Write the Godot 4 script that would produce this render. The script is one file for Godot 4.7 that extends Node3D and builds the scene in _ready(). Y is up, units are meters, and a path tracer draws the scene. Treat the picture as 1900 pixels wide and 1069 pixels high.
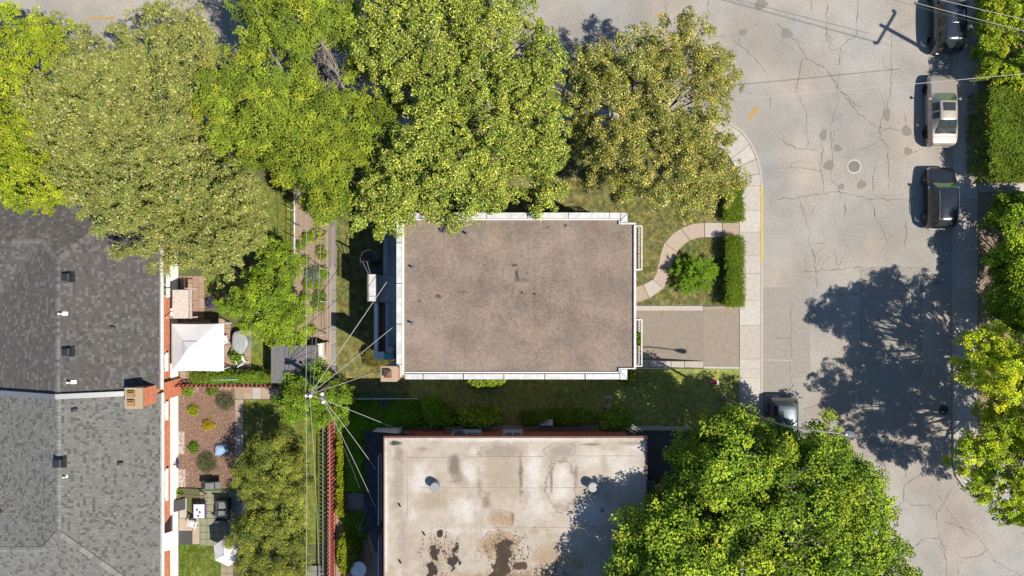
extends Node3D
# The place is laid out in metres, y up; north is -z. The camera hangs 45 m above the middle of the block.
const EYE := 45.0
const PPM := 28.0          # survey pixels per metre on the ground
const YARD := 0.12         # level of yards and pavements above the road
var rng := RandomNumberGenerator.new()
var taken := {}
var org := {}
var M := {}
var noise := FastNoiseLite.new()

class MB:
	var v := PackedVector3Array()
	var n := PackedVector3Array()
	var c := PackedColorArray()
	var uv := PackedVector2Array()
	var col := Color(1, 1, 1)
	var u0 := 0.0
	var w0 := 0.0
	var us := 1.0
	var ws := 1.0
	func put(p: Vector3, q: Vector3) -> void:
		v.append(p); n.append(q); c.append(col)
		uv.append(Vector2((p.x - u0) / us, (p.z - w0) / ws))
	func tri(a: Vector3, b: Vector3, d: Vector3, away := Vector3.ZERO) -> void:
		var q := (d - a).cross(b - a)
		if q.length_squared() < 1e-14:
			return
		q = q.normalized()
		if away != Vector3.ZERO and q.dot(away) < 0.0:
			q = -q
			put(a, q); put(d, q); put(b, q)
		else:
			put(a, q); put(b, q); put(d, q)
	func quad(a: Vector3, b: Vector3, d: Vector3, e: Vector3, away := Vector3.ZERO) -> void:
		tri(a, b, d, away); tri(a, d, e, away)
	func stri(a: Vector3, b: Vector3, d: Vector3, na: Vector3, nb: Vector3, nd: Vector3) -> void:
		var q := (d - a).cross(b - a)
		if q.dot(na + nb + nd) < 0.0:
			put(a, na); put(d, nd); put(b, nb)
		else:
			put(a, na); put(b, nb); put(d, nd)
	func box(at: Vector3, s: Vector3, b := Basis.IDENTITY) -> void:
		var x := b.x * s.x * 0.5
		var y := b.y * s.y * 0.5
		var z := b.z * s.z * 0.5
		quad(at + x - y - z, at + x + y - z, at + x + y + z, at + x - y + z, x)
		quad(at - x - y - z, at - x + y - z, at - x + y + z, at - x - y + z, -x)
		quad(at - x + y - z, at + x + y - z, at + x + y + z, at - x + y + z, y)
		quad(at - x - y - z, at + x - y - z, at + x - y + z, at - x - y + z, -y)
		quad(at - x - y + z, at + x - y + z, at + x + y + z, at - x + y + z, z)
		quad(at - x - y - z, at + x - y - z, at + x + y - z, at - x + y - z, -z)
	func bar(a: Vector3, b: Vector3, w: float, h: float) -> void:
		var d := b - a
		var z := d.normalized()
		var up := Vector3.UP if absf(z.y) < 0.95 else Vector3.RIGHT
		var x := up.cross(z).normalized()
		box((a + b) * 0.5, Vector3(w, h, d.length()), Basis(x, z.cross(x), z))
	func tube(pts: Array, rad: Array, sides := 6, caps := true) -> void:
		var rings := []
		var nrm := []
		var side := Vector3.ZERO
		for i in pts.size():
			var p: Vector3 = pts[i]
			var d: Vector3 = (pts[mini(i + 1, pts.size() - 1)] - pts[maxi(i - 1, 0)]).normalized()
			if side == Vector3.ZERO:
				side = d.cross(Vector3(0.31, 0.2, 0.93) if absf(d.z) < 0.8 else Vector3(0.9, 0.3, 0.1)).normalized()
			side = (side - d * side.dot(d)).normalized()
			var up := d.cross(side)
			var r: float = rad[mini(i, rad.size() - 1)]
			var ring := []
			var nr := []
			for k in sides:
				var a := TAU * k / sides
				var q := side * cos(a) + up * sin(a)
				ring.append(p + q * r); nr.append(q)
			rings.append(ring); nrm.append(nr)
		for i in pts.size() - 1:
			for k in sides:
				var k2 := (k + 1) % sides
				stri(rings[i][k], rings[i + 1][k], rings[i + 1][k2], nrm[i][k], nrm[i + 1][k], nrm[i + 1][k2])
				stri(rings[i][k], rings[i + 1][k2], rings[i][k2], nrm[i][k], nrm[i + 1][k2], nrm[i][k2])
		if caps:
			var e := pts.size() - 1
			for k in range(1, sides - 1):
				tri(rings[0][0], rings[0][k], rings[0][k + 1], pts[0] - pts[1])
				tri(rings[e][0], rings[e][k], rings[e][k + 1], pts[e] - pts[e - 1])
	func lathe(at: Vector3, prof: Array, sides := 16, b := Basis.IDENTITY) -> void:
		for i in prof.size() - 1:
			var p: Vector2 = prof[i]
			var q: Vector2 = prof[i + 1]
			var s := Vector2(q.y - p.y, -(q.x - p.x)).normalized()
			for k in sides:
				var a0 := TAU * k / sides
				var a1 := TAU * (k + 1) / sides
				var d0 := Vector3(cos(a0), 0, sin(a0))
				var d1 := Vector3(cos(a1), 0, sin(a1))
				var n0 := b * (d0 * s.x + Vector3.UP * s.y)
				var n1 := b * (d1 * s.x + Vector3.UP * s.y)
				var A := at + b * (d0 * p.x + Vector3.UP * p.y)
				var B := at + b * (d1 * p.x + Vector3.UP * p.y)
				var C := at + b * (d1 * q.x + Vector3.UP * q.y)
				var D := at + b * (d0 * q.x + Vector3.UP * q.y)
				if p.x > 1e-5:
					stri(A, B, C, n0, n1, n1)
				if q.x > 1e-5:
					stri(A, C, D, n0, n1, n0)
				elif p.x <= 1e-5:
					pass
	func sheet(poly: PackedVector2Array, y: float) -> void:
		var ix := Geometry2D.triangulate_polygon(poly)
		for i in range(0, ix.size(), 3):
			var a := poly[ix[i]]
			var b := poly[ix[i + 1]]
			var d := poly[ix[i + 2]]
			tri(Vector3(a.x, y, a.y), Vector3(b.x, y, b.y), Vector3(d.x, y, d.y), Vector3.UP)
	func slab(poly: PackedVector2Array, y0: float, y1: float, bev := 0.012) -> void:
		var k := poly.size()
		var mid := Vector2.ZERO
		for p in poly:
			mid += p / k
		var inner := PackedVector2Array()
		for p in poly:
			inner.append(p + (mid - p).normalized() * bev * 1.3)
		sheet(inner, y1)
		for i in k:
			var a := poly[i]
			var b := poly[(i + 1) % k]
			var ia := inner[i]
			var ib := inner[(i + 1) % k]
			var o := (a + b) * 0.5 - mid
			var away := Vector3(o.x, 0.2, o.y)
			quad(Vector3(a.x, y0, a.y), Vector3(b.x, y0, b.y), Vector3(b.x, y1 - bev, b.y), Vector3(a.x, y1 - bev, a.y), away)
			quad(Vector3(a.x, y1 - bev, a.y), Vector3(b.x, y1 - bev, b.y), Vector3(ib.x, y1, ib.y), Vector3(ia.x, y1, ia.y), away)
	func ribbon(pts: PackedVector2Array, wid: Array, y: float) -> void:
		for i in pts.size() - 1:
			var d := (pts[i + 1] - pts[i]).normalized()
			var d0 := d if i == 0 else (pts[i + 1] - pts[i - 1]).normalized()
			var d1 := d if i == pts.size() - 2 else (pts[i + 2] - pts[i]).normalized()
			var s0: Vector2 = d0.orthogonal() * wid[i] * 0.5
			var s1: Vector2 = d1.orthogonal() * wid[i + 1] * 0.5
			var a := pts[i] + s0
			var b := pts[i] - s0
			var e := pts[i + 1] - s1
			var f := pts[i + 1] + s1
			quad(Vector3(a.x, y, a.y), Vector3(b.x, y, b.y), Vector3(e.x, y, e.y), Vector3(f.x, y, f.y), Vector3.UP)
	func mesh(off := Vector3.ZERO) -> ArrayMesh:
		var m := ArrayMesh.new()
		if v.is_empty():
			return m
		var arr := []
		arr.resize(Mesh.ARRAY_MAX)
		var w := v
		if off != Vector3.ZERO:
			w = Transform3D(Basis.IDENTITY, -off) * v
		arr[Mesh.ARRAY_VERTEX] = w
		arr[Mesh.ARRAY_NORMAL] = n
		arr[Mesh.ARRAY_COLOR] = c
		arr[Mesh.ARRAY_TEX_UV] = uv
		m.add_surface_from_arrays(Mesh.PRIMITIVE_TRIANGLES, arr)
		return m

# ---------- placing and naming
func P(px: float, py: float, h := 0.0) -> Vector3:
	var k := (1.0 - h / EYE) / PPM
	return Vector3((px - 950.0) * k, h, (py - 534.5) * k)

func pp(a: Array, h := YARD) -> PackedVector2Array:
	var r := PackedVector2Array()
	for i in range(0, a.size(), 2):
		var q := P(a[i], a[i + 1], h)
		r.append(Vector2(q.x, q.z))
	return r

func rect(x0: float, y0: float, x1: float, y1: float, h := YARD) -> PackedVector2Array:
	return pp([x0, y0, x1, y0, x1, y1, x0, y1], h)

func numbered(called: String) -> String:
	var k: int = taken.get(called, 0)
	taken[called] = k + 1
	return called if k == 0 else "%s_%03d" % [called, k]

func add(called: String, mb: MB, m: Material, parent: Node3D) -> MeshInstance3D:
	var o := MeshInstance3D.new()
	o.name = called
	var me := mb.mesh(org.get(parent, Vector3.ZERO))
	if me.get_surface_count():
		me.surface_set_material(0, m)
	o.mesh = me
	org[o] = org.get(parent, Vector3.ZERO)
	parent.add_child(o, true)
	return o

func inst(called: String, me: Mesh, at: Transform3D, parent: Node3D, m: Material = null) -> MeshInstance3D:
	var o := MeshInstance3D.new()
	o.name = called
	o.mesh = me
	if m:
		o.set_surface_override_material(0, m)
	o.transform = Transform3D(at.basis, at.origin - org.get(parent, Vector3.ZERO))
	parent.add_child(o, true)
	return o

func thing(called: String, label: String, category: String, at := Vector3.ZERO, group := "") -> Node3D:
	var o := Node3D.new()
	o.name = numbered(called)
	add_child(o)
	o.position = at
	org[o] = at
	o.set_meta("label", label)
	o.set_meta("category", category)
	if group:
		o.set_meta("group", group)
	return o

func setting(called: String) -> Node3D:
	var o := Node3D.new()
	o.name = numbered(called)
	add_child(o)
	org[o] = Vector3.ZERO
	o.set_meta("kind", "structure")
	return o

func stuff(o: Node, yes := true) -> Node:
	o.set_meta("kind", "stuff")
	return o

# ---------- materials
func lin(r: float, g: float, b: float) -> Color:
	return Color(r, g, b).linear_to_srgb()

func seen(r: float, g: float, b: float) -> Color:      # base colour (linear) of something that looks like this in full sun
	var q := Color(r / 255.0, g / 255.0, b / 255.0).srgb_to_linear()
	return Color(q.r / 1.75, q.g / 1.75, q.b / 1.75)

func mat(base: Color, rough := 0.85, metal := 0.0, tex: Texture2D = null, tile := 4.0) -> StandardMaterial3D:
	var m := StandardMaterial3D.new()
	m.albedo_color = base.linear_to_srgb()
	m.roughness = rough
	m.metallic = metal
	m.vertex_color_use_as_albedo = true
	if tex:
		m.albedo_texture = tex
		m.uv1_triplanar = true
		m.uv1_world_triplanar = true
		m.uv1_scale = Vector3.ONE / tile
	return m

func nimg(size: int, freq: float, oct: int, seed_: int, kind := FastNoiseLite.TYPE_SIMPLEX_SMOOTH) -> PackedByteArray:
	var f := FastNoiseLite.new()
	f.seed = seed_
	f.noise_type = kind
	f.frequency = freq
	f.fractal_octaves = oct
	f.fractal_type = FastNoiseLite.FRACTAL_FBM
	var im := f.get_seamless_image(size, size)
	im.convert(Image.FORMAT_L8)
	return im.get_data()

# a tone map that multiplies a base colour: layers of [frequency, octaves, amount]
func tone(size: int, seed_: int, layers: Array, warm := 0.0) -> ImageTexture:
	var d := []
	for k in layers.size():
		d.append(nimg(size, layers[k][0], layers[k][1], seed_ + k * 17))
	var out := PackedByteArray()
	out.resize(size * size * 3)
	var wn := nimg(size, 0.012, 3, seed_ + 99)
	for i in size * size:
		var t := 0.0
		for k in d.size():
			t += (d[k][i] / 255.0 - 0.5) * layers[k][2]
		var w := (wn[i] / 255.0 - 0.5) * warm
		var s := 0.86 + t
		out[i * 3] = clampi(int(255.0 * (s + w)), 0, 255)
		out[i * 3 + 1] = clampi(int(255.0 * s), 0, 255)
		out[i * 3 + 2] = clampi(int(255.0 * (s - w)), 0, 255)
	return ImageTexture.create_from_image(Image.create_from_data(size, size, false, Image.FORMAT_RGB8, out))

func glossy(base: Color, rough := 0.25, coat := 1.0, metal := 0.0) -> StandardMaterial3D:
	var m := mat(base, rough, metal)
	m.clearcoat_enabled = coat > 0.0
	m.clearcoat = coat
	m.clearcoat_roughness = 0.03
	return m

func pane(base: Color, alpha: float) -> StandardMaterial3D:
	var m := mat(base, 0.04)
	m.transparency = BaseMaterial3D.TRANSPARENCY_ALPHA
	m.albedo_color = Color(m.albedo_color, alpha)
	return m

func leafy(rough := 0.55) -> StandardMaterial3D:
	var m := mat(Color(1, 1, 1), rough)
	m.metallic_specular = 0.18
	m.backlight_enabled = true
	m.backlight = Color(0.27, 0.32, 0.14)
	m.cull_mode = BaseMaterial3D.CULL_DISABLED
	return m

func make_materials() -> void:
	var fine := tone(512, 3, [[0.25, 2, 0.16], [0.02, 4, 0.09]], 0.03)
	var soft := tone(512, 11, [[0.12, 3, 0.12], [0.015, 4, 0.22]], 0.04)
	var coarse := tone(512, 23, [[0.3, 2, 0.5], [0.03, 4, 0.4]], 0.12)
	M.fine = fine; M.soft = soft; M.coarse = coarse
	M.concrete = mat(seen(232, 224, 214), 0.9, 0, fine, 3.3)
	M.concrete_b = mat(seen(224, 215, 204), 0.9, 0, fine, 2.9)
	M.concrete_c = mat(seen(238, 231, 222), 0.9, 0, fine, 3.7)
	M.tan_a = mat(seen(222, 202, 182), 0.9, 0, fine, 2.3)
	M.tan_b = mat(seen(212, 190, 168), 0.9, 0, fine, 2.7)
	M.tan_c = mat(seen(228, 218, 208), 0.9, 0, fine, 2.1)
	M.pink_a = mat(seen(205, 170, 150), 0.9, 0, fine, 1.9)
	M.pink_b = mat(seen(196, 176, 152), 0.9, 0, fine, 2.2)
	M.pink_c = mat(seen(214, 184, 165), 0.9, 0, fine, 2.5)
	M.grey_paver = mat(seen(176, 178, 150), 0.9, 0, fine, 1.7)
	M.old_wood = mat(seen(165, 160, 155), 0.85, 0, coarse, 1.1)
	M.drive = mat(seen(186, 172, 158), 0.92, 0, fine, 4.1)
	M.dark_asphalt = mat(Color(0.07, 0.07, 0.075), 0.92, 0, fine, 3.1)
	M.crack = mat(seen(150, 139, 128), 0.95, 0, coarse, 0.9)
	M.patch = mat(seen(168, 160, 150), 0.95, 0, fine, 2.2)
	M.yellow_paint = mat(seen(238, 214, 110), 0.7, 0, coarse, 2.0)
	M.ochre_paint = mat(seen(222, 180, 100), 0.8, 0, coarse, 0.8)
	M.iron = mat(seen(150, 142, 134), 0.6, 0.3, coarse, 0.5)
	M.soil = mat(Color(0.3, 0.22, 0.165), 0.97, 0, coarse, 1.6)
	M.mulch = mat(Color(0.2, 0.12, 0.085), 0.97, 0, coarse, 1.0)
	M.yard = mat(Color(0.1, 0.105, 0.04), 0.97, 0, coarse, 2.6)
	M.lawn_dry = mat(Color(0.175, 0.165, 0.06), 0.97, 0, tone(512, 51, [[0.2, 3, 0.4], [0.02, 4, 0.55]], 0.2), 6.3)
	M.lawn = mat(Color(0.15, 0.185, 0.03), 0.97, 0, tone(512, 57, [[0.2, 3, 0.35], [0.02, 4, 0.4]], 0.16), 5.1)
	M.lawn_shade_lift = mat(Color(0.26, 0.3, 0.07), 0.97, 0, M.lawn.albedo_texture, 4.3)  # same grass with a brighter colour, lifting the shade of the side strip
	M.white = mat(Color(0.5, 0.49, 0.48), 0.55)
	M.white_metal = mat(Color(0.57, 0.57, 0.565), 0.45, 0, tone(512, 81, [[0.1, 3, 0.06], [0.012, 4, 0.14]], 0.03), 3.1)
	M.white_rail = mat(Color(0.55, 0.55, 0.54), 0.4)
	M.joint = mat(Color(0.03, 0.03, 0.032), 0.9)
	M.stucco = mat(Color(0.8, 0.8, 0.8), 0.9)
	M.mortar = mat(Color(0.33, 0.27, 0.22), 0.95)
	M.brick = mat(Color(1, 1, 1), 0.9)
	M.beige_wall = mat(Color(0.7, 0.64, 0.56), 0.9, 0, fine, 1.5)
	M.cap_stone = mat(seen(222, 196, 164), 0.9, 0, fine, 1.1)
	M.rust = mat(seen(150, 108, 92), 0.7, 0.2, coarse, 0.5)
	M.black = mat(Color(0.016, 0.017, 0.02), 0.5)
	M.black_metal = mat(Color(0.02, 0.021, 0.025), 0.35, 0.3)
	M.dark_grey = mat(Color(0.05, 0.053, 0.06), 0.7, 0, fine, 1.0)
	M.mid_grey = mat(Color(0.18, 0.19, 0.2), 0.6, 0, soft, 1.0)
	M.galv = mat(Color(0.42, 0.43, 0.43), 0.35, 0.7, soft, 0.6)
	M.deck_blue = mat(Color(0.36, 0.38, 0.41), 0.75, 0, soft, 2.0)
	M.shingle = mat(Color(1, 1, 1), 0.95, 0, tone(512, 71, [[0.35, 2, 0.3], [0.03, 3, 0.14]], 0.03), 1.3)
	M.deck_under = mat(Color(0.04, 0.04, 0.042), 0.95)
	M.red_paint = mat(Color(0.5, 0.13, 0.11), 0.65, 0, soft, 0.9)
	M.red_trim = mat(Color(0.17, 0.045, 0.035), 0.5)
	M.wire = mat(Color(0.3, 0.3, 0.28), 0.5)
	M.wire_dark = mat(Color(0.05, 0.05, 0.05), 0.6)
	M.pole_wood = mat(Color(0.16, 0.12, 0.09), 0.9, 0, coarse, 0.7)
	M.pole_metal = mat(Color(0.2, 0.19, 0.17), 0.5, 0.4)
	M.canvas = mat(Color(0.56, 0.545, 0.55), 0.85)
	M.awning = mat(Color(0.5, 0.43, 0.39), 0.85, 0, soft, 1.4)
	M.tarp = mat(Color(0.33, 0.35, 0.36), 0.6, 0, soft, 0.8)
	M.teal = mat(Color(0.05, 0.2, 0.18), 0.5)
	M.net = mat(Color(0.06, 0.2, 0.17), 0.8)
	M.blue_cloth = mat(Color(0.3, 0.45, 0.66), 0.7, 0, coarse, 0.35)
	M.glass_dark = mat(Color(0.03, 0.035, 0.04), 0.06)
	M.hose = mat(Color(0.02, 0.04, 0.14), 0.4)
	M.plastic_white = mat(Color(0.6, 0.6, 0.6), 0.35)
	M.terracotta = mat(Color(0.32, 0.13, 0.07), 0.8, 0, fine, 0.6)
	M.bark = mat(Color(0.12, 0.095, 0.075), 0.95, 0, coarse, 0.6)
	M.pale_bark = mat(Color(0.26, 0.225, 0.2), 0.95, 0, coarse, 0.6)
	M.leaf = leafy()
	M.grass = leafy(0.7)
	M.tyre = mat(Color(0.015, 0.015, 0.016), 0.85)
	M.rim = mat(Color(0.45, 0.45, 0.46), 0.3, 0.8)
	M.tail = glossy(Color(0.35, 0.012, 0.015), 0.2)
	M.head = glossy(Color(0.5, 0.5, 0.52), 0.1)
	M.chrome = mat(Color(0.65, 0.65, 0.66), 0.15, 1.0)
	M.seat = mat(Color(0.03, 0.03, 0.032), 0.85)
	M.dash = mat(Color(0.12, 0.13, 0.12), 0.8)
	M.purple = mat(Color(0.1, 0.06, 0.24), 0.7)
# ---------- foliage
# one spray of leaves: each leaf two triangles folded along its rib, spread over a shallow cap that faces +y
func spray(leaves: int, length: float, wide: float, spread: float, cols: Array, flat := 0.5) -> ArrayMesh:
	var mb := MB.new()
	for i in leaves:
		var a := rng.randf() * TAU
		var r := spread * sqrt(rng.randf())
		var at := Vector3(cos(a) * r, rng.randf_range(-0.35, 0.35) * spread, sin(a) * r)
		var up := (Vector3.UP + Vector3(rng.randfn(0, flat), 0, rng.randfn(0, flat))).normalized()
		var b := rng.randf() * TAU
		var d := (Vector3(cos(b), rng.randf_range(-0.35, 0.25), sin(b)) + at * 0.8 / spread)
		d = (d - up * d.dot(up)).normalized()
		var s := d.cross(up)
		var l := length * rng.randf_range(0.7, 1.25)
		var w := wide * rng.randf_range(0.75, 1.2)
		var q: Color = cols[i % cols.size()]
		mb.col = q * rng.randf_range(0.85, 1.15)
		var tip := at + d * l - up * l * 0.12
		var lift := up * w * 0.22
		var m := at + d * l * 0.45
		mb.tri(at, m + s * w * 0.5 + lift, tip)
		mb.tri(at, tip, m - s * w * 0.5 + lift)
	var me := mb.mesh()
	me.surface_set_material(0, M.leaf)
	return me

func basis_up(n: Vector3, roll: float, s: float) -> Basis:
	var x := n.cross(Vector3(cos(roll), 0.13, sin(roll))).normalized()
	return Basis(x * s, n * s, x.cross(n) * s)

func copies(called: String, me: Mesh, xf: Array, cols: PackedColorArray, parent: Node3D) -> MultiMeshInstance3D:
	var mm := MultiMesh.new()
	mm.transform_format = MultiMesh.TRANSFORM_3D
	mm.use_colors = true
	mm.mesh = me
	mm.instance_count = xf.size()
	var o: Vector3 = org.get(parent, Vector3.ZERO)
	var buf := PackedFloat32Array()
	buf.resize(xf.size() * 16)
	var k := 0
	for i in xf.size():
		var t: Transform3D = xf[i]
		var b := t.basis
		buf[k] = b.x.x; buf[k + 1] = b.y.x; buf[k + 2] = b.z.x; buf[k + 3] = t.origin.x - o.x
		buf[k + 4] = b.x.y; buf[k + 5] = b.y.y; buf[k + 6] = b.z.y; buf[k + 7] = t.origin.y - o.y
		buf[k + 8] = b.x.z; buf[k + 9] = b.y.z; buf[k + 10] = b.z.z; buf[k + 11] = t.origin.z - o.z
		var q := cols[i]
		buf[k + 12] = q.r; buf[k + 13] = q.g; buf[k + 14] = q.b; buf[k + 15] = 1.0
		k += 16
	mm.buffer = buf
	var mi := MultiMeshInstance3D.new()
	mi.name = called
	mi.multimesh = mm
	parent.add_child(mi, true)
	mi.set_meta("kind", "stuff")
	return mi

func edge_distance(p: Vector2, poly: PackedVector2Array) -> float:
	var best := 1e9
	for i in poly.size():
		best = minf(best, p.distance_to(Geometry2D.get_closest_point_to_segment(p, poly[i], poly[(i + 1) % poly.size()])))
	return best

# a tree from the outline of its crown (survey pixels), its top and the height of its widest part
# d: outline, top, edge, base (pixels), tint, spray, density, lobe, gaps [[px, py, r px]...], bark, sparse
func tree(called: String, label: String, group: String, d: Dictionary) -> Node3D:
	rng.seed = hash(label)
	var poly := PackedVector2Array()
	for i in range(0, d.outline.size(), 2):
		poly.append(Vector2(d.outline[i], d.outline[i + 1]))
	var box := Rect2(poly[0], Vector2.ZERO)
	for p in poly:
		box = box.expand(p)
	var foot := P(d.base[0], d.base[1], YARD)
	var t := thing(called, label, d.get("category", "tree"), foot, group)
	var lobe: float = d.get("lobe", 1.15)
	var step := lobe * 0.98 * PPM * 1.2
	var deepest := 0.0
	var spots := []
	var y := box.position.y
	var row := 0
	while y < box.end.y:
		var x := box.position.x + (step * 0.5 if row % 2 else 0.0)
		while x < box.end.x:
			var q := Vector2(x + rng.randfn(0, step * 0.22), y + rng.randfn(0, step * 0.22))
			if Geometry2D.is_point_in_polygon(q, poly):
				var e := edge_distance(q, poly)
				deepest = maxf(deepest, e)
				spots.append([q, e])
			x += step
		y += step * 0.86
		row += 1
	var lobes := []
	for s in spots:
		var q: Vector2 = s[0]
		var skip := false
		for gp in d.get("gaps", []):
			if q.distance_to(Vector2(gp[0], gp[1])) < gp[2]:
				skip = true
		if skip or rng.randf() < d.get("sparse", 0.04):
			continue
		var e: float = clampf(s[1] / minf(deepest, d.get("dome", 90.0)), 0.0, 1.0)
		var rise := sqrt(1.0 - (1.0 - e) * (1.0 - e))
		var gr: Array = d.get("slope", [0.0, 0.0])
		var mid := box.get_center()
		var h: float = d.edge + (gr[0] * (q.x - mid.x) + gr[1] * (q.y - mid.y)) * 0.01 * (1.0 - 0.6 * rise) + (d.top - lobe - d.edge) * rise + rng.randfn(0, 0.5 * lobe)
		var r := lobe * rng.randf_range(0.62, 1.05)
		var lim: float = s[1] / PPM * (1.0 - h / EYE) * 1.05 + 0.12
		r = clampf(r, 0.35, maxf(0.4, lim))
		lobes.append([P(q.x, q.y, h), r, 1.0])
		# the underside and flanks of the crown
		if e < 0.55 and h - 1.6 > d.get("low", 1.2):
			var w := P(q.x, q.y, h)
			var inward := (Vector3(foot.x, w.y, foot.z) - w) * 0.06
			lobes.append([w + inward + Vector3(0, -lobe * 1.35, 0), r * 0.95, 0.45])
	var xf := []
	var cols := PackedColorArray()
	var tint: Color = d.get("tint", Color(1, 1, 1))
	var dens: float = d.get("density", 46.0)
	var bough: float = d.get("bough", 0.3)
	var vary: float = d.get("vary", 1.0)
	for lb in lobes:
		var at: Vector3 = lb[0]
		var r: float = lb[1]
		var lt := 1.0 + rng.randf_range(-0.14, 0.14) * vary
		var hue := rng.randf_range(-0.1, 0.1)
		var sq := Vector3(rng.randf_range(0.85, 1.15), rng.randf_range(0.6, 0.85), rng.randf_range(0.85, 1.15))
		# leaves deep inside, which close the crown
		for i in int(dens * r * r * lb[2] * 0.6) + 3:
			var n := Vector3(rng.randfn(), rng.randfn(), rng.randfn()).normalized()
			var p := at + n * sq * r * rng.randf_range(0.3, 0.72)
			xf.append(Transform3D(basis_up((n + Vector3.UP * 0.6).normalized(), rng.randf() * TAU, rng.randf_range(0.8, 1.3)), p))
			var j0 := lt * rng.randf_range(0.8, 1.1)
			cols.append(Color(tint.r * j0, tint.g * j0, tint.b * j0))
		# boughs: knots of sprays standing out of the surface, with gaps between them
		for i in int(dens * 0.42 * r * r * lb[2] * d.get("many", 1.0)) * 2 + 3:
			var n := Vector3(rng.randfn(), rng.randfn() + 0.5, rng.randfn()).normalized()
			if n.y < -0.4:
				n.y = -n.y
			var w3 := at + n * sq * r
			if noise.get_noise_3d(w3.x * 110.0, w3.y * 110.0, w3.z * 110.0) < d.get("open", -0.06):
				continue
			var wob := 1.0 + 0.4 * noise.get_noise_3d(w3.x * 30.0, w3.y * 30.0, w3.z * 30.0)
			var q := at + n * sq * r * wob * rng.randf_range(0.84, 1.15)
			var ax := (n + Vector3(rng.randfn(0, 0.25), 0.55 + rng.randfn(0, 0.2), rng.randfn(0, 0.25))).normalized()
			var tip := pow(rng.randf(), 1.6)             # young growth on some boughs is paler and yellower
			var bt := lt * lerpf(1.0 - 0.34 * vary, 1.0 + 0.62 * vary, tip)
			var bh := (hue * 0.7 + lerpf(-0.1, 0.1, tip) + rng.randf_range(-0.05, 0.05)) * vary
			for k in rng.randi_range(4, 6) if bough > 0.22 else rng.randi_range(2, 4):
				var side := Vector3(rng.randfn(), rng.randfn() * 0.5, rng.randfn())
				side = (side - ax * side.dot(ax)).normalized()
				var f := bough * sqrt(rng.randf())
				var p := q + side * f + ax * (0.5 * bough - f) * 0.9
				var up := (ax * 0.8 + side * f / bough * 0.7 + Vector3.UP * 0.35).normalized()
				xf.append(Transform3D(basis_up(up, rng.randf() * TAU, rng.randf_range(0.65, 1.2)), p))
				var j := bt * rng.randf_range(0.85, 1.15)
				cols.append(Color(tint.r * j * (1.0 + bh), tint.g * j, tint.b * j * (1.0 - bh)))
	copies("crown", d.spray, xf, cols, t)
	# trunk and limbs
	var mb := MB.new()
	var hc: float = d.get("fork", d.edge * 0.55)
	var tr: float = d.get("trunk", 0.3)
	var lean := Vector3(rng.randfn(0, 0.15), 0, rng.randfn(0, 0.15))
	var fork := foot + Vector3(0, hc, 0) + lean
	mb.tube([foot + Vector3(0, -0.1, 0), foot + Vector3(0, 0.35, 0), foot + Vector3(0, hc * 0.5, 0) + lean * 0.4, fork], [tr * 1.35, tr, tr * 0.85, tr * 0.8], 9)
	var trunk := add("trunk", mb, d.get("bark", M.bark), t)
	var lm := MB.new()
	for i in lobes.size():
		if lobes[i][2] < 0.9 or rng.randf() < 0.25:
			continue
		var e: Vector3 = lobes[i][0]
		var start := foot + (fork - foot) * rng.randf_range(0.7, 1.0)
		var m1 := start.lerp(e, 0.45) + Vector3(rng.randfn(0, 0.25), rng.randf_range(0.0, 0.5) * lobe, rng.randfn(0, 0.25))
		var th := tr * clampf(0.16 + 0.02 * start.distance_to(e), 0.12, 0.4)
		lm.tube([start, m1, start.lerp(e, 0.8) + Vector3(0, 0.15, 0), e + Vector3(0, 0.3 * lobe, 0)], [th, th * 0.62, th * 0.35, th * 0.12], 5, false)
	add("limbs", lm, d.get("bark", M.bark), t)
	return t

func bare_branches(t: Node3D, from: Vector3, to: Vector3, m: Material) -> void:
	var mb := MB.new()
	mb.tube([from, from.lerp(to, 0.5) + Vector3(0.1, 0.2, 0), to], [0.11, 0.08, 0.03], 6)
	for i in 16:
		var s := from.lerp(to, rng.randf_range(0.25, 0.95))
		var d := (to - from).normalized() * 0.5 + Vector3(rng.randfn(0, 0.6), rng.randf_range(0.1, 0.6), rng.randfn(0, 0.6))
		var e := s + d.normalized() * rng.randf_range(0.4, 1.1)
		mb.tube([s, s.lerp(e, 0.5) + Vector3(rng.randfn(0, 0.06), 0.04, rng.randfn(0, 0.06)), e], [0.035, 0.022, 0.008], 4, false)
		for j in 2:
			var e2 := e + Vector3(rng.randfn(0, 0.25), rng.randf_range(0, 0.25), rng.randfn(0, 0.25))
			mb.tube([s.lerp(e, 0.6), e2], [0.014, 0.005], 3, false)
	add("dead_branch", mb, m, t)

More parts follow.
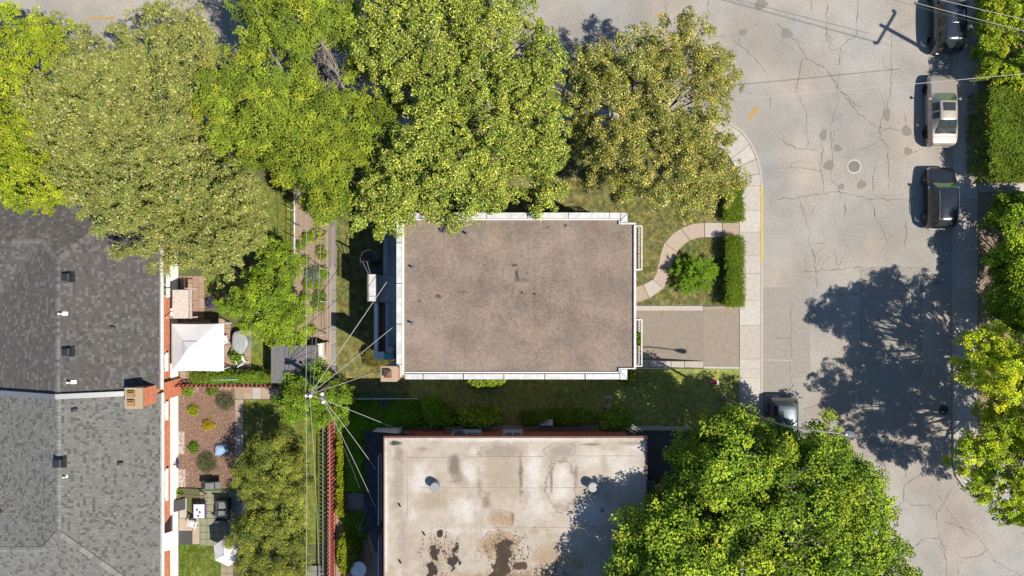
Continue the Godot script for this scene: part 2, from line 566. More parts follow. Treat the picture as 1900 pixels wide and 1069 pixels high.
# a shrub, hedge or bed of plants: sprays through a volume given by an outline (pixels) and a height function
# kind: "box" clipped hedge, "mound" rounded
func bush(called: String, label: String, category: String, outline: Array, h: float, sp: Mesh, tint: Color, per_m2: float, kind := "mound", group := "", floor_h := YARD) -> Node3D:
	rng.seed = hash(label)
	var poly := pp(outline, floor_h + h * 0.7)
	var mid := Vector2.ZERO
	var bx := Rect2(poly[0], Vector2.ZERO)
	for p in poly:
		mid += p / poly.size()
		bx = bx.expand(p)
	var foot := Vector3(mid.x, floor_h, mid.y)
	var t := thing(called, label, category, foot, group)
	var xf := []
	var cols := PackedColorArray()
	var count := int(bx.get_area() * per_m2)
	var deepest := 0.05
	for i in 60:
		var q := bx.position + Vector2(rng.randf() * bx.size.x, rng.randf() * bx.size.y)
		if Geometry2D.is_point_in_polygon(q, poly):
			deepest = maxf(deepest, edge_distance(q, poly))
	for i in count:
		var q := bx.position + Vector2(rng.randf() * bx.size.x, rng.randf() * bx.size.y)
		if not Geometry2D.is_point_in_polygon(q, poly):
			continue
		var e := edge_distance(q, poly)
		var top := h
		var n := Vector3.UP
		var lump := noise.get_noise_2d(q.x * 40.0, q.y * 40.0)
		if kind == "mound":
			var k := clampf(e / minf(deepest, 0.9), 0.0, 1.0)
			top = h * (0.25 + 0.75 * sqrt(1.0 - (1.0 - k) * (1.0 - k))) * (1.0 + 0.28 * lump)
		else:
			top = h * (1.0 + 0.13 * lump) - (0.12 if e < 0.06 else 0.0)
		var y := top - absf(rng.randfn(0, 0.09)) * minf(h, 1.0)
		if e < 0.25 and rng.randf() < 0.6:
			y = rng.randf_range(0.05, top)
			n = (Vector3(q.x - mid.x, 0, q.y - mid.y).normalized() + Vector3.UP * 0.5).normalized()
		elif rng.randf() < 0.15:
			y = rng.randf_range(0.1, top)
		n = (n + Vector3(rng.randfn(0, 0.35), 0, rng.randfn(0, 0.35))).normalized()
		xf.append(Transform3D(basis_up(n, rng.randf() * TAU, rng.randf_range(0.65, 1.25)), Vector3(q.x, floor_h + maxf(y, 0.03), q.y)))
		var j := rng.randf_range(0.75, 1.2) * (1.0 + 0.25 * lump)
		var hu := rng.randf_range(-0.08, 0.08)
		cols.append(Color(tint.r * j * (1 + hu), tint.g * j, tint.b * j * (1 - hu)))
	copies("foliage", sp, xf, cols, t)
	var mb := MB.new()
	for i in clampi(int(bx.get_area() * 2.0), 3, 26):
		var q := bx.position + Vector2(rng.randf() * bx.size.x, rng.randf() * bx.size.y)
		if Geometry2D.is_point_in_polygon(q, poly):
			var a := Vector3(q.x, floor_h - 0.03, q.y)
			mb.tube([a, a + Vector3(rng.randfn(0, 0.05), h * 0.4, rng.randfn(0, 0.05)), a + Vector3(rng.randfn(0, 0.12), h * 0.72, rng.randfn(0, 0.12))], [0.022, 0.016, 0.006], 4, false)
	if mb.v.is_empty():
		var a := foot - Vector3(0, 0.03, 0)
		mb.tube([a, a + Vector3(0, h * 0.6, 0)], [0.022, 0.008], 4, false)
	add("stems", mb, M.bark, t)
	return t

# turf: blades in tufts over an outline
func turf(called: String, outline: PackedVector2Array, per_m2: float, tint: Color, level: float, tuft: Mesh) -> void:
	rng.seed = hash(called + str(outline[0]))
	var bx := Rect2(outline[0], Vector2.ZERO)
	for p in outline:
		bx = bx.expand(p)
	var xf := []
	var cols := PackedColorArray()
	for i in int(bx.get_area() * per_m2):
		var q := bx.position + Vector2(rng.randf() * bx.size.x, rng.randf() * bx.size.y)
		if not Geometry2D.is_point_in_polygon(q, outline):
			continue
		var a := noise.get_noise_2d(q.x * 14.0, q.y * 14.0)
		var b := noise.get_noise_2d(q.x * 60.0 + 90.0, q.y * 60.0)
		if a + b < -0.42 and rng.randf() < 0.7:
			continue
		var s := rng.randf_range(0.6, 1.3) * (1.0 + 0.4 * a)
		xf.append(Transform3D(Basis(Vector3.UP, rng.randf() * TAU).scaled(Vector3(s, s, s)), Vector3(q.x, level, q.y)))
		var j := rng.randf_range(0.7, 1.25) * (1.0 + 0.35 * b)
		var dry := clampf(0.5 - a * 1.6 + rng.randfn(0, 0.25), 0.0, 1.0) * 0.6
		cols.append(Color(tint.r * j * (1.0 + 0.75 * dry), tint.g * j, tint.b * j * (1.0 + 1.1 * dry)))
	var holder := Node3D.new()
	var o := copies(called, tuft, xf, cols, self)
	o.name = numbered(called)
	holder.free()
	o.set_meta("label", turf_label.get(called, "short lawn grass") )
	o.set_meta("category", "grass")
var turf_label := {}

func tuft_mesh(h: float, spread: float, k: int) -> ArrayMesh:
	var mb := MB.new()
	for i in k:
		var a := rng.randf() * TAU
		var at := Vector3(rng.randfn(0, spread * 0.5), -0.01, rng.randfn(0, spread * 0.5))
		var d := Vector3(cos(a), 0, sin(a))
		var s := d.cross(Vector3.UP) * 0.012
		var tip := at + d * h * rng.randf_range(0.3, 1.1) + Vector3.UP * h * rng.randf_range(0.5, 1.0)
		var g := rng.randf_range(0.8, 1.2)
		mb.col = Color(g, g, g)
		mb.tri(at - s, at + s, tip)
	var me := mb.mesh()
	me.surface_set_material(0, M.grass)
	return me
# ---------- the setting
func road_texture() -> ImageTexture:
	var W := 1024
	var big := nimg(W, 0.006, 4, 301)
	var mid := nimg(W, 0.03, 4, 302)
	var fin := nimg(W, 0.3, 2, 303)
	var out := PackedByteArray()
	out.resize(W * W * 3)
	for y in W:
		for x in W:
			var i := y * W + x
			var s := 0.87 + (big[i] / 255.0 - 0.5) * 0.16 + (mid[i] / 255.0 - 0.5) * 0.06 + (fin[i] / 255.0 - 0.5) * 0.17
			var w := (big[(i + 3777) % (W * W)] / 255.0 - 0.5) * 0.06
			out[i * 3] = clampi(int(255 * (s + w)), 0, 255)
			out[i * 3 + 1] = clampi(int(255 * s), 0, 255)
			out[i * 3 + 2] = clampi(int(255 * (s - w)), 0, 255)
	return ImageTexture.create_from_image(Image.create_from_data(W, W, false, Image.FORMAT_RGB8, out))

func jagged(px: Array, ox: float, oy: float, sc: float) -> PackedVector2Array:
	var r := PackedVector2Array()
	for i in range(0, px.size() - 2, 2):
		var a := P(ox + px[i] / sc, oy + px[i + 1] / sc)
		var b := P(ox + px[i + 2] / sc, oy + px[i + 3] / sc)
		var k := maxi(2, int(a.distance_to(b) / 0.22))
		for j in k:
			var q := a.lerp(b, float(j) / k)
			var o := 0.0 if j == 0 else 0.045
			r.append(Vector2(q.x + rng.randfn(0, o), q.z + rng.randfn(0, o)))
		if i + 4 >= px.size():
			r.append(Vector2(b.x, b.z))
	return r

func blob(px: float, py: float, rx: float, ry: float, rough := 0.2) -> PackedVector2Array:
	var r := PackedVector2Array()
	var k := 18
	var ph := rng.randf() * TAU
	for i in k:
		var a := TAU * i / k
		var f := 1.0 + rough * (0.6 * sin(2.0 * a + ph) + 0.5 * sin(3.0 * a + ph * 2.3) + rng.randfn(0, 0.25))
		var q := P(px + cos(a) * rx * f, py + sin(a) * ry * f)
		r.append(Vector2(q.x, q.z))
	return r

func make_ground() -> void:
	rng.seed = 4
	var g := setting("ground")
	var mb := MB.new()
	var hx0 := P(1140, 0).x
	var hx1 := P(1371, 0).x
	var hz0 := P(0, 565).z
	var hz1 := P(0, 684).z
	for r in [[-400.0, -400.0, 400.0, hz0], [-400.0, hz1, 400.0, 400.0], [-400.0, hz0, hx0, hz1], [hx1, hz0, 400.0, hz1]]:
		mb.sheet(PackedVector2Array([Vector2(r[0], r[1]), Vector2(r[2], r[1]), Vector2(r[2], r[3]), Vector2(r[0], r[3])]), -0.03)
	add("earth", mb, M.yard, g)
	var yd := setting("yard")
	mb = MB.new()
	mb.sheet(rect(-900, 238, 1140, 1700), 0.1)
	mb.sheet(rect(1140, 238, 1373, 565), 0.1)
	mb.sheet(rect(1140, 684, 1373, 1700), 0.1)
	mb.sheet(rect(1812, -500, 2900, 852), 0.1)
	add("soil", mb, M.yard, yd)
	# road
	var rd := setting("road")
	M.road = mat(seen(197, 190, 181), 0.93)
	M.road.albedo_texture = road_texture()
	mb = MB.new()
	var o := P(-600, -500)
	var e := P(2600, 1500)
	mb.u0 = o.x; mb.w0 = o.z; mb.us = 46.0; mb.ws = 46.0
	mb.sheet(pp([-1200, -900, 3000, -900, 3000, 1800, 1380, 1800, 1380, 250, 1340, 214, -1200, 214], 0.0), 0.0)
	add("asphalt", mb, M.road, rd)
	# cracks and old repairs
	mb = MB.new()
	for c in [
		[1440, 0, 2.672, [[0, 115, 60, 165, 110, 215, 150, 290, 250, 340, 310, 440, 400, 550, 500, 630], [255, 0, 250, 180, 268, 250], [405, 0, 400, 170, 320, 235, 310, 380, 305, 500], [268, 250, 320, 235],
			[570, 150, 575, 330, 565, 480, 520, 600, 510, 690, 570, 735], [305, 510, 270, 620, 280, 780, 275, 880, 330, 975], [130, 290, 100, 450, 150, 560, 155, 730], [310, 440, 450, 560], [500, 630, 600, 645, 720, 680],
			[0, 835, 90, 830, 230, 845], [0, 990, 240, 960, 310, 950, 480, 990, 870, 995], [235, 620, 225, 830, 235, 955], [400, 745, 450, 735, 510, 695], [555, 740, 560, 870, 555, 940], [500, 820, 480, 880, 480, 950],
			[0, 680, 120, 740, 210, 740], [640, 560, 645, 660], [760, 310, 765, 360], [120, 1000, 150, 1069], [340, 1000, 345, 1069], [470, 990, 490, 1069], [170, 0, 180, 60], [290, 600, 330, 560], [640, 770, 730, 740], [850, 760, 855, 800]]],
		[1480, 380, 3.055, [[10, 0, 75, 150, 60, 200, 100, 300, 110, 470], [110, 0, 70, 50], [430, 0, 440, 80, 490, 160, 510, 225], [0, 385, 150, 370, 300, 360], [75, 220, 170, 222], [610, 80, 620, 170, 600, 250], [210, 250, 220, 350], [270, 0, 265, 90],
			[355, 350, 360, 540, 362, 840], [300, 355, 700, 355], [205, 505, 350, 512], [700, 340, 705, 1069], [340, 900, 480, 900]]],
		[1480, 700, 2.897, [[430, 400, 470, 480, 490, 620], [550, 450, 590, 545], [665, 515, 570, 590, 570, 650, 520, 730, 460, 775], [570, 650, 630, 690, 710, 690, 745, 725], [830, 600, 790, 680, 745, 730, 750, 800, 770, 880, 800, 980, 800, 1069],
			[760, 870, 690, 865, 590, 930], [800, 700, 860, 780, 920, 860], [790, 775, 920, 820, 960, 840, 1000, 900, 1025, 940, 1060, 990, 1130, 1030, 1217, 1069], [1025, 930, 960, 965, 890, 970, 860, 1010, 860, 1069], [330, 340, 480, 370, 720, 340], [750, 620, 780, 675]]],
		[960, 0, 2.673, [[950, 180, 1050, 185, 1200, 110], [1060, 185, 1180, 290, 1250, 380], [735, 0, 735, 90], [950, 0, 945, 60], [1100, 440, 1160, 470], [1255, 480, 1255, 530]]],
		[1415, 560, 1.0, [[53, 0, 52, 60, 54, 175], [8, 60, 30, 68, 53, 66], [70, 200, 110, 190]]],
	]:
		for l in c[3]:
			var pts := jagged(l, c[0], c[1], c[2])
			var w := []
			for i in pts.size():
				w.append(clampf(0.034 + rng.randfn(0, 0.018), 0.01, 0.09))
			w[0] = 0.012
			w[-1] = 0.012
			mb.ribbon(pts, w, 0.004)
			# side cracks
			for i in range(3, pts.size() - 3):
				if rng.randf() < 0.07:
					var q := pts[i]
					var dir := Vector2.from_angle(rng.randf() * TAU)
					var br := PackedVector2Array([q])
					var bw := [0.025]
					for j in rng.randi_range(3, 8):
						dir = dir.rotated(rng.randfn(0, 0.4))
						q += dir * 0.16
						br.append(q); bw.append(0.018)
					mb.ribbon(br, bw, 0.005)
	stuff(add("cracks", mb, M.crack, rd))
	for b in [[52, 165, 11, 9], [235, 670, 6, 11], [305, 735, 7, 7], [263, 820, 9, 10], [550, 570, 7, 11], [648, 650, 9, 9], [655, 750, 7, 8], [425, 915, 8, 8], [325, 925, 6, 5]]:
		mb = MB.new()
		mb.sheet(blob(1440 + b[0] / 2.672, b[1] / 2.672, b[2], b[3]), 0.008)
		add("tar_patch", mb, M.patch, rd)
	for b in [[1412, 8, 12, 9], [1379, 60, 8, 6], [1631, 592, 4, 4], [1748, 488, 5, 3], [1740, 525, 7, 5], [1749, 594, 4, 4]]:
		mb = MB.new()
		mb.sheet(blob(b[0], b[1], b[2], b[3]), 0.008)
		add("tar_patch", mb, M.patch, rd)
	# newer strip of asphalt
	M.strip = mat(seen(190, 183, 174), 0.93, 0, M.fine, 3.9)
	M.strip_b = mat(seen(190, 183, 174), 0.93, 0, M.fine, 2.9)
	mb = MB.new()
	mb.sheet(pp([1597, 497, 1709, 497, 1711, 850, 1600, 850], 0.0), 0.0025)
	add("asphalt_repair", mb, M.strip, rd)
	for q in [[1416, 533, 1502, 533, 1504, 700, 1470, 702, 1470, 668, 1416, 666], [1416, 669, 1468, 671, 1468, 800, 1416, 800]]:
		mb = MB.new()
		mb.sheet(pp(q, 0.0), 0.002)
		add("asphalt_repair", mb, M.strip_b, rd)
	for r in [[165, 31.5, 213, 35.5], [1216, 26, 1236, 31]]:
		mb = MB.new()
		mb.sheet(rect(r[0], r[1], r[2], r[3], 0.0), 0.006)
		add("painted_line", mb, M.ochre_paint, rd)
	mb = MB.new()
	mb.sheet(pp([1387, 215, 1403, 197, 1409, 202, 1392, 222], 0.0), 0.006)
	add("painted_line", mb, M.ochre_paint, rd)
	# pavements: every slab its own piece
	var cm := [M.concrete, M.concrete_b, M.concrete_c, M.concrete]
	var sw := setting("pavement_west")
	var ys := [345.0, 390.6, 430.6, 474.8, 507.5, 557.3, 604.0, 666.3, 685.0, 701.4, 732.0, 775.0, 818.0, 861.0, 904.0, 947.0, 990.0, 1033.0, 1076.0, 1119.0, 1162.0, 1205.0]
	for i in ys.size() - 1:
		slab_piece("slab", [1372.5, ys[i] + 0.15, 1411, ys[i] + 0.15, 1411, ys[i + 1] - 0.15, 1372.5, ys[i + 1] - 0.15], cm[(i * 7 + 3) % 4], sw)
	var outer := [[1411, 345], [1409.5, 322], [1403, 295], [1391, 268], [1376, 247], [1352, 231], [1322, 219], [1284, 211], [1240, 209]]
	var inner := [[1372.5, 345], [1371.5, 330], [1366, 312], [1357, 295], [1346, 280], [1328, 266], [1304, 254], [1276, 248], [1240, 247]]
	for i in outer.size() - 1:
		var a: Array = outer[i]
		var b: Array = outer[i + 1]
		var c2: Array = inner[i + 1]
		var d2: Array = inner[i]
		slab_piece("slab", [d2[0], d2[1] - 0.4, a[0], a[1] - 0.4, b[0], b[1] + 0.4, c2[0], c2[1] + 0.4], cm[(i * 5) % 4], sw)
	var x := 1240.0
	while x > -300:
		slab_piece("slab", [x - 44.3, 209, x - 0.7, 209, x - 0.7, 247, x - 44.3, 247], cm[int(x) % 4], sw)
		x -= 45
	# kerb of the corner
	mb = MB.new()
	var kp := [[1413.5, 1205], [1413.5, 345], [1412, 321], [1405.5, 293], [1393, 266], [1377.5, 244.5], [1353, 228.5], [1322.5, 216.5], [1284, 208.5], [1240, 206.5], [-300, 206.5]]
	for i in kp.size() - 1:
		var k := maxi(1, int(Vector2(kp[i][0] - kp[i + 1][0], kp[i][1] - kp[i + 1][1]).length() / 60))
		for j in k:
			var a := P(lerpf(kp[i][0], kp[i + 1][0], float(j) / k), lerpf(kp[i][1], kp[i + 1][1], float(j) / k), 0.12)
			var b := P(lerpf(kp[i][0], kp[i + 1][0], float(j + 1) / k), lerpf(kp[i][1], kp[i + 1][1], float(j + 1) / k), 0.12)
			mb.bar(Vector3(a.x, 0.03, a.z), Vector3(b.x, 0.03, b.z), 0.15, 0.19)
	add("kerb", mb, M.concrete_b, sw)
	mb = MB.new()
	var ka := P(1413.6, 346, 0.12)
	var kb := P(1413.6, 486, 0.12)
	mb.box(Vector3(ka.x, 0.088, (ka.z + kb.z) / 2), Vector3(0.165, 0.09, kb.z - ka.z))
	add("painted_kerb", mb, M.yellow_paint, sw)
	var se := setting("pavement_east")
	var y := -60.0
	var n := 0
	while y < 850:
		var h := 40.0 + rng.randf_range(-3, 4)
		slab_piece("slab", [1774.5, y + 0.15, 1814, y + 0.15, 1814, y + h - 0.15, 1774.5, y + h - 0.15], cm[(n * 3) % 4], se)
		y += h
		n += 1
	var e0 := y
	for i in 5:
		var a0 := PI * 0.5 * i / 5.0
		var a1 := PI * 0.5 * (i + 1) / 5.0
		slab_piece("slab", [1830 - cos(a0) * 16, e0 + sin(a0) * 16 - 1, 1830 - cos(a0) * 56, e0 + sin(a0) * 56 - 1, 1830 - cos(a1) * 56, e0 + sin(a1) * 56 - 1, 1830 - cos(a1) * 16, e0 + sin(a1) * 16 - 1], cm[i % 4], se)
	for i in 5:
		slab_piece("slab", [1830.5 + i * 42, e0 + 15, 1872 + i * 42, e0 + 15, 1872 + i * 42, e0 + 55, 1830.5 + i * 42, e0 + 55], cm[i % 4], se)
	mb = MB.new()
	kp = [[1771.5, -100], [1771.5, e0], [1776, e0 + 24], [1789, e0 + 42], [1808, e0 + 54], [1832, e0 + 58], [2200, e0 + 58]]
	for i in kp.size() - 1:
		var k := maxi(1, int(Vector2(kp[i][0] - kp[i + 1][0], kp[i][1] - kp[i + 1][1]).length() / 60))
		for j in k:
			var a := P(lerpf(kp[i][0], kp[i + 1][0], float(j) / k), lerpf(kp[i][1], kp[i + 1][1], float(j) / k), 0.12)
			var b := P(lerpf(kp[i][0], kp[i + 1][0], float(j + 1) / k), lerpf(kp[i][1], kp[i + 1][1], float(j + 1) / k), 0.12)
			mb.bar(Vector3(a.x, 0.03, a.z), Vector3(b.x, 0.03, b.z), 0.16, 0.21)
	add("kerb", mb, M.concrete_b, se)
	# walk through the garden on the far side of the street
	for i in 4:
		slab_piece("slab", [1815 + i * 30.5, 337, 1845 + i * 30.5, 337, 1845 + i * 30.5, 356, 1815 + i * 30.5, 356], cm[i], se)
	# front path: curved, seven slabs between joints
	var fp := setting("front_path")
	var L := [[1140, 534], [1178, 533], [1193, 528.5], [1211, 519], [1219, 504], [1222, 488], [1226, 470], [1233, 451], [1246, 436], [1263, 424], [1285, 415.5], [1307, 413.5], [1340, 413.5], [1372, 413.5]]
	var R := [[1140, 560], [1184, 560], [1205, 553.5], [1231, 535], [1238, 521], [1243, 502], [1249, 484], [1256, 468], [1266, 456], [1280, 446], [1294, 441], [1307, 440], [1340, 440], [1372, 440]]
	var cut := [[0, 2, 1], [2, 3, 2], [3, 5, 0], [5, 7, 0], [7, 9, 0], [9, 11, 0], [11, 12, 2], [12, 13, 1]]
	var tm := [M.tan_a, M.tan_b, M.tan_c]
	for c in cut:
		var q := []
		for i in range(c[0], c[1] + 1):
			q += [L[i][0] + (0.5 if i == c[0] else (-0.5 if i == c[1] else 0.0)), L[i][1]]
		for i in range(c[1], c[0] - 1, -1):
			q += [R[i][0] + (0.5 if i == c[0] else (-0.5 if i == c[1] else 0.0)), R[i][1]]
		var smb := MB.new()
		smb.slab(pp(q), 0.02, 0.15, 0.01)
		add("slab", smb, tm[c[2]], fp)
	# driveway that dips to the garage, with its two low walls
	var dw := setting("driveway")
	mb = MB.new()
	var a1 := P(1306, 573, 0.11)
	var b1 := P(1306, 683, 0.11)
	var a2 := P(1371.5, 572, 0.11)
	var b2 := P(1371.5, 683, 0.11)
	var a0 := P(1138, 573, -0.75)
	var b0 := P(1138, 683, -0.75)
	mb.quad(a0, a1, b1, b0, Vector3.UP)
	mb.quad(a1, a2, b2, b1, Vector3.UP)
	add("asphalt", mb, M.drive, dw)
	mb = MB.new()
	mb.slab(pp([1138, 567.5, 1304, 567.5, 1304, 576.5, 1138, 576.5], 0.16), -1.0, 0.16, 0.015)
	add("retaining_wall", mb, M.tan_c, dw)
	mb = MB.new()
	mb.slab(pp([1304.4, 569.5, 1372, 568, 1372, 572, 1304.4, 573], 0.13), -0.3, 0.13, 0.01)
	add("edging", mb, M.tan_b, dw)
	var rw := [1138.0, 1204.0, 1245.0, 1270.0, 1305.0]
	for i in 4:
		mb = MB.new()
		mb.slab(pp([rw[i] + 0.4, 670.5, rw[i + 1] - 0.4, 670.5, rw[i + 1] - 0.4, 682.5, rw[i] + 0.4, 681.5], 0.18), -1.0, 0.18, 0.015)
		add("retaining_wall", mb, [M.tan_c, M.concrete, M.tan_c, M.concrete_b][i], dw)
	mb = MB.new()
	mb.slab(pp([1305.5, 680, 1372, 681, 1372, 684.5, 1305.5, 684], 0.14), -0.3, 0.14, 0.01)
	add("edging", mb, M.concrete_c, dw)
	# dark drive beside the southern house, and its kerb
	var d2 := setting("side_drive")
	mb = MB.new()
	mb.sheet(rect(1150, 801, 1372, 1300), 0.108)
	add("asphalt", mb, M.dark_asphalt, d2)
	mb = MB.new()
	mb.slab(pp([1165, 791, 1290, 792, 1290, 799, 1165, 798.5], 0.2), 0.0, 0.2, 0.015)
	add("kerb", mb, M.concrete, d2)
	# lawns
	var lw := setting("lawn")
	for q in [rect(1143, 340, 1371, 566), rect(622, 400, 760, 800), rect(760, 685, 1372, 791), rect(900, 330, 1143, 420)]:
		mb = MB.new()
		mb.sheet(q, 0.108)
		add("turf", mb, M.lawn_shade_lift if q[0].y > 3.0 else M.lawn_dry, lw)
	for q in [rect(455, 742, 605, 1010), rect(333, 1012, 410, 1200), rect(462, 600, 520, 700), rect(380, 510, 470, 545), rect(478, 340, 546, 480)]:
		mb = MB.new()
		mb.sheet(q, 0.106)
		add("turf", mb, M.lawn, lw)
	# beds
	var bd := setting("garden_bed")
	mb = MB.new()
	mb.sheet(rect(331, 716, 436, 906), 0.109)
	add("mulch", mb, M.mulch, bd)
	mb = MB.new()
	mb.sheet(rect(546, 345, 612, 640), 0.109)
	add("soil", mb, M.soil, bd)
	mb = MB.new()
	mb.sheet(rect(1813, -60, 1990, 335), 0.109)
	mb.sheet(rect(1813, 357, 1990, 850), 0.109)
	add("soil", mb, M.soil, bd)
	mb = MB.new()
	mb.sheet(rect(623, 930, 705, 1200), 0.1075)
	add("soil", mb, M.soil, bd)
	# chips of bark lying loose on the bed
	var ch := MB.new()
	for i in 2600:
		var q := P(rng.randf_range(333, 434), rng.randf_range(718, 905), YARD)
		var cg := rng.randf_range(0.5, 1.7)
		ch.col = Color(0.21 * cg, 0.135 * cg, 0.1 * cg)
		var b := Basis(Vector3.UP, rng.randf() * TAU).rotated(Vector3(1, 0, 0.3).normalized(), rng.randfn(0, 0.25))
		ch.box(q + Vector3(0, 0.005, 0), Vector3(rng.randf_range(0.05, 0.13), 0.012, rng.randf_range(0.02, 0.04)), b)
	M.chips = mat(Color(1, 1, 1), 0.95)
	stuff(add("bark_chips", ch, M.chips, bd))
	# strip of concrete between the vegetable garden and the lawn
	var st := setting("garden_walk")
	var sy := [408.0, 456.0, 490.0, 538.0, 559.0, 580.0, 612.0, 640.0, 672.0, 702.0]
	var gm := [mat(seen(188, 180, 172), 0.9, 0, M.fine, 1.5), mat(seen(178, 172, 165), 0.9, 0, M.fine, 1.9)]
	for i in sy.size() - 1:
		slab_piece("slab", [613, sy[i] + 0.4, 623.5, sy[i] + 0.4, 623.5, sy[i + 1] - 0.4, 613, sy[i + 1] - 0.4], gm[i % 2], st)
	mb = MB.new()
	mb.slab(pp([611.2, 408, 612.6, 408, 612.6, 702, 611.2, 702], 0.22), 0.0, 0.2, 0.008)
	add("edging", mb, M.concrete, st)
	# terraces of the western houses
	var pt := setting("patio")
	var pm := [M.pink_a, M.pink_b, M.pink_c, M.pink_a]
	var gx := 333.0
	while gx < 462:
		var wv := rng.randf_range(10.5, 14)
		var gy := 512.0
		while gy < 712:
			var hv := rng.randf_range(12, 27)
			if gx + wv * 0.5 < 384 or gy > 578 - (gx - 384) * 0.0 and gx < 462:
				if not (gx > 425 and gy < 600):
					slab_piece("flagstone", [gx + 0.35, gy + 0.35, gx + wv - 0.35, gy + 0.35, gx + wv - 0.35, gy + hv - 0.35, gx + 0.35, gy + hv - 0.35], pm[rng.randi() % 4], pt, 0.122 + rng.randf() * 0.006)
			gy += hv
		gx += wv
	var tm2 := [M.tan_b, M.pink_b, M.tan_b, M.concrete_b]
	for i in 6:
		slab_piece("slab", [436, 741.5 + i * 21.3, 451.5, 741.5 + i * 21.3, 451.5, 762 + i * 21.3, 436, 762 + i * 21.3], tm2[i % 4], pt)
	for i in 5:
		slab_piece("slab", [435 + i * 16.6, 719.5, 451 + i * 16.6, 719.5, 451 + i * 16.6, 740.5, 435 + i * 16.6, 740.5], tm2[(i + 1) % 4], pt)
	for ix in 7:
		for iy in 9:
			var px := 371.0 + ix * 12.6
			var py := 911.0 + iy * 12.8
			if py > 1010 and px < 395:
				continue
			slab_piece("paver", [px + 0.4, py + 0.4, px + 12.2, py + 0.4, px + 12.2, py + 12.4, px + 0.4, py + 12.4], M.grey_paver, pt, 0.122 + rng.randf() * 0.005)
	for iy in 6:
		for ix in 2:
			var px := 409.5 + ix * 11.5
			var py := 1027.0 + iy * 12.6
			slab_piece("paver", [px, py, px + 11, py, px + 11, py + 12, px, py + 12], M.pink_b, pt)
	slab_piece("slab", [332, 962, 356, 962, 356, 985, 332, 985], M.tan_a, pt)
	slab_piece("slab", [357, 962, 370, 962, 370, 1010, 357, 1010], M.tan_a, pt)
	slab_piece("mat", [332, 986, 356, 986, 356, 998, 332, 998], M.dark_grey, pt)
	slab_piece("mat", [332, 999, 356, 999, 356, 1010, 332, 1010], M.dark_grey, pt)
	for w in [[331, 801, 342, 843], [331, 871, 344, 905], [333, 925, 346, 961]]:
		slab_piece("stepping_stone", [w[0], w[1], w[2], w[1], w[2], w[3], w[0], w[3]], M.tan_c, pt)

func slab_piece(called: String, a: Array, m: Material, parent: Node3D, top := YARD) -> void:
	var mb := MB.new()
	mb.slab(pp(a, top), -0.02, top + rng.randf_range(-0.002, 0.002), 0.006)
	add(called, mb, m, parent)
# ---------- houses
func brick_face(parent: Node3D, a: Vector3, b: Vector3, y0: float, y1: float, out: Vector3, base: Color, holes: Array, called := "bricks", vary := 0.22) -> void:
	# bricks standing proud of the mortar between ground points a and b; holes are [from, to, bottom, top] along the wall
	var mb := MB.new()
	var L := a.distance_to(b)
	var u := (b - a) / L
	var bs := Basis(u, Vector3.UP, u.cross(Vector3.UP))
	var y := y0
	var row := 0
	while y < y1 - 0.03:
		var x := -0.1 if row % 2 else 0.0
		while x < L - 0.03:
			var x0 := maxf(x, 0.0)
			var x1 := minf(x + 0.205, L)
			var ok := x1 - x0 > 0.04
			for h in holes:
				if x1 > h[0] and x0 < h[1] and y + 0.07 > h[2] and y < h[3]:
					ok = false
			if ok:
				var g := rng.randf_range(1.0 - vary, 1.0 + vary)
				mb.col = Color(base.r * g * rng.randf_range(0.95, 1.05), base.g * g, base.b * g)
				var c := a + u * ((x0 + x1) * 0.5) + Vector3(0, y + 0.034, 0) + out * 0.006
				var hx := bs.x * (x1 - x0 - 0.012) * 0.5
				var hy := Vector3(0, 0.0325, 0)
				var f := out * 0.008
				mb.quad(c - hx - hy + f, c + hx - hy + f, c + hx + hy + f, c - hx + hy + f, out)
				mb.quad(c - hx + hy + f, c + hx + hy + f, c + hx + hy - f, c - hx + hy - f, Vector3.UP)
				mb.quad(c - hx - hy + f, c - hx + hy + f, c - hx + hy - f, c - hx - hy - f, -bs.x)
				mb.quad(c + hx - hy + f, c + hx + hy + f, c + hx + hy - f, c + hx - hy - f, bs.x)
			x += 0.205
		y += 0.077
		row += 1
	stuff(add(called, mb, M.brick, parent))

func window_part(parent: Node3D, at: Vector3, along: Vector3, out: Vector3, w: float, h: float, sill := true, sashes := 2) -> void:
	# at: middle of the bottom edge, on the wall face
	var fr := MB.new()
	var b := Basis(along, Vector3.UP, out)
	var t := 0.07
	for s in [-1, 1]:
		fr.box(at + along * s * (w * 0.5 - t * 0.5) + Vector3(0, h * 0.5, 0) + out * 0.02, Vector3(t, h, 0.12), b)
	fr.box(at + Vector3(0, h - t * 0.5, 0) + out * 0.02, Vector3(w - t * 2, t, 0.12), b)
	fr.box(at + Vector3(0, t * 0.5, 0) + out * 0.02, Vector3(w - t * 2, t, 0.12), b)
	for i in range(1, sashes):
		fr.box(at + along * (w * (float(i) / sashes - 0.5)) + Vector3(0, h * 0.5, 0) + out * 0.015, Vector3(0.06, h - t * 2, 0.08), b)
	var f := add("window", fr, M.white_rail, parent)
	var gl := MB.new()
	gl.box(at + Vector3(0, h * 0.5, 0) - out * 0.01, Vector3(w - t * 2, h - t * 2, 0.012), b)
	add("pane", gl, M.glass_dark, f)
	if sill:
		var sm := MB.new()
		sm.box(at + Vector3(0, -0.045, 0) + out * 0.07, Vector3(w + 0.14, 0.08, 0.24), b)
		add("sill", sm, M.white, f)

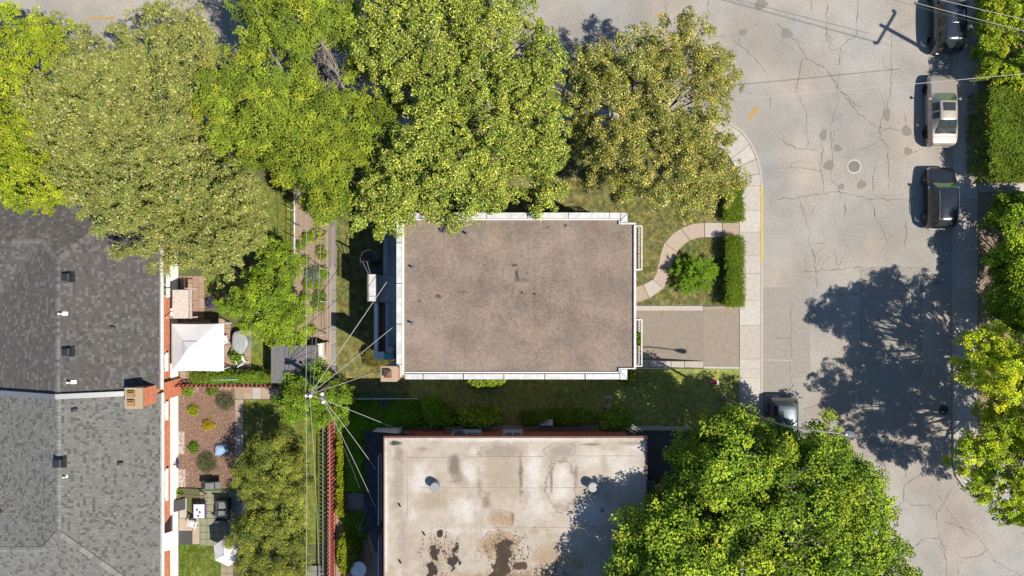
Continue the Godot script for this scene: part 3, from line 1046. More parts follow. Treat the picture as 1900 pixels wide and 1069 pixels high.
# courses of shingles over a roof plane: corners in order; u runs along the eave, up runs up the slope
func shingle_plane(parent: Node3D, pts: Array, u: Vector3, tab: float, expo: float, tones: Array, weights: Array) -> void:
	var o: Vector3 = pts[0]
	var nrm: Vector3 = (pts[1] - pts[0]).cross(pts[2] - pts[0]).normalized()
	if nrm.y < 0:
		nrm = -nrm
	u = u.normalized()
	var w := nrm.cross(u).normalized()
	if w.y < 0:
		w = -w
	var poly := PackedVector2Array()
	for p in pts:
		poly.append(Vector2((p - o).dot(u), (p - o).dot(w)))
	var bx := Rect2(poly[0], Vector2.ZERO)
	for p in poly:
		bx = bx.expand(p)
	var under := MB.new()
	var ix := Geometry2D.triangulate_polygon(poly)
	for i in range(0, ix.size(), 3):
		under.tri(pts[ix[i]], pts[ix[i + 1]], pts[ix[i + 2]], Vector3.UP)
	add("roof_deck", under, M.deck_under, parent)
	var mb := MB.new()
	var y := bx.position.y
	while y < bx.end.y:
		var x := bx.position.x - rng.randf() * tab
		while x < bx.end.x:
			var tw := tab * (1.0 if tones.size() < 4 else rng.randf_range(0.6, 1.5))
			var q := PackedVector2Array([Vector2(x + 0.006, y), Vector2(x + tw - 0.006, y), Vector2(x + tw - 0.006, y + expo + 0.02), Vector2(x + 0.006, y + expo + 0.02)])
			var r := rng.randf()
			var k := 0
			while k < weights.size() - 1 and r > weights[k]:
				k += 1
			var j := rng.randf_range(0.93, 1.07)
			var tc: Color = tones[k]
			mb.col = Color(tc.r * j, tc.g * j, tc.b * j)
			var inside := 0
			for c in q:
				if Geometry2D.is_point_in_polygon(c, poly):
					inside += 1
			var th := 0.014 + (0.006 if k == 1 else 0.0)
			if inside == 4:
				var A := o + u * q[0].x + w * q[0].y + nrm * th
				var B := o + u * q[1].x + w * q[1].y + nrm * th
				var C := o + u * q[2].x + w * q[2].y + nrm * 0.004
				var D := o + u * q[3].x + w * q[3].y + nrm * 0.004
				mb.quad(A, B, C, D, nrm)
				mb.quad(A, B, B - nrm * th, A - nrm * th, -w)
				mb.tri(A, D, A - nrm * th, -u)
				mb.tri(B, C, B - nrm * th, u)
			elif inside > 0:
				for part in Geometry2D.intersect_polygons(q, poly):
					var ti := Geometry2D.triangulate_polygon(part)
					for i in range(0, ti.size(), 3):
						var T := []
						for m in 3:
							var c: Vector2 = part[ti[i + m]]
							T.append(o + u * c.x + w * c.y + nrm * lerpf(th, 0.004, clampf((c.y - y) / expo, 0, 1)))
						mb.tri(T[0], T[1], T[2], nrm)
			x += tw
		y += expo
	stuff(add("shingles", mb, M.shingle, parent))

func ridge_caps(parent: Node3D, a: Vector3, b: Vector3, na: Vector3, nb: Vector3, tones: Array) -> void:
	# folded cap shingles along a ridge or hip; na and nb point down the two slopes
	var d := b - a
	var L := d.length()
	d /= L
	var k := int(L / 0.2)
	for i in k:
		var mb := MB.new()
		var tc: Color = tones[rng.randi() % tones.size()]
		mb.col = tc * rng.randf_range(0.95, 1.1)
		var p := a + d * (L * i / k)
		var q := a + d * (L * (i + 1) / k + 0.03)
		var l0 := Vector3(0, 0.05, 0)
		var l1 := Vector3(0, 0.032, 0)
		mb.quad(p + l0, q + l1, q + l1 + na * 0.16, p + l0 + na * 0.16, Vector3.UP)
		mb.quad(p + l0, q + l1, q + l1 + nb * 0.16, p + l0 + nb * 0.16, Vector3.UP)
		mb.quad(p + l0, p + l0 + na * 0.16, p + na * 0.16, p, -d)
		mb.quad(p + l0, p + l0 + nb * 0.16, p + nb * 0.16, p, -d)
		add("ridge_cap", mb, M.shingle, parent)

func roof_vent(parent: Node3D, at: Vector3, s: float, m: Material) -> void:
	var mb := MB.new()
	mb.box(at + Vector3(0, 0.02, 0), Vector3(s * 1.35, 0.04, s * 1.35))
	mb.box(at + Vector3(0, 0.17, 0), Vector3(s * 0.75, 0.3, s * 0.75))
	mb.slab(PackedVector2Array([Vector2(at.x - s * 0.5, at.z - s * 0.5), Vector2(at.x + s * 0.5, at.z - s * 0.5), Vector2(at.x + s * 0.5, at.z + s * 0.5), Vector2(at.x - s * 0.5, at.z + s * 0.5)]), at.y + 0.32, at.y + 0.46, 0.07)
	add("roof_vent", mb, m, parent)

func vent_pipe(parent: Node3D, at: Vector3, r: float, h: float, m: Material) -> void:
	var mb := MB.new()
	mb.lathe(at, [Vector2(r * 2.0, 0.0), Vector2(r * 1.4, 0.05), Vector2(r, 0.07), Vector2(r, h), Vector2(r * 0.62, h), Vector2(r * 0.62, h - 0.12)], 14)
	mb.lathe(at + Vector3(0, h - 0.12, 0), [Vector2(r * 0.62, 0), Vector2(0.0001, 0)], 10)
	add("vent_pipe", mb, m, parent)

func bungalow(north: bool) -> void:
	rng.seed = 77 if north else 78
	var xr := -26.7
	var xe := -21.6
	var xw := -31.8
	var sl := 0.353
	var ht := 5.1 if north else 5.02
	var he := ht - sl * (xe - xr)
	var sg := 1.0 if north else -1.0            # the southern house is the mirror image
	var zp := 6.2 if north else 6.5
	var za := -1.63 if north else 14.4
	var zn := za - sg * 5.1                     # eave on the hip end
	var zw := za - sg * 1.17                    # ridge of the wing
	var wp := Vector3(xr - 1.17, ht - sl * 1.17, zw)
	var xf := xw - 7.0
	var A := Vector3(xr, ht, za)
	var R := Vector3(xr, ht, zp)
	var label := "brick bungalow with dark brown-grey shingle roof and black box vents" if north else "brick bungalow with lighter grey shingle roof, south of the metal party-wall cap"
	var t := thing("bungalow", label, "house", Vector3(xr, YARD, (za + zp) / 2), "western bungalows")
	var tones := []
	var wt := []
	if north:
		tones = [Color(0.092, 0.087, 0.085), Color(0.14, 0.134, 0.131), Color(0.072, 0.069, 0.069), Color(0.102, 0.096, 0.093)]
		wt = [0.45, 0.65, 0.8, 1.0]
	else:
		tones = [Color(0.158, 0.16, 0.153), Color(0.19, 0.192, 0.183), Color(0.098, 0.1, 0.097), Color(0.17, 0.172, 0.164)]
		wt = [0.42, 0.66, 0.84, 1.0]
	var roof := Node3D.new()
	roof.name = "roof"
	t.add_child(roof)
	org[roof] = org[t]
	var tab := 0.2 if north else 0.16
	var ex := 0.16
	shingle_plane(roof, [Vector3(xe, he, zp), Vector3(xe, he, zn), A, R], Vector3(0, 0, 1), tab, ex, tones, wt)
	shingle_plane(roof, [Vector3(xw, he, zp), Vector3(xw, he, zw + sg * (xr - 1.17 - xw)), wp, A, R], Vector3(0, 0, 1), tab, ex, tones, wt)
	shingle_plane(roof, [Vector3(xf, he, zn), Vector3(xe, he, zn), A, wp, Vector3(xf, wp.y, zw)], Vector3(1, 0, 0), tab, ex, tones, wt)
	shingle_plane(roof, [Vector3(xf, he, zw + sg * (xr - 1.17 - xw)), Vector3(xw, he, zw + sg * (xr - 1.17 - xw)), wp, Vector3(xf, wp.y, zw)], Vector3(1, 0, 0), tab, ex, tones, wt)
	var dn := Vector3(0, -sl, 0)
	var ct := [tones[1], tones[0], tones[1] * 1.12]
	ridge_caps(roof, R, A, (Vector3(1, 0, 0) + dn).normalized(), (Vector3(-1, 0, 0) + dn).normalized(), ct)
	ridge_caps(roof, A, Vector3(xe, he, zn), (Vector3(1, 0, sg * 1) * 0.7 + dn * 0.1).normalized(), (Vector3(-1, 0, -sg * 1) * 0.7 + dn * 0.1).normalized(), ct)
	ridge_caps(roof, A, wp, (Vector3(-1, 0, sg * 1) * 0.7 + dn * 0.2).normalized(), (Vector3(1, 0, -sg * 1) * 0.7 + dn * 0.2).normalized(), ct)
	ridge_caps(roof, wp, Vector3(xf, wp.y, zw), (Vector3(0, 0, 1) + dn).normalized(), (Vector3(0, 0, -1) + dn).normalized(), ct)
	# walls
	var wx := -22.07
	var z0 := minf(zn + sg * 0.45, zp)
	var z1 := maxf(zn + sg * 0.45, zp)
	var mb := MB.new()
	mb.box(Vector3((wx + xf) / 2, 0.5, (z0 + z1) / 2), Vector3(wx - xf, 1.0, z1 - z0))
	add("foundation", mb, M.stucco, t)
	mb = MB.new()
	mb.box(Vector3((wx - 0.06 + xf) / 2, (1.0 + he) / 2 - 0.02, (z0 + z1) / 2), Vector3(wx - 0.06 - xf, he - 1.06, z1 - z0 - 0.1))
	add("wall", mb, M.mortar, t)
	var wins := []
	var specs := [[528.0, 1.5, 1.5, 1.55], [674.0, 1.05, 1.2, 1.75]] if north else [[766.0, 1.05, 1.2, 1.75], [905.0, 1.9, 1.2, 1.75], [1012.0, 1.0, 1.1, 1.85]]
	for s in specs:
		var zc: float = (s[0] - 534.5) / PPM * (1.0 - 2.4 / EYE)
		wins.append([zc - z0 - s[1] * 0.5 - 0.03, zc - z0 + s[1] * 0.5 + 0.03, s[3] - 0.1, s[3] + s[2] + 0.03])
	brick_face(t, Vector3(wx - 0.06, 0, z0), Vector3(wx - 0.06, 0, z1), 1.02, he - 0.05, Vector3(1, 0, 0), Color(0.5, 0.19, 0.105), wins)
	for s in specs:
		var zc: float = (s[0] - 534.5) / PPM * (1.0 - 2.4 / EYE)
		window_part(t, Vector3(wx - 0.03, s[3], zc), Vector3(0, 0, 1), Vector3(1, 0, 0), s[1], s[2])
	# soffit, fascia, gutter
	mb = MB.new()
	mb.box(Vector3(xe - 0.28, he - 0.07, (z0 + z1) / 2), Vector3(0.52, 0.03, z1 - z0))
	mb.box(Vector3(xe - 0.005, he - 0.045, (z0 + z1) / 2), Vector3(0.025, 0.13, z1 - z0))
	add("soffit", mb, M.white_metal, t)
	mb = MB.new()
	for q in [[0.012, -0.11, 0.12, 0.012], [0.125, -0.06, 0.012, 0.11], [0.014, -0.05, 0.012, 0.1]]:
		mb.box(Vector3(xe + q[0] + 0.03, he + q[1], (z0 + z1) / 2), Vector3(q[2], q[3], z1 - z0 + 0.1))
	add("gutter", mb, M.white_rail, t)
	var on := func(px: float, py: float) -> Vector3:
		var h := 4.4
		for i in 4:
			var q := P(px, py, h)
			h = ht - sl * absf(q.x - xr)
		return P(px, py, h)
	if north:
		roof_vent(t, on.call(129, 514), 0.46, M.black)
		roof_vent(t, on.call(129, 652), 0.46, M.black)
		for q in [[117, 582], [133, 709]]:
			mb = MB.new()
			var c: Vector3 = on.call(q[0], q[1])
			mb.lathe(c, [Vector2(0.14, 0.0), Vector2(0.07, 0.04), Vector2(0.06, 0.42), Vector2(0.035, 0.42), Vector2(0.0001, 0.36)], 12)
			mb.box(c + Vector3(0.13, 0.03, 0), Vector3(0.3, 0.012, 0.22), Basis(Vector3(0, 0, 1), -0.34))
			add("vent_pipe", mb, M.plastic_white, t)
		roof_vent(t, on.call(213, 608) - Vector3(0, 0.06, 0), 0.16, M.rust)
		# party wall cap, sharing the line between both houses
		mb = MB.new()
		for s in [xe - 0.45, xw]:
			var a := Vector3(xr, ht + 0.14, zp + 0.15)
			var b := Vector3(s, ht - sl * absf(s - xr) + 0.14, zp + 0.15)
			mb.bar(a, b, 0.3, 0.34)
		add("party_wall_cap", mb, M.galv, t)
		chimney_brick(t, -22.75, -21.83, 5.95, 7.05)
	else:
		for q in [[113, 857, 0.5]]:
			roof_vent(t, on.call(q[0], q[1]), q[2], M.black)
		for q in [[139, 760], [224, 859]]:
			mb = MB.new()
			var c: Vector3 = on.call(q[0], q[1])
			mb.box(c + Vector3(0, 0.03, 0), Vector3(0.32, 0.03, 0.26), Basis(Vector3(0, 0, 1), -0.34))
			mb.box(c + Vector3(0, 0.1, -0.06), Vector3(0.3, 0.13, 0.08))
			mb.box(c + Vector3(-0.11, 0.09, 0.03), Vector3(0.07, 0.11, 0.16))
			add("vent_hood", mb, M.black, t)
		vent_pipe(t, on.call(123, 884), 0.055, 0.3, M.plastic_white)
		mb = MB.new()
		var fc: Vector3 = on.call(7, 946)
		mb.tube([fc, fc + Vector3(0.05, 0.9, 0)], [0.2, 0.2], 16)
		mb.tube([fc + Vector3(0.05, 1.0, 0), fc + Vector3(0.06, 1.18, 0)], [0.28, 0.28], 16)
		mb.lathe(fc + Vector3(0, 0.02, 0), [Vector2(0.42, 0), Vector2(0.2, 0.2)], 16)
		add("flue", mb, mat(Color(0.22, 0.16, 0.11), 0.5, 0.4, M.coarse, 0.6), t)
		# hood over the side door
		mb = MB.new()
		var dc := P(305, 1016, 2.6)
		mb.bar(Vector3(-22.0, 2.75, dc.z - 0.75), Vector3(-21.15, 2.4, dc.z - 0.95), 0.05, 0.05)
		mb.quad(Vector3(-22.05, 2.8, dc.z - 0.8), Vector3(-21.1, 2.42, dc.z - 1.0), Vector3(-21.1, 2.42, dc.z + 0.1), Vector3(-22.05, 2.8, dc.z + 0.3), Vector3.UP)
		add("door_hood", mb, M.plastic_white, t)

func chimney_brick(t: Node3D, x0: float, x1: float, z0: float, z1: float) -> void:
	var mb := MB.new()
	mb.box(Vector3((x0 + x1) / 2, 2.4, (z0 + z1) / 2), Vector3(x1 - x0 - 0.02, 4.9, z1 - z0 - 0.02))
	var c := add("chimney", mb, M.mortar, t)
	var col := Color(0.5, 0.175, 0.095)
	brick_face(c, Vector3(x1 - 0.01, 0, z0), Vector3(x1 - 0.01, 0, z1), 0.0, 4.84, Vector3(1, 0, 0), col, [])
	brick_face(c, Vector3(x0, 0, z0 + 0.01), Vector3(x1, 0, z0 + 0.01), 3.0, 4.84, Vector3(0, 0, -1), col, [])
	brick_face(c, Vector3(x0, 0, z1 - 0.01), Vector3(x1, 0, z1 - 0.01), 3.0, 4.84, Vector3(0, 0, 1), col, [])
	mb = MB.new()
	mb.slab(PackedVector2Array([Vector2(x0 - 0.08, z0 - 0.08), Vector2(x1 + 0.06, z0 - 0.08), Vector2(x1 + 0.06, z1 + 0.08), Vector2(x0 - 0.08, z1 + 0.08)]), 4.86, 5.02, 0.02)
	add("chimney_cap", mb, M.cap_stone, c)
	for i in 2:
		var f := MB.new()
		var at := Vector3((x0 + x1) / 2 - 0.1, 5.02, z0 + 0.29 + 0.52 * i)
		for s in [-1, 1]:
			f.box(at + Vector3(0.18 * s, 0.09, 0), Vector3(0.04, 0.18, 0.36))
			f.box(at + Vector3(0, 0.09, 0.16 * s), Vector3(0.32, 0.18, 0.04))
		f.box(at + Vector3(0.04, 0.2, 0.04), Vector3(0.36, 0.03, 0.26))
		add("flue", f, mat(seen(205, 165, 110), 0.9, 0, M.fine, 0.7), c)

# ---------- computed surfaces of the two flat roofs
class Canvas:
	var w: int
	var h: int
	var d: PackedFloat32Array
	var x0: float
	var y0: float
	var s: float
	var fn: FastNoiseLite
	var strong := 1.0
	func setup(px0: float, py0: float, px1: float, py1: float, scale: float) -> void:
		x0 = px0; y0 = py0; s = scale
		w = int((px1 - px0) * scale)
		h = int((py1 - py0) * scale)
		d.resize(w * h * 3)
		fn = FastNoiseLite.new()
		fn.seed = 9
		fn.frequency = 0.035
		fn.fractal_octaves = 4
	# matter inside an uneven outline: fill strength, and a rim of dirt left where a puddle dried
	func stain(px: float, py: float, rx: float, ry: float, col: Color, fill: float, rim := 0.0, rough := 0.35, soft := 0.25) -> void:
		for y in range(maxi(0, int((py - ry * 1.6 - y0) * s)), mini(h, int((py + ry * 1.6 - y0) * s))):
			for x in range(maxi(0, int((px - rx * 1.6 - x0) * s)), mini(w, int((px + rx * 1.6 - x0) * s))):
				var ux := (x / s + x0 - px) / rx
				var uy := (y / s + y0 - py) / ry
				var q := sqrt(ux * ux + uy * uy) + rough * fn.get_noise_2d(x / s * 1.3 + px, y / s * 1.3)
				var a := strong * fill * clampf((1.0 - q) / soft, 0.0, 1.0)
				if rim > 0.0:
					a = maxf(a, strong * rim * clampf(1.0 - absf(q - 0.93) / 0.07, 0.0, 1.0))
				if a > 0.003:
					a *= 0.8 + 0.5 * fn.get_noise_2d(x * 3.0, y * 3.0 + 70.0)
					var i := (y * w + x) * 3
					d[i] = lerpf(d[i], col.r, clampf(a, 0, 1)); d[i + 1] = lerpf(d[i + 1], col.g, clampf(a, 0, 1)); d[i + 2] = lerpf(d[i + 2], col.b, clampf(a, 0, 1))
	func grit(px: float, py: float, rx: float, ry: float, col: Color, level: float, f := 2.2) -> void:
		for y in range(maxi(0, int((py - ry - y0) * s)), mini(h, int((py + ry - y0) * s))):
			for x in range(maxi(0, int((px - rx - x0) * s)), mini(w, int((px + rx - x0) * s))):
				var ux := (x / s + x0 - px) / rx
				var uy := (y / s + y0 - py) / ry
				var q := sqrt(ux * ux + uy * uy)
				var v := fn.get_noise_2d(x * f * 1.5, y * f * 0.8 + 300.0) + 0.55 * fn.get_noise_2d(x * 0.8 + 50.0, y * 0.35) + 0.3 * fn.get_noise_2d(x * 5.0, y * 5.0) - q * 0.35
				if q < 1.0 and v > level:
					var i := (y * w + x) * 3
					var a := clampf((v - level) * 9.0, 0.0, 0.92)
					d[i] = lerpf(d[i], col.r, a); d[i + 1] = lerpf(d[i + 1], col.g, a); d[i + 2] = lerpf(d[i + 2], col.b, a)
	func texture() -> ImageTexture:
		var out := PackedByteArray()
		out.resize(d.size())
		for i in d.size():
			out[i] = clampi(int(255.0 * d[i]), 0, 255)
		return ImageTexture.create_from_image(Image.create_from_data(w, h, false, Image.FORMAT_RGB8, out))

func S(r: float, g: float, b: float) -> Color:      # as seen in full sun -> base colour as the texture stores it
	return (seen(r, g, b) * 0.75).linear_to_srgb()

func gravel_roof_texture() -> ImageTexture:
	var cv := Canvas.new()
	cv.setup(748, 405, 1182, 693, 2.3)
	var f1 := nimg(512, 0.16, 2, 41)
	var f2 := nimg(512, 0.05, 4, 42)
	var f3 := nimg(512, 0.012, 4, 43)
	var f4 := nimg(512, 0.2, 3, 44)
	var base := S(176, 158, 143)
	for y in cv.h:
		for x in cv.w:
			var t := (y % 512) * 512 + (x % 512)
			var t3 := ((y / 2) % 512) * 512 + ((x / 2) % 512)
			var s := 0.96 + (f1[t] / 255.0 - 0.5) * 0.36 + (f2[t] / 255.0 - 0.5) * 0.2 + (f3[t3] / 255.0 - 0.5) * 0.22
			if f4[t] < 82:
				s -= 0.1
			var wm := (f3[(t3 + 9000) % 262144] / 255.0 - 0.5) * 0.03
			var i := (y * cv.w + x) * 3
			cv.d[i] = base.r * (s + wm); cv.d[i + 1] = base.g * s; cv.d[i + 2] = base.b * (s - wm)
	cv.stain(890, 530, 75, 28, S(128, 112, 102), 0.42, 0, 0.6, 0.8)
	cv.stain(985, 555, 50, 30, S(134, 118, 108), 0.3, 0, 0.6, 0.8)
	cv.stain(995, 600, 32, 26, S(124, 110, 100), 0.35, 0, 0.6, 0.8)
	cv.stain(1060, 640, 40, 34, S(130, 114, 104), 0.3, 0, 0.7, 0.8)
	cv.stain(1090, 520, 60, 60, S(146, 128, 118), 0.3, 0, 0.7, 0.9)
	cv.stain(850, 620, 40, 26, S(134, 116, 106), 0.3, 0, 0.7, 0.8)
	cv.stain(925, 640, 40, 36, S(134, 118, 108), 0.26, 0, 0.7, 0.8)
	cv.stain(955, 470, 60, 34, S(206, 188, 172), 0.35, 0, 0.7, 0.8)
	cv.stain(860, 500, 40, 26, S(204, 184, 168), 0.4, 0, 0.7, 0.8)
	cv.stain(800, 450, 40, 30, S(202, 180, 164), 0.3, 0, 0.7, 0.8)
	cv.stain(1060, 460, 40, 30, S(200, 180, 166), 0.3, 0, 0.7, 0.8)
	cv.stain(800, 640, 40, 40, S(196, 176, 162), 0.3, 0, 0.7, 0.8)
	cv.stain(1100, 420, 16, 12, S(158, 122, 108), 0.5, 0, 0.5, 0.5)
	cv.stain(813, 549, 7, 6, S(92, 62, 48), 0.85, 0, 0.6, 0.5)
	cv.stain(777, 558, 3, 5, S(112, 74, 58), 0.8, 0, 0.5, 0.5)
	cv.stain(959, 508, 4.5, 15, S(56, 50, 46), 0.9, 0, 0.8, 0.6)
	cv.stain(955, 492, 7, 3, S(60, 54, 48), 0.8, 0, 0.6, 0.5)
	cv.stain(970, 520, 18, 6, S(96, 84, 76), 0.5, 0, 0.8, 0.7)
	cv.stain(968, 543, 3, 2.4, S(52, 48, 44), 0.9, 0, 0.6, 0.5)
	cv.stain(991, 545, 4, 2.4, S(52, 48, 44), 0.9, 0, 0.6, 0.5)
	cv.stain(860, 542, 10, 5, S(70, 62, 56), 0.55, 0, 0.9, 0.6)
	cv.stain(1049, 419, 4, 5, S(60, 54, 48), 0.8, 0, 0.9, 0.6)
	cv.stain(1015, 422, 3, 3, S(70, 62, 56), 0.8, 0, 0.9, 0.6)
	cv.grit(965, 540, 200, 130, S(88, 76, 68), 0.34, 4.0)
	return cv.texture()

func white_roof_texture() -> ImageTexture:
	var cv := Canvas.new()
	cv.setup(712, 810, 1202, 1190, 2.0)
	cv.strong = 2.0
	var f1 := nimg(512, 0.3, 2, 61)
	var f2 := nimg(512, 0.02, 5, 62)
	var f3 := nimg(512, 0.008, 4, 63)
	# weathered beige coat
	var base := S(226, 213, 198)
	var c2 := S(198, 180, 160)
	for y in cv.h:
		for x in cv.w:
			var t := (y % 512) * 512 + (x % 512)
			var s := 0.985 + (f1[t] / 255.0 - 0.5) * 0.07
			var a := clampf((f2[t] / 255.0 - 0.46) * 1.8, 0.0, 0.7) * 0.6 + clampf((f3[t] / 255.0 - 0.45) * 1.8, 0.0, 0.6) * 0.6
			if y > 400:
				a += 0.16 * clampf((f2[(t + 5000) % 262144] / 255.0 - 0.3) * 3.0, 0.0, 1.0)
			var i := (y * cv.w + x) * 3
			cv.d[i] = lerpf(base.r, c2.r, a) * s; cv.d[i + 1] = lerpf(base.g, c2.g, a) * s; cv.d[i + 2] = lerpf(base.b, c2.b, a) * s
	# where the coat is still white
	var white := S(252, 249, 245)
	for q in [[960, 814, 260, 7, 0.8], [716, 950, 6, 200, 0.8], [990, 880, 22, 62, 0.8], [1000, 945, 30, 24, 0.6], [862, 945, 30, 30, 0.75], [870, 875, 16, 30, 0.75], [780, 890, 26, 36, 0.7], [765, 955, 14, 14, 0.5], [1110, 850, 50, 24, 0.6], [1160, 870, 40, 40, 0.55], [1045, 880, 16, 14, 0.7], [1042, 915, 15, 14, 0.7], [880, 838, 12, 14, 0.6], [1100, 950, 50, 30, 0.4], [840, 985, 60, 10, 0.45], [1180, 830, 22, 14, 0.7], [900, 985, 30, 8, 0.4]]:
		cv.stain(q[0], q[1], q[2], q[3], white, q[4] * 0.6, 0.0, 0.4, 0.7)
	var grey := S(158, 149, 137)
	cv.stain(738, 895, 12, 82, S(176, 166, 154), 0.42, 0.25, 0.45, 0.6)
	cv.stain(746, 1000, 12, 60, S(186, 174, 160), 0.4, 0.25, 0.45, 0.6)
	cv.stain(735, 821, 15, 4.5, S(66, 58, 52), 0.6, 0.0, 0.9, 0.6)
	cv.stain(742, 840, 12, 20, S(160, 148, 134), 0.4, 0.2, 0.5, 0.6)
	cv.stain(843, 866, 13, 26, S(140, 130, 118), 0.62, 0.5, 0.35, 0.5)
	cv.stain(852, 890, 18, 12, S(160, 150, 137), 0.45, 0.3, 0.4, 0.6)
	cv.stain(785, 833, 13, 4.5, S(164, 154, 142), 0.45, 0.3, 0.4, 0.6)
	cv.stain(800, 930, 32, 24, S(192, 172, 148), 0.4, 0.25, 0.6, 0.7)
	cv.stain(928, 838, 44, 17, S(172, 160, 146), 0.55, 0.5, 0.3, 0.5)
	cv.stain(930, 884, 42, 58, S(196, 179, 158), 0.5, 0.3, 0.4, 0.6)
	cv.stain(966, 885, 5, 50, S(134, 110, 88), 0.5, 0.0, 0.5, 0.8)
	cv.stain(902, 925, 9, 22, S(150, 126, 102), 0.42, 0.0, 0.7, 0.8)
	cv.stain(890, 905, 8, 20, S(170, 150, 128), 0.4, 0.0, 0.7, 0.8)
	cv.stain(1041, 836, 33, 16, S(176, 166, 154), 0.5, 0.8, 0.25, 0.6)
	cv.stain(1041, 900, 28, 46, white, 0.3, 0.0, 0.3, 0.6)
	cv.stain(1041, 900, 30, 50, S(160, 147, 132), 0.0, 0.6, 0.3, 0.6)
	cv.stain(1069, 878, 5, 34, S(164, 150, 134), 0.5, 0.0, 0.5, 0.8)
	cv.stain(1023, 890, 4, 32, S(150, 136, 120), 0.55, 0.0, 0.5, 0.8)
	cv.stain(1036, 940, 14, 6, S(176, 160, 142), 0.3, 0.7, 0.4, 0.6)
	cv.stain(1121, 862, 9, 20, S(196, 180, 160), 0.4, 0.3, 0.4, 0.6)
	cv.stain(1172, 822, 22, 5, S(166, 154, 140), 0.45, 0.4, 0.5, 0.6)
	cv.stain(1098, 824, 24, 2.5, S(142, 128, 114), 0.5, 0.0, 0.6, 0.6)
	cv.stain(930, 962, 26, 18, S(190, 158, 126), 0.45, 0.7, 0.4, 0.5)
	cv.stain(951, 960, 5, 16, S(138, 106, 78), 0.5, 0.0, 0.6, 0.8)
	cv.stain(925, 1012, 44, 28, S(186, 156, 122), 0.55, 0.85, 0.35, 0.5)
	cv.stain(1022, 1035, 36, 26, S(190, 162, 130), 0.45, 0.8, 0.4, 0.5)
	cv.stain(1064, 1044, 28, 18, S(188, 158, 126), 0.45, 0.7, 0.4, 0.5)
	cv.stain(815, 1022, 42, 34, S(206, 186, 162), 0.45, 0.7, 0.35, 0.5)
	cv.stain(880, 1085, 180, 26, S(178, 148, 116), 0.6, 0.3, 0.5, 0.6)
	cv.stain(1000, 1078, 110, 18, S(160, 128, 96), 0.5, 0.3, 0.5, 0.6)
	cv.stain(990, 985, 10, 8, S(196, 170, 140), 0.35, 0.6, 0.4, 0.5)
	# silt and moss where water stands
	var black := S(50, 36, 26)
	cv.stain(816, 991, 5, 9, black, 0.9, 0.0, 0.6, 0.3)
	cv.stain(804, 1022, 9, 18, black, 0.9, 0.0, 1.0, 0.3)
	cv.stain(800, 1056, 11, 16, black, 0.9, 0.0, 1.0, 0.3)
	cv.stain(842, 1040, 12, 16, black, 0.85, 0.0, 1.1, 0.3)
	cv.stain(846, 1018, 6, 9, black, 0.8, 0.0, 1.0, 0.3)
	cv.stain(938, 1008, 20, 9, S(62, 42, 26), 0.85, 0.0, 0.9, 0.3)
	cv.stain(934, 1032, 12, 26, S(66, 44, 24), 0.9, 0.0, 0.9, 0.3)
	cv.stain(930, 1062, 22, 18, S(72, 48, 26), 0.85, 0.0, 1.0, 0.3)
	cv.stain(960, 1050, 14, 8, S(84, 58, 34), 0.7, 0.0, 1.1, 0.4)
	cv.grit(815, 1022, 42, 46, S(78, 58, 42), 0.12, 2.6)
	cv.grit(940, 1025, 52, 44, S(80, 56, 36), 0.08, 2.6)
	cv.grit(1010, 1062, 90, 20, S(96, 70, 46), 0.1, 2.4)
	cv.grit(940, 1000, 250, 190, S(110, 94, 78), 0.44, 5.0)
	return cv.texture()

func flat_edge(parent: Node3D, called: String, x0: float, y0: float, x1: float, y1: float, h0: float, h1: float, m: Material, bev := 0.012) -> void:
	var mb := MB.new()
	mb.slab(rect(x0, y0, x1, y1, h1), h0, h1, bev)
	add(called, mb, m, parent)

func rail(parent: Node3D, a: Vector3, b: Vector3, h: float, m: Material, gap := 0.12, called := "railing", r := 0.018) -> void:
	var mb := MB.new()
	var up := Vector3(0, h, 0)
	mb.bar(a + up, b + up, 0.05, 0.045)
	mb.bar(a + Vector3(0, 0.1, 0), b + Vector3(0, 0.1, 0), 0.035, 0.035)
	var k := maxi(1, int(a.distance_to(b) / gap))
	for i in k + 1:
		var p := a.lerp(b, float(i) / k)
		var w := r * 2.0 if i % 12 == 0 else r
		mb.box(p + Vector3(0, h * 0.5, 0), Vector3(w, h - 0.03, w))
	add(called, mb, m, parent)

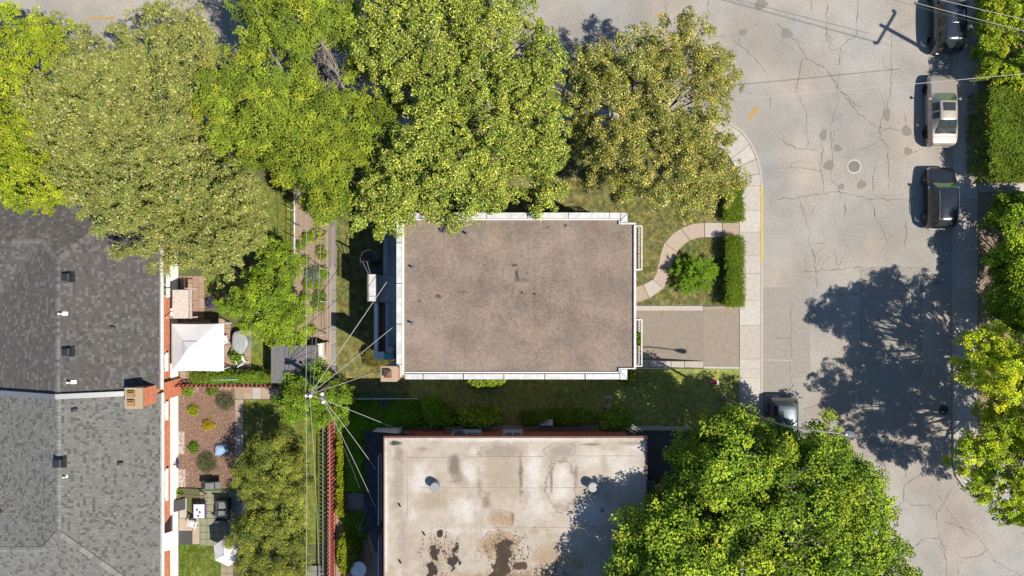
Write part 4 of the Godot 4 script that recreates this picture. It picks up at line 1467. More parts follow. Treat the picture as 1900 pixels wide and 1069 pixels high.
func central_house() -> void:
	rng.seed = 12
	var t := thing("flat_roofed_house", "two-storey house with flat brown gravel roof and white parapet, centre of the picture", "house", P(960, 550, YARD))
	var H := 7.2
	# walls
	var mb := MB.new()
	var wa := P(748, 404, H)
	var wb := P(1158, 694, H)
	mb.box(Vector3((wa.x + wb.x) / 2, 3.1, (wa.z + wb.z) / 2), Vector3(wb.x - wa.x, 7.8, wb.z - wa.z))
	var fa := P(1158, 420, H)
	var fb := P(1175, 679, H)
	mb.box(Vector3((fa.x + fb.x) / 2 + 0.01, 3.1, (fa.z + fb.z) / 2), Vector3(fb.x - fa.x, 7.8, fb.z - fa.z))
	add("wall", mb, M.beige_wall, t)
	# windows and garage door
	for fl in [1.3, 4.4]:
		for k in 4:
			window_part(t, Vector3(lerpf(wa.x, wb.x, 0.14 + 0.24 * k), fl, wb.z + 0.005), Vector3(1, 0, 0), Vector3(0, 0, 1), 1.3, 1.3)
			window_part(t, Vector3(lerpf(wa.x, wb.x, 0.14 + 0.24 * k), fl, wa.z - 0.005), Vector3(-1, 0, 0), Vector3(0, 0, -1), 1.2, 1.3)
		for k in 3:
			window_part(t, Vector3(fb.x + 0.015, fl + 0.2, lerpf(fa.z, fb.z, 0.14 + 0.24 * k)), Vector3(0, 0, -1), Vector3(1, 0, 0), 1.4, 1.3)
	mb = MB.new()
	for k in 5:
		mb.box(Vector3(fb.x + 0.03, -0.4 + k * 0.44, fb.z - 1.3), Vector3(0.06, 0.42, 2.5))
	add("garage_door", mb, M.white_rail, t)
	# gravel
	M.gravel = mat(Color(1, 1, 1), 0.95)
	M.gravel.albedo_texture = gravel_roof_texture()
	mb = MB.new()
	var o := P(748, 405, 7.05)
	var e := P(1182, 693, 7.05)
	mb.u0 = o.x; mb.w0 = o.z; mb.us = e.x - o.x; mb.ws = e.z - o.z
	mb.sheet(pp([748, 406, 1155, 406, 1155, 418, 1178, 418, 1178, 681, 1155, 681, 1155, 692, 748, 692], 7.05), 7.05)
	var rf := add("roof", mb, M.gravel, t)
	# seams where sheets of felt meet
	mb = MB.new()
	for l in [[823, 420, 823, 500], [823, 591, 823, 615], [823, 591, 817, 591], [902, 650, 902, 672], [980, 440, 980, 495], [1058, 500, 1058, 690], [1020, 545, 1020, 600], [863, 640, 863, 690], [1070, 432, 1080, 432], [942, 430, 942, 440], [1056, 560, 1100, 560]]:
		var pts := pp(l, 7.06)
		mb.ribbon(pts, [0.022, 0.022], 7.054)
	stuff(add("felt_seams", mb, mat(Color(0.1, 0.085, 0.075), 0.95), rf))
	# parapet coping, sheet by sheet
	var jn := [785.0, 860.0, 935.0, 1011.0, 1086.0]
	var xs := [750.0] + [826.0, 903.0, 979.0, 1055.0, 1131.0]
	for i in xs.size():
		var x1: float = xs[i + 1] - 0.8 if i + 1 < xs.size() else 1151.0
		flat_edge(t, "coping", xs[i], 394.5, x1, 405.5, 6.7, H, M.white_metal)
	flat_edge(t, "coping", 1151.8, 394.5, 1164.5, 412.5, 6.7, H + 0.01, M.white_metal)
	var xb := [751.0, 785.0, 860.0, 935.0, 1011.0, 1086.0]
	for i in xb.size():
		var x1: float = xb[i + 1] - 1.2 if i + 1 < xb.size() else 1149.5
		flat_edge(t, "coping", xb[i] + 0.4, 694.0, x1, 704.0, 6.7, H, M.white_metal)
	flat_edge(t, "coping", 1150.5, 685.5, 1164.0, 704.5, 6.7, H + 0.01, M.white_metal)
	var yb := [394.5, 450.5, 526.0, 601.5, 676.0, 700.0]
	for i in 5:
		flat_edge(t, "coping", 735.5, yb[i] + 0.5, 745.3, yb[i + 1] - 0.6, 6.7, H, M.white_metal)
	# inner upstand
	flat_edge(t, "upstand", 746.0, 404.0, 749.6, 696.0, 6.9, 7.16, M.white)
	flat_edge(t, "upstand", 750.2, 406.2, 1150.0, 408.4, 6.9, 7.15, M.white)
	flat_edge(t, "upstand", 750.2, 690.2, 1149.0, 692.4, 6.9, 7.15, M.white)
	for q in [[1149.5, 413.2, 1180.5, 416.6], [1176.2, 417.2, 1180.5, 682.4], [1149.5, 683.0, 1180.5, 686.2 - 1.2], [1148.2, 408.8, 1151.4, 416.6], [1148.0, 683.0, 1150.0, 692.0]]:
		flat_edge(t, "upstand", q[0], q[1], q[2], q[3], 6.8, 7.19, M.white_metal)
	mb = MB.new()
	mb.box(P(1157.5, 403, 7.22), Vector3(0.02, 0.014, 0.62), Basis(Vector3.UP, -0.72))
	mb.box(P(1157.0, 695, 7.22), Vector3(0.02, 0.014, 0.62), Basis(Vector3.UP, 0.72))
	add("joint_seal", mb, M.joint, t)
	for q in [[767, 497], [765, 600], [867, 434.5]]:
		vent_pipe(t, P(q[0], q[1], 7.05), 0.065, 0.4, M.galv)
	# chimney at the corner
	mb = MB.new()
	var ca := P(709, 682, 7.9)
	var cb := P(738, 707, 7.9)
	mb.box(Vector3((ca.x + cb.x) / 2, 3.95, (ca.z + cb.z) / 2), Vector3(cb.x - ca.x, 7.7, cb.z - ca.z))
	var ch := add("chimney", mb, M.mortar, t)
	brick_face(ch, Vector3(cb.x, 0, ca.z), Vector3(cb.x, 0, cb.z), 6.5, 7.78, Vector3(1, 0, 0), Color(0.36, 0.17, 0.11), [])
	flat_edge(ch, "chimney_cap", 706, 679.5, 736.5, 708.5, 7.8, 7.98, M.cap_stone, 0.02)
	mb = MB.new()
	var cc := P(720.5, 693, 8.05)
	for s in [-1, 1]:
		for r in [-1, 1]:
			mb.box(cc + Vector3(0.16 * s, 0.06, 0.16 * r), Vector3(0.03, 0.3, 0.03))
	for i in 4:
		var a := PI * 0.25 + i * PI * 0.5
		var b := a + PI * 0.5
		mb.tri(cc + Vector3(cos(a) * 0.3, 0.2, sin(a) * 0.3), cc + Vector3(cos(b) * 0.3, 0.2, sin(b) * 0.3), cc + Vector3(0, 0.36, 0), Vector3.UP)
		mb.tri(cc + Vector3(cos(a) * 0.3, 0.19, sin(a) * 0.3), cc + Vector3(cos(b) * 0.3, 0.19, sin(b) * 0.3), cc + Vector3(0, 0.18, 0), Vector3.DOWN)
	add("chimney_cowl", mb, M.rust, ch)
	# front balconies
	for q in [[418.0, 502.0, 4.3], [592.0, 681.0, 3.4]]:
		var h: float = q[2]
		var a := P(1191, q[0] + 1.5, h + 1.0)
		var b := P(1191, q[1] - 1.5, h + 1.0)
		var wx := P(1176, 0, H).x
		mb = MB.new()
		mb.box(Vector3((wx + a.x) / 2, h - 0.1, (a.z + b.z) / 2), Vector3(a.x - wx + 0.1, 0.18, b.z - a.z + 0.1))
		var bal := add("balcony", mb, mat(seen(196, 176, 158), 0.9, 0, M.fine, 1.2), t)
		rail(bal, Vector3(a.x, h, a.z), Vector3(b.x, h, b.z), 1.0, M.white_rail, 0.13, "railing", 0.03)
		rail(bal, Vector3(wx, h, a.z), Vector3(a.x, h, a.z), 1.0, M.white_rail, 0.13, "railing", 0.03)
		rail(bal, Vector3(wx, h, b.z), Vector3(a.x, h, b.z), 1.0, M.white_rail, 0.13, "railing", 0.03)
	# rear terrace, its slab, parapets and rails
	var FL := 3.6
	var tr := Node3D.new()
	tr.name = "rear_terrace"
	t.add_child(tr)
	org[tr] = org[t]
	var wx2 := wa.x
	var floor_poly := func(x0: float, y0: float, y1: float, h: float) -> PackedVector2Array:
		var a := P(x0, y0, h)
		var b := P(x0, y1, h)
		return PackedVector2Array([Vector2(a.x, a.z), Vector2(wx2, a.z), Vector2(wx2, b.z), Vector2(b.x, b.z)])
	mb = MB.new()
	mb.slab(floor_poly.call(711, 432, 510, FL), FL - 0.2, FL, 0.01)
	add("deck", mb, M.deck_blue, tr)
	mb = MB.new()
	mb.slab(floor_poly.call(697, 510.5, 561, FL), FL - 0.2, FL, 0.01)
	add("deck", mb, M.deck_blue, tr)
	mb = MB.new()
	mb.slab(floor_poly.call(715, 561.5, 667, FL), FL - 0.2, FL, 0.01)
	add("deck", mb, M.deck_blue, tr)
	flat_edge(tr, "parapet", 683.5, 509, 697, 549, FL - 0.2, 4.55, M.white_metal)
	flat_edge(tr, "parapet", 683.5, 549.8, 697, 559, FL - 0.2, 4.55, M.white_metal)
	flat_edge(tr, "parapet", 693.8, 562, 701, 667, FL - 0.3, 3.95, M.white_metal)
	flat_edge(tr, "parapet", 701.4, 653, 713, 667, FL - 0.3, 3.95, M.white_metal)
	# supports down to the ground
	mb = MB.new()
	for q in [[700, 515], [700, 664], [714, 440]]:
		var p := P(q[0], q[1], FL)
		mb.box(Vector3(p.x + 0.15, 1.7, p.z), Vector3(0.14, 3.4, 0.14))
	add("post", mb, M.white_metal, tr)
	var K: Material = M.black_metal
	var r0 := P(716, 436, FL + 1.0)
	var r1 := P(716, 510, FL + 1.0)
	rail(tr, Vector3(r0.x, FL, r0.z), Vector3(r1.x, FL, r1.z), 1.0, mat(Color(0.22, 0.26, 0.3), 0.4, 0.4), 0.11)
	var r2 := P(717.5, 563, FL + 1.0)
	var r3 := P(717.5, 652, FL + 1.0)
	rail(tr, Vector3(r2.x, FL, r2.z), Vector3(r3.x, FL, r3.z), 1.0, mat(Color(0.22, 0.26, 0.3), 0.4, 0.4), 0.11)
	var r4 := P(682, 509, 5.0)
	var r5 := P(682, 560, 5.0)
	rail(tr, Vector3(r4.x, FL + 0.3, r4.z), Vector3(r5.x, FL + 0.3, r5.z), 1.1, mat(Color(0.12, 0.11, 0.11), 0.4, 0.4), 0.1)
	# window box of dry soil below the rail
	mb = MB.new()
	mb.slab(rect(702, 561, 714.4, 652, FL - 0.3), FL - 0.6, FL - 0.35, 0.01)
	var pb := add("planter", mb, M.mulch, tr)
	for i in 9:
		var a := P(703, 566 + i * 10.5, FL - 0.1)
		var q := MB.new()
		q.box(a + Vector3(0.02, -0.1, 0), Vector3(0.14, 0.16, 0.12))
		add("baluster_block", q, M.black, pb)
	# spiral stair
	var sp := Node3D.new()
	sp.name = "spiral_stair"
	t.add_child(sp)
	org[sp] = org[t]
	var sc := P(690, 487, 2.4)
	mb = MB.new()
	mb.tube([Vector3(sc.x, 0.1, sc.z), Vector3(sc.x, 4.7, sc.z)], [0.06, 0.06], 10)
	add("newel_post", mb, K, sp)
	var rl := []
	for i in 18:
		var a0 := -0.3 - TAU * 0.72 * i / 18.0
		var a1 := a0 - TAU * 0.72 / 18.0 - 0.06
		var y := 3.5 - i * 0.19
		var st := MB.new()
		var r := 0.72
		var pl := PackedVector2Array([Vector2(sc.x, sc.z), Vector2(sc.x + cos(a0) * r, sc.z + sin(a0) * r), Vector2(sc.x + cos((a0 + a1) / 2) * r, sc.z + sin((a0 + a1) / 2) * r), Vector2(sc.x + cos(a1) * r, sc.z + sin(a1) * r)])
		st.slab(pl, y - 0.03, y, 0.005)
		add("tread", st, M.dark_grey, sp)
		rl.append(Vector3(sc.x + cos(a0) * 0.74, y + 0.95, sc.z + sin(a0) * 0.74))
	for i in 3:
		var st := MB.new()
		var q := P(701, 508 - i * 6.5, FL - 0.19 * i)
		st.box(q + Vector3(0.0, -0.05, 0.12), Vector3(0.8, 0.04, 0.24))
		add("tread", st, M.dark_grey, sp)
	mb = MB.new()
	mb.tube(rl, [0.022], 6)
	for p in rl:
		mb.tube([p, p - Vector3(0, 0.95, 0)], [0.012, 0.012], 4, false)
	mb.tube([P(684, 509, 4.7), Vector3(sc.x - 0.1, 4.7, sc.z)], [0.03, 0.03], 6)
	mb.tube([P(687.5, 509, 4.4), Vector3(sc.x + 0.1, 4.4, sc.z)], [0.03, 0.03], 6)
	add("handrail", mb, mat(Color(0.16, 0.16, 0.17), 0.35, 0.5), sp)

func southern_house() -> void:
	rng.seed = 31
	var t := thing("white_roofed_house", "brick house with stained white flat roof edged in dark red metal", "house", P(950, 960, YARD))
	var H := 7.0
	M.vent_metal = mat(Color(0.3, 0.31, 0.31), 0.55, 0.3, M.soft, 0.5)
	var a := P(712, 810, H)
	var b := P(1200.5, 1200, H)
	var nz := 9.32
	var ex := 7.39
	var mb := MB.new()
	mb.box(Vector3((a.x + 0.2 + ex - 0.03) / 2, 3.4, (nz + 0.03 + 26.0) / 2), Vector3(ex - 0.03 - a.x - 0.2, 6.8, 26.0 - nz - 0.03))
	add("wall", mb, M.mortar, t)
	var x0 := a.x + 0.2
	var w := [[-2.9, 1.75, 1.25, 1.2, 2], [0.05, 1.15, 1.25, 1.2, 2]]
	var holes := []
	for q in w:
		holes.append([q[0] - q[1] * 0.5 - x0 - 0.03, q[0] + q[1] * 0.5 - x0 + 0.03, q[2] - 0.1, q[2] + q[3] + 0.03])
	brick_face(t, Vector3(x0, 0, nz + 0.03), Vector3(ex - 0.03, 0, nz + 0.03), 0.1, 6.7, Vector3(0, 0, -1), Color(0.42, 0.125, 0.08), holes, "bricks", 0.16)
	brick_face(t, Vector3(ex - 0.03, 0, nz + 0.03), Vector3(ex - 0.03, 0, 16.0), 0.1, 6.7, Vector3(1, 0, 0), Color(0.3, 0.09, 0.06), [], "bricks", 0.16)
	for q in w:
		window_part(t, Vector3(q[0], q[2], nz + 0.0), Vector3(1, 0, 0), Vector3(0, 0, -1), q[1], q[3], true, q[4])
	# eaves: the roof reaches a metre past the north wall
	mb = MB.new()
	mb.box(Vector3((a.x + b.x) / 2, 6.82, (a.z + 26.0) / 2), Vector3(b.x - a.x - 0.04, 0.2, 26.0 - a.z - 0.04))
	add("eaves", mb, M.red_trim, t)
	M.membrane = mat(Color(1, 1, 1), 0.8)
	M.membrane.albedo_texture = white_roof_texture()
	mb = MB.new()
	var o := P(712, 810, 6.94)
	var e := P(1202, 1190, 6.94)
	mb.u0 = o.x; mb.w0 = o.z; mb.us = e.x - o.x; mb.ws = e.z - o.z
	# slightly uneven membrane
	var nx := 90
	var nzz := 70
	var pt := func(i: int, j: int) -> Vector3:
		var px := lerpf(714, 1198.5, float(i) / nx)
		var py := lerpf(812, 1190, float(j) / nzz)
		var q := P(px, py, 6.94)
		var k := minf(minf(i, nx - i), j) / 6.0
		q.y = 6.94 + 0.03 * noise.get_noise_2d(q.x * 14.0, q.z * 14.0) + 0.07 * clampf(1.0 - k, 0, 1)
		return q
	for i in nx:
		for j in nzz:
			mb.quad(pt.call(i, j), pt.call(i + 1, j), pt.call(i + 1, j + 1), pt.call(i, j + 1), Vector3.UP)
	var rf := add("roof", mb, M.membrane, t)
	mb = MB.new()
	for l in [[756, 850, 840, 850], [868, 849, 1010, 848], [1060, 847, 1195, 847], [780, 906, 1195, 906], [755, 824, 757, 960], [900, 981, 1150, 980]]:
		mb.ribbon(pp(l, 6.97), [0.015, 0.015], 6.985)
	stuff(add("membrane_seams", mb, mat(Color(0.36, 0.31, 0.26), 0.9), rf))
	for q in [[711.5, 810, 1201, 811.4], [711.5, 811.5, 713.2, 1190], [1199.2, 811.5, 1201, 1190]]:
		flat_edge(t, "edge_trim", q[0], q[1], q[2], q[3], 6.7, 7.06, M.red_trim, 0.01)
	for q in [[809, 899], [1098, 899]]:
		mb = MB.new()
		var c := P(q[0], q[1], 6.95)
		mb.lathe(c, [Vector2(0.3, 0.0), Vector2(0.21, 0.06), Vector2(0.2, 0.26), Vector2(0.27, 0.28), Vector2(0.27, 0.58), Vector2(0.25, 0.6), Vector2(0.0001, 0.6)], 20)
		add("roof_ventilator", mb, M.vent_metal, t)
	for q in [[741, 936], [786, 989], [742, 1041]]:
		mb = MB.new()
		var c := P(q[0], q[1], 6.95)
		mb.tube([c, c + Vector3(0.02, 0.16, 0.0), c + Vector3(0.12, 0.2, 0.06)], [0.05, 0.045, 0.04], 8)
		add("vent_elbow", mb, M.black, t)
	vent_pipe(t, P(1117, 946.5, 6.94), 0.06, 0.2, M.mid_grey)
	# shingled porch roof on the west
	var pa := P(676, 801, 3.2)
	var pb := P(676, 986, 3.2)
	var pr := Node3D.new()
	pr.name = "porch_roof"
	t.add_child(pr)
	org[pr] = org[t]
	var dk := [Color(0.028, 0.028, 0.034), Color(0.045, 0.045, 0.052), Color(0.02, 0.02, 0.024)]
	shingle_plane(pr, [Vector3(pa.x, 3.05, pa.z), Vector3(pa.x, 3.05, pb.z), Vector3(-6.9, 3.75, pb.z), Vector3(-6.9, 3.75, pa.z)], Vector3(0, 0, 1), 0.28, 0.16, dk, [0.5, 0.8, 1.0])
	shingle_plane(pr, [Vector3(-6.88, 3.72, pa.z), Vector3(-5.9, 3.72, pa.z), Vector3(-5.9, 3.9, nz), Vector3(-6.88, 3.9, nz)], Vector3(1, 0, 0), 0.28, 0.16, dk, [0.5, 0.8, 1.0])
	mb = MB.new()
	mb.box(Vector3((pa.x - 7.0) / 2, 1.5, (pa.z + pb.z) / 2), Vector3(-7.0 - pa.x - 0.5, 2.9, pb.z - pa.z - 0.6))
	add("porch", mb, M.stucco, t)
	# north walk along the wall
	mb = MB.new()
	mb.slab(pp([690, 793, 1165, 787.5, 1165, 797, 690, 801], 0.2), 0.0, 0.16, 0.01)
	add("footing", mb, M.concrete_b, t)
	# west rails
	var rm := mat(Color(0.3, 0.34, 0.4), 0.4, 0.3)
	for q in [[848.0, 975.0], [1001.0, 1180.0]]:
		var r0 := P(702, q[0], 5.0)
		var r1 := P(702, q[1], 5.0)
		mb = MB.new()
		mb.box(Vector3(r0.x + 0.45, 3.92, (r0.z + r1.z) / 2), Vector3(1.0, 0.14, r1.z - r0.z))
		var bl := add("balcony", mb, M.dark_grey, t)
		rail(bl, Vector3(r0.x, 4.0, r0.z), Vector3(r1.x, 4.0, r1.z), 1.0, rm, 0.12, "railing", 0.026)
	# outside stair to the porch
	var stt := Node3D.new()
	stt.name = "outside_stair"
	t.add_child(stt)
	org[stt] = org[t]
	for i in 12:
		var s := MB.new()
		var q := P(695, 975 + i * 7, 3.0)
		s.box(Vector3(q.x, 3.0 - i * 0.24, q.z), Vector3(0.95, 0.05, 0.3))
		add("tread", s, M.dark_grey, stt)
	mb = MB.new()
	var h0 := P(672, 965, 3.6)
	mb.tube([P(678, 962, 3.9), P(671, 968, 3.8), P(667, 980, 3.7), P(669, 992, 3.5)], [0.03], 6)
	mb.tube([P(671, 973, 3.5), P(690, 1040, 1.4)], [0.03, 0.03], 6)
	add("handrail", mb, M.black_metal, stt)
	# meters and cables on the north wall
	mb = MB.new()
	for i in 4:
		mb.lathe(Vector3(-4.1 + i * 0.26, 1.2, nz - 0.2), [Vector2(0.0001, 0), Vector2(0.1, 0.0), Vector2(0.1, 0.14), Vector2(0.0001, 0.16)], 12, Basis(Vector3.RIGHT, -PI / 2))
	mb.box(Vector3(-3.7, 1.2, nz - 0.09), Vector3(1.15, 0.3, 0.14))
	add("electric_meters", mb, M.galv, t)
	mb = MB.new()
	mb.tube([Vector3(-4.3, 1.3, nz - 0.06), Vector3(-4.5, 3.0, nz - 0.06), Vector3(-4.6, 6.6, nz - 0.06)], [0.035], 6)
	add("conduit", mb, M.galv, t)
# ---------- cars: one lofted skin cut into its panels; front is -z
# st rows: [z, half width, sill, shoulder height, top height at the middle, half width of the top, zone]
func car(label: String, at: Vector3, turn: float, c: Dictionary) -> Node3D:
	var t := thing("parked_car", label, "car", at, "cars parked along the street")
	t.rotation.y = turn
	org[t] = Vector3.ZERO
	var L: float = c.length
	var W: float = c.width * 0.5
	var rows := []
	var zones := []
	for r in c.rows:
		var z: float = (r[0] - 0.5) * L
		var w: float = W * r[1]
		var sh: float = r[2]
		var tp: float = r[3]
		var tw: float = W * r[4]
		var sill: float = r[6] if r.size() > 6 else 0.22
		var mid := lerpf(sill, sh, 0.5)
		rows.append([Vector3(w * 0.93, sill, z), Vector3(w * 0.985, lerpf(sill, sh, 0.25), z), Vector3(w, mid, z), Vector3(w * 0.985, lerpf(sill, sh, 0.82), z), Vector3(w * 0.94, sh, z),
			Vector3(lerpf(w * 0.9, tw, 0.05), sh + 0.02, z), Vector3(tw, maxf(tp - 0.06, sh + 0.03), z), Vector3(tw * 0.86, maxf(tp - 0.015, sh + 0.035), z), Vector3(tw * 0.45, tp + 0.01, z), Vector3(0, tp + 0.02, z)])
		zones.append(r[5])
	var parts := {}
	var nr := rows.size()
	var J := 10
	var get := func(i: int, j: int) -> Vector3:
		if j < J:
			return rows[i][j]
		var p: Vector3 = rows[i][2 * J - 2 - j]
		return Vector3(-p.x, p.y, p.z)
	# smooth normals
	var nm := []
	for i in nr:
		var line := []
		for j in 2 * J - 1:
			var du: Vector3 = get.call(mini(i + 1, nr - 1), j) - get.call(maxi(i - 1, 0), j)
			var dv: Vector3 = get.call(i, mini(j + 1, 2 * J - 2)) - get.call(i, maxi(j - 1, 0))
			line.append(dv.cross(du).normalized())
		nm.append(line)
	for i in nr - 1:
		var z0: String = zones[i]
		var za: float = rows[i][0].z
		var zb: float = rows[i + 1][0].z
		for j in 2 * J - 2:
			var k := j if j < J - 1 else 2 * J - 3 - j
			var name_ := "body"
			if k >= 6:
				name_ = {"hood": "hood", "wind": "windshield", "roof": "roof", "rear": "rear_window", "deck": "trunk_lid", "nose": "bumper", "tail": "bumper"}.get(z0, "body")
			elif k == 5:
				name_ = "side_window" if z0 == "roof" and c.pillars.find(i) < 0 else "body"
			elif k == 3 or k == 2:
				if i <= 1:
					name_ = "headlight"
				elif i >= nr - 3 and k == 3:
					name_ = "tail_light"
			if (k <= 1) and z0 != "nose" and z0 != "tail":
				var zm := (za + zb) * 0.5
				var skip := false
				for wz in c.wheels:
					if absf(zm - (wz - 0.5) * L) < 0.38:
						skip = true
				if skip:
					continue
			var key := name_
			if name_ in ["side_window", "headlight", "tail_light"]:
				var grp := 0
				for q in c.pillars:
					if i > q:
						grp += 1
				key = "%s|%s%s" % [name_, "a" if j < J - 1 else "b", str(grp) if name_ == "side_window" else ""]
			elif name_ == "bumper":
				key = "bumper|" + z0
			if not parts.has(key):
				parts[key] = MB.new()
			var mb: MB = parts[key]
			var a: Vector3 = get.call(i, j)
			var b: Vector3 = get.call(i + 1, j)
			var d: Vector3 = get.call(i + 1, j + 1)
			var e: Vector3 = get.call(i, j + 1)
			if name_ in ["windshield", "rear_window", "side_window"]:
				mb.quad(a, b, d, e, Vector3(a.x, 1, 0))
			else:
				var na: Vector3 = nm[i][j]
				var nb: Vector3 = nm[i + 1][j]
				var nd: Vector3 = nm[i + 1][j + 1]
				var ne: Vector3 = nm[i][j + 1]
				mb.stri(a, b, d, na, nb, nd)
				mb.stri(a, d, e, na, nd, ne)
	# close the ends
	for e in [0, nr - 1]:
		var mb: MB = parts["body"]
		var ctr := Vector3(0, rows[e][2].y, rows[e][0].z)
		for j in 2 * J - 2:
			mb.tri(get.call(e, j), get.call(e, j + 1), ctr, Vector3(0, 0, -1 if e == 0 else 1))
		mb.tri(get.call(e, 0), get.call(e, 2 * J - 2), ctr, Vector3(0, 0, -1 if e == 0 else 1))
	var paint: Material = c.paint
	var glass: Material = c.glass
	for key in parts:
		var k: String = key.get_slice("|", 0)
		var m: Material = paint
		if k == "windshield":
			m = glass
		elif k == "rear_window" or k == "side_window":
			m = c.get("glass_side", M.car_glass)
		elif k == "headlight":
			m = M.head
		elif k == "tail_light":
			m = M.tail
		add(k, parts[key], m, t)
	# floor and cabin
	var mb := MB.new()
	mb.box(Vector3(0, 0.32, 0), Vector3(W * 1.7, 0.08, L * 0.82))
	var cz: float = (c.cowl - 0.5) * L
	add("floor", mb, M.seat, t)
	mb = MB.new()
	mb.box(Vector3(0, c.belt - 0.1, cz + 0.22), Vector3(W * 1.5, 0.16, 0.5))
	add("dashboard", mb, c.get("dash", M.dash), t)
	for s in [-1, 1]:
		mb = MB.new()
		mb.box(Vector3(0.37 * s, 0.6, cz + 1.15), Vector3(0.48, 0.2, 0.5))
		mb.box(Vector3(0.37 * s, 0.9, cz + 1.42), Vector3(0.46, 0.62, 0.16), Basis(Vector3.RIGHT, 0.25))
		mb.box(Vector3(0.37 * s, 1.2, cz + 1.52), Vector3(0.24, 0.14, 0.1))
		add("seat", mb, M.seat, t)
	mb = MB.new()
	mb.box(Vector3(0, 0.62, cz + 2.0), Vector3(1.2, 0.2, 0.5))
	mb.box(Vector3(0, 0.9, cz + 2.3), Vector3(1.2, 0.55, 0.16), Basis(Vector3.RIGHT, 0.3))
	add("rear_seat", mb, M.seat, t)
	# wheels
	for wz in c.wheels:
		for s in [-1, 1]:
			var wh := Node3D.new()
			wh.name = "wheel"
			t.add_child(wh, true)
			org[wh] = Vector3.ZERO
			var q := Vector3(s * (W - 0.1), 0.32, (wz - 0.5) * L)
			var b := Basis(Vector3(0, 0, 1), -PI / 2 * s)
			var ty := MB.new()
			ty.lathe(q, [Vector2(0.2, -0.1), Vector2(0.3, -0.1), Vector2(0.325, -0.06), Vector2(0.325, 0.06), Vector2(0.3, 0.1), Vector2(0.215, 0.11)], 24, b)
			add("tyre", ty, M.tyre, wh)
			var ri := MB.new()
			ri.lathe(q, [Vector2(0.215, 0.1), Vector2(0.195, 0.105), Vector2(0.185, 0.06)], 20, b)
			for i in 5:
				var a := TAU * i / 5.0
				var d := b * Vector3(cos(a), 0, sin(a))
				ri.bar(q + b * Vector3(0, 0.085, 0), q + b * Vector3(0, 0.085, 0) + d * 0.19, 0.05, 0.03)
			ri.lathe(q, [Vector2(0.05, 0.07), Vector2(0.05, 0.11), Vector2(0.0001, 0.115)], 10, b)
			add("rim", ri, c.get("rim", M.rim), wh)
			var hub := MB.new()
			hub.lathe(q, [Vector2(0.19, 0.03), Vector2(0.0001, 0.03)], 16, b)
			add("brake_disc", hub, M.black, wh)
	# wheel housings
	mb = MB.new()
	for wz in c.wheels:
		mb.box(Vector3(0, 0.5, (wz - 0.5) * L), Vector3(W * 1.5, 0.4, 0.74))
	add("wheel_housing", mb, M.black, t)
	# mirrors, handles
	for s in [-1, 1]:
		mb = MB.new()
		mb.lathe(Vector3(s * (W + 0.09), c.belt + 0.06, cz + 0.34), [Vector2(0.0001, -0.09), Vector2(0.09, -0.05), Vector2(0.1, 0.02), Vector2(0.0001, 0.08)], 10)
		mb.bar(Vector3(s * (W * 0.86), c.belt + 0.0, cz + 0.36), Vector3(s * (W + 0.06), c.belt + 0.03, cz + 0.34), 0.06, 0.04)
		add("mirror", mb, c.get("mirror", paint), t)
		for q in c.handles:
			mb = MB.new()
			mb.box(Vector3(s * (W * 0.985 + 0.012), c.belt - 0.13, (q - 0.5) * L), Vector3(0.03, 0.035, 0.2))
			add("door_handle", mb, M.chrome, t)
		if c.has("rails"):
			mb = MB.new()
			var zr: Array = c.rails
			var rp := []
			for i in 7:
				var f := i / 6.0
				rp.append(Vector3(s * W * 0.69, c.high + 0.03 - 0.05 * pow(absf(f - 0.5) * 2.0, 4.0), lerpf((zr[0] - 0.5) * L, (zr[1] - 0.5) * L, f)))
			mb.tube(rp, [0.026], 6)
			add("roof_rail", mb, M.chrome, t)
	if c.has("sunroof"):
		mb = MB.new()
		var q: Array = c.sunroof
		mb.slab(PackedVector2Array([Vector2(-0.38, (q[0] - 0.5) * L), Vector2(0.38, (q[0] - 0.5) * L), Vector2(0.38, (q[1] - 0.5) * L), Vector2(-0.38, (q[1] - 0.5) * L)]), c.high - 0.05, c.high + 0.034, 0.012)
		add("sunroof", mb, M.glass_dark, t)
		if c.has("sunroof_frame"):
			mb = MB.new()
			for s in [-1, 1]:
				mb.box(Vector3(s * 0.4, c.high + 0.03, ((q[0] + q[1]) / 2 - 0.5) * L), Vector3(0.025, 0.02, (q[1] - q[0]) * L))
			mb.box(Vector3(0, c.high + 0.03, (q[1] - 0.5) * L + 0.02), Vector3(0.825, 0.02, 0.025))
			add("sunroof_frame", mb, M.chrome, t)
	if c.has("wiper"):
		mb = MB.new()
		mb.bar(Vector3(-0.5, c.belt + 0.06, cz + 0.02), Vector3(0.1, c.belt + 0.05, cz - 0.02), 0.02, 0.02)
		mb.bar(Vector3(0.1, c.belt + 0.06, cz + 0.02), Vector3(0.6, c.belt + 0.05, cz + 0.0), 0.02, 0.02)
		add("wiper", mb, M.black, t)
	# lower bumper bars
	mb = MB.new()
	mb.box(Vector3(0, 0.42, L * 0.5 - 0.02), Vector3(W * 1.3, 0.1, 0.05))
	add("rear_bumper_bar", mb, c.get("trim", M.chrome), t)
	return t

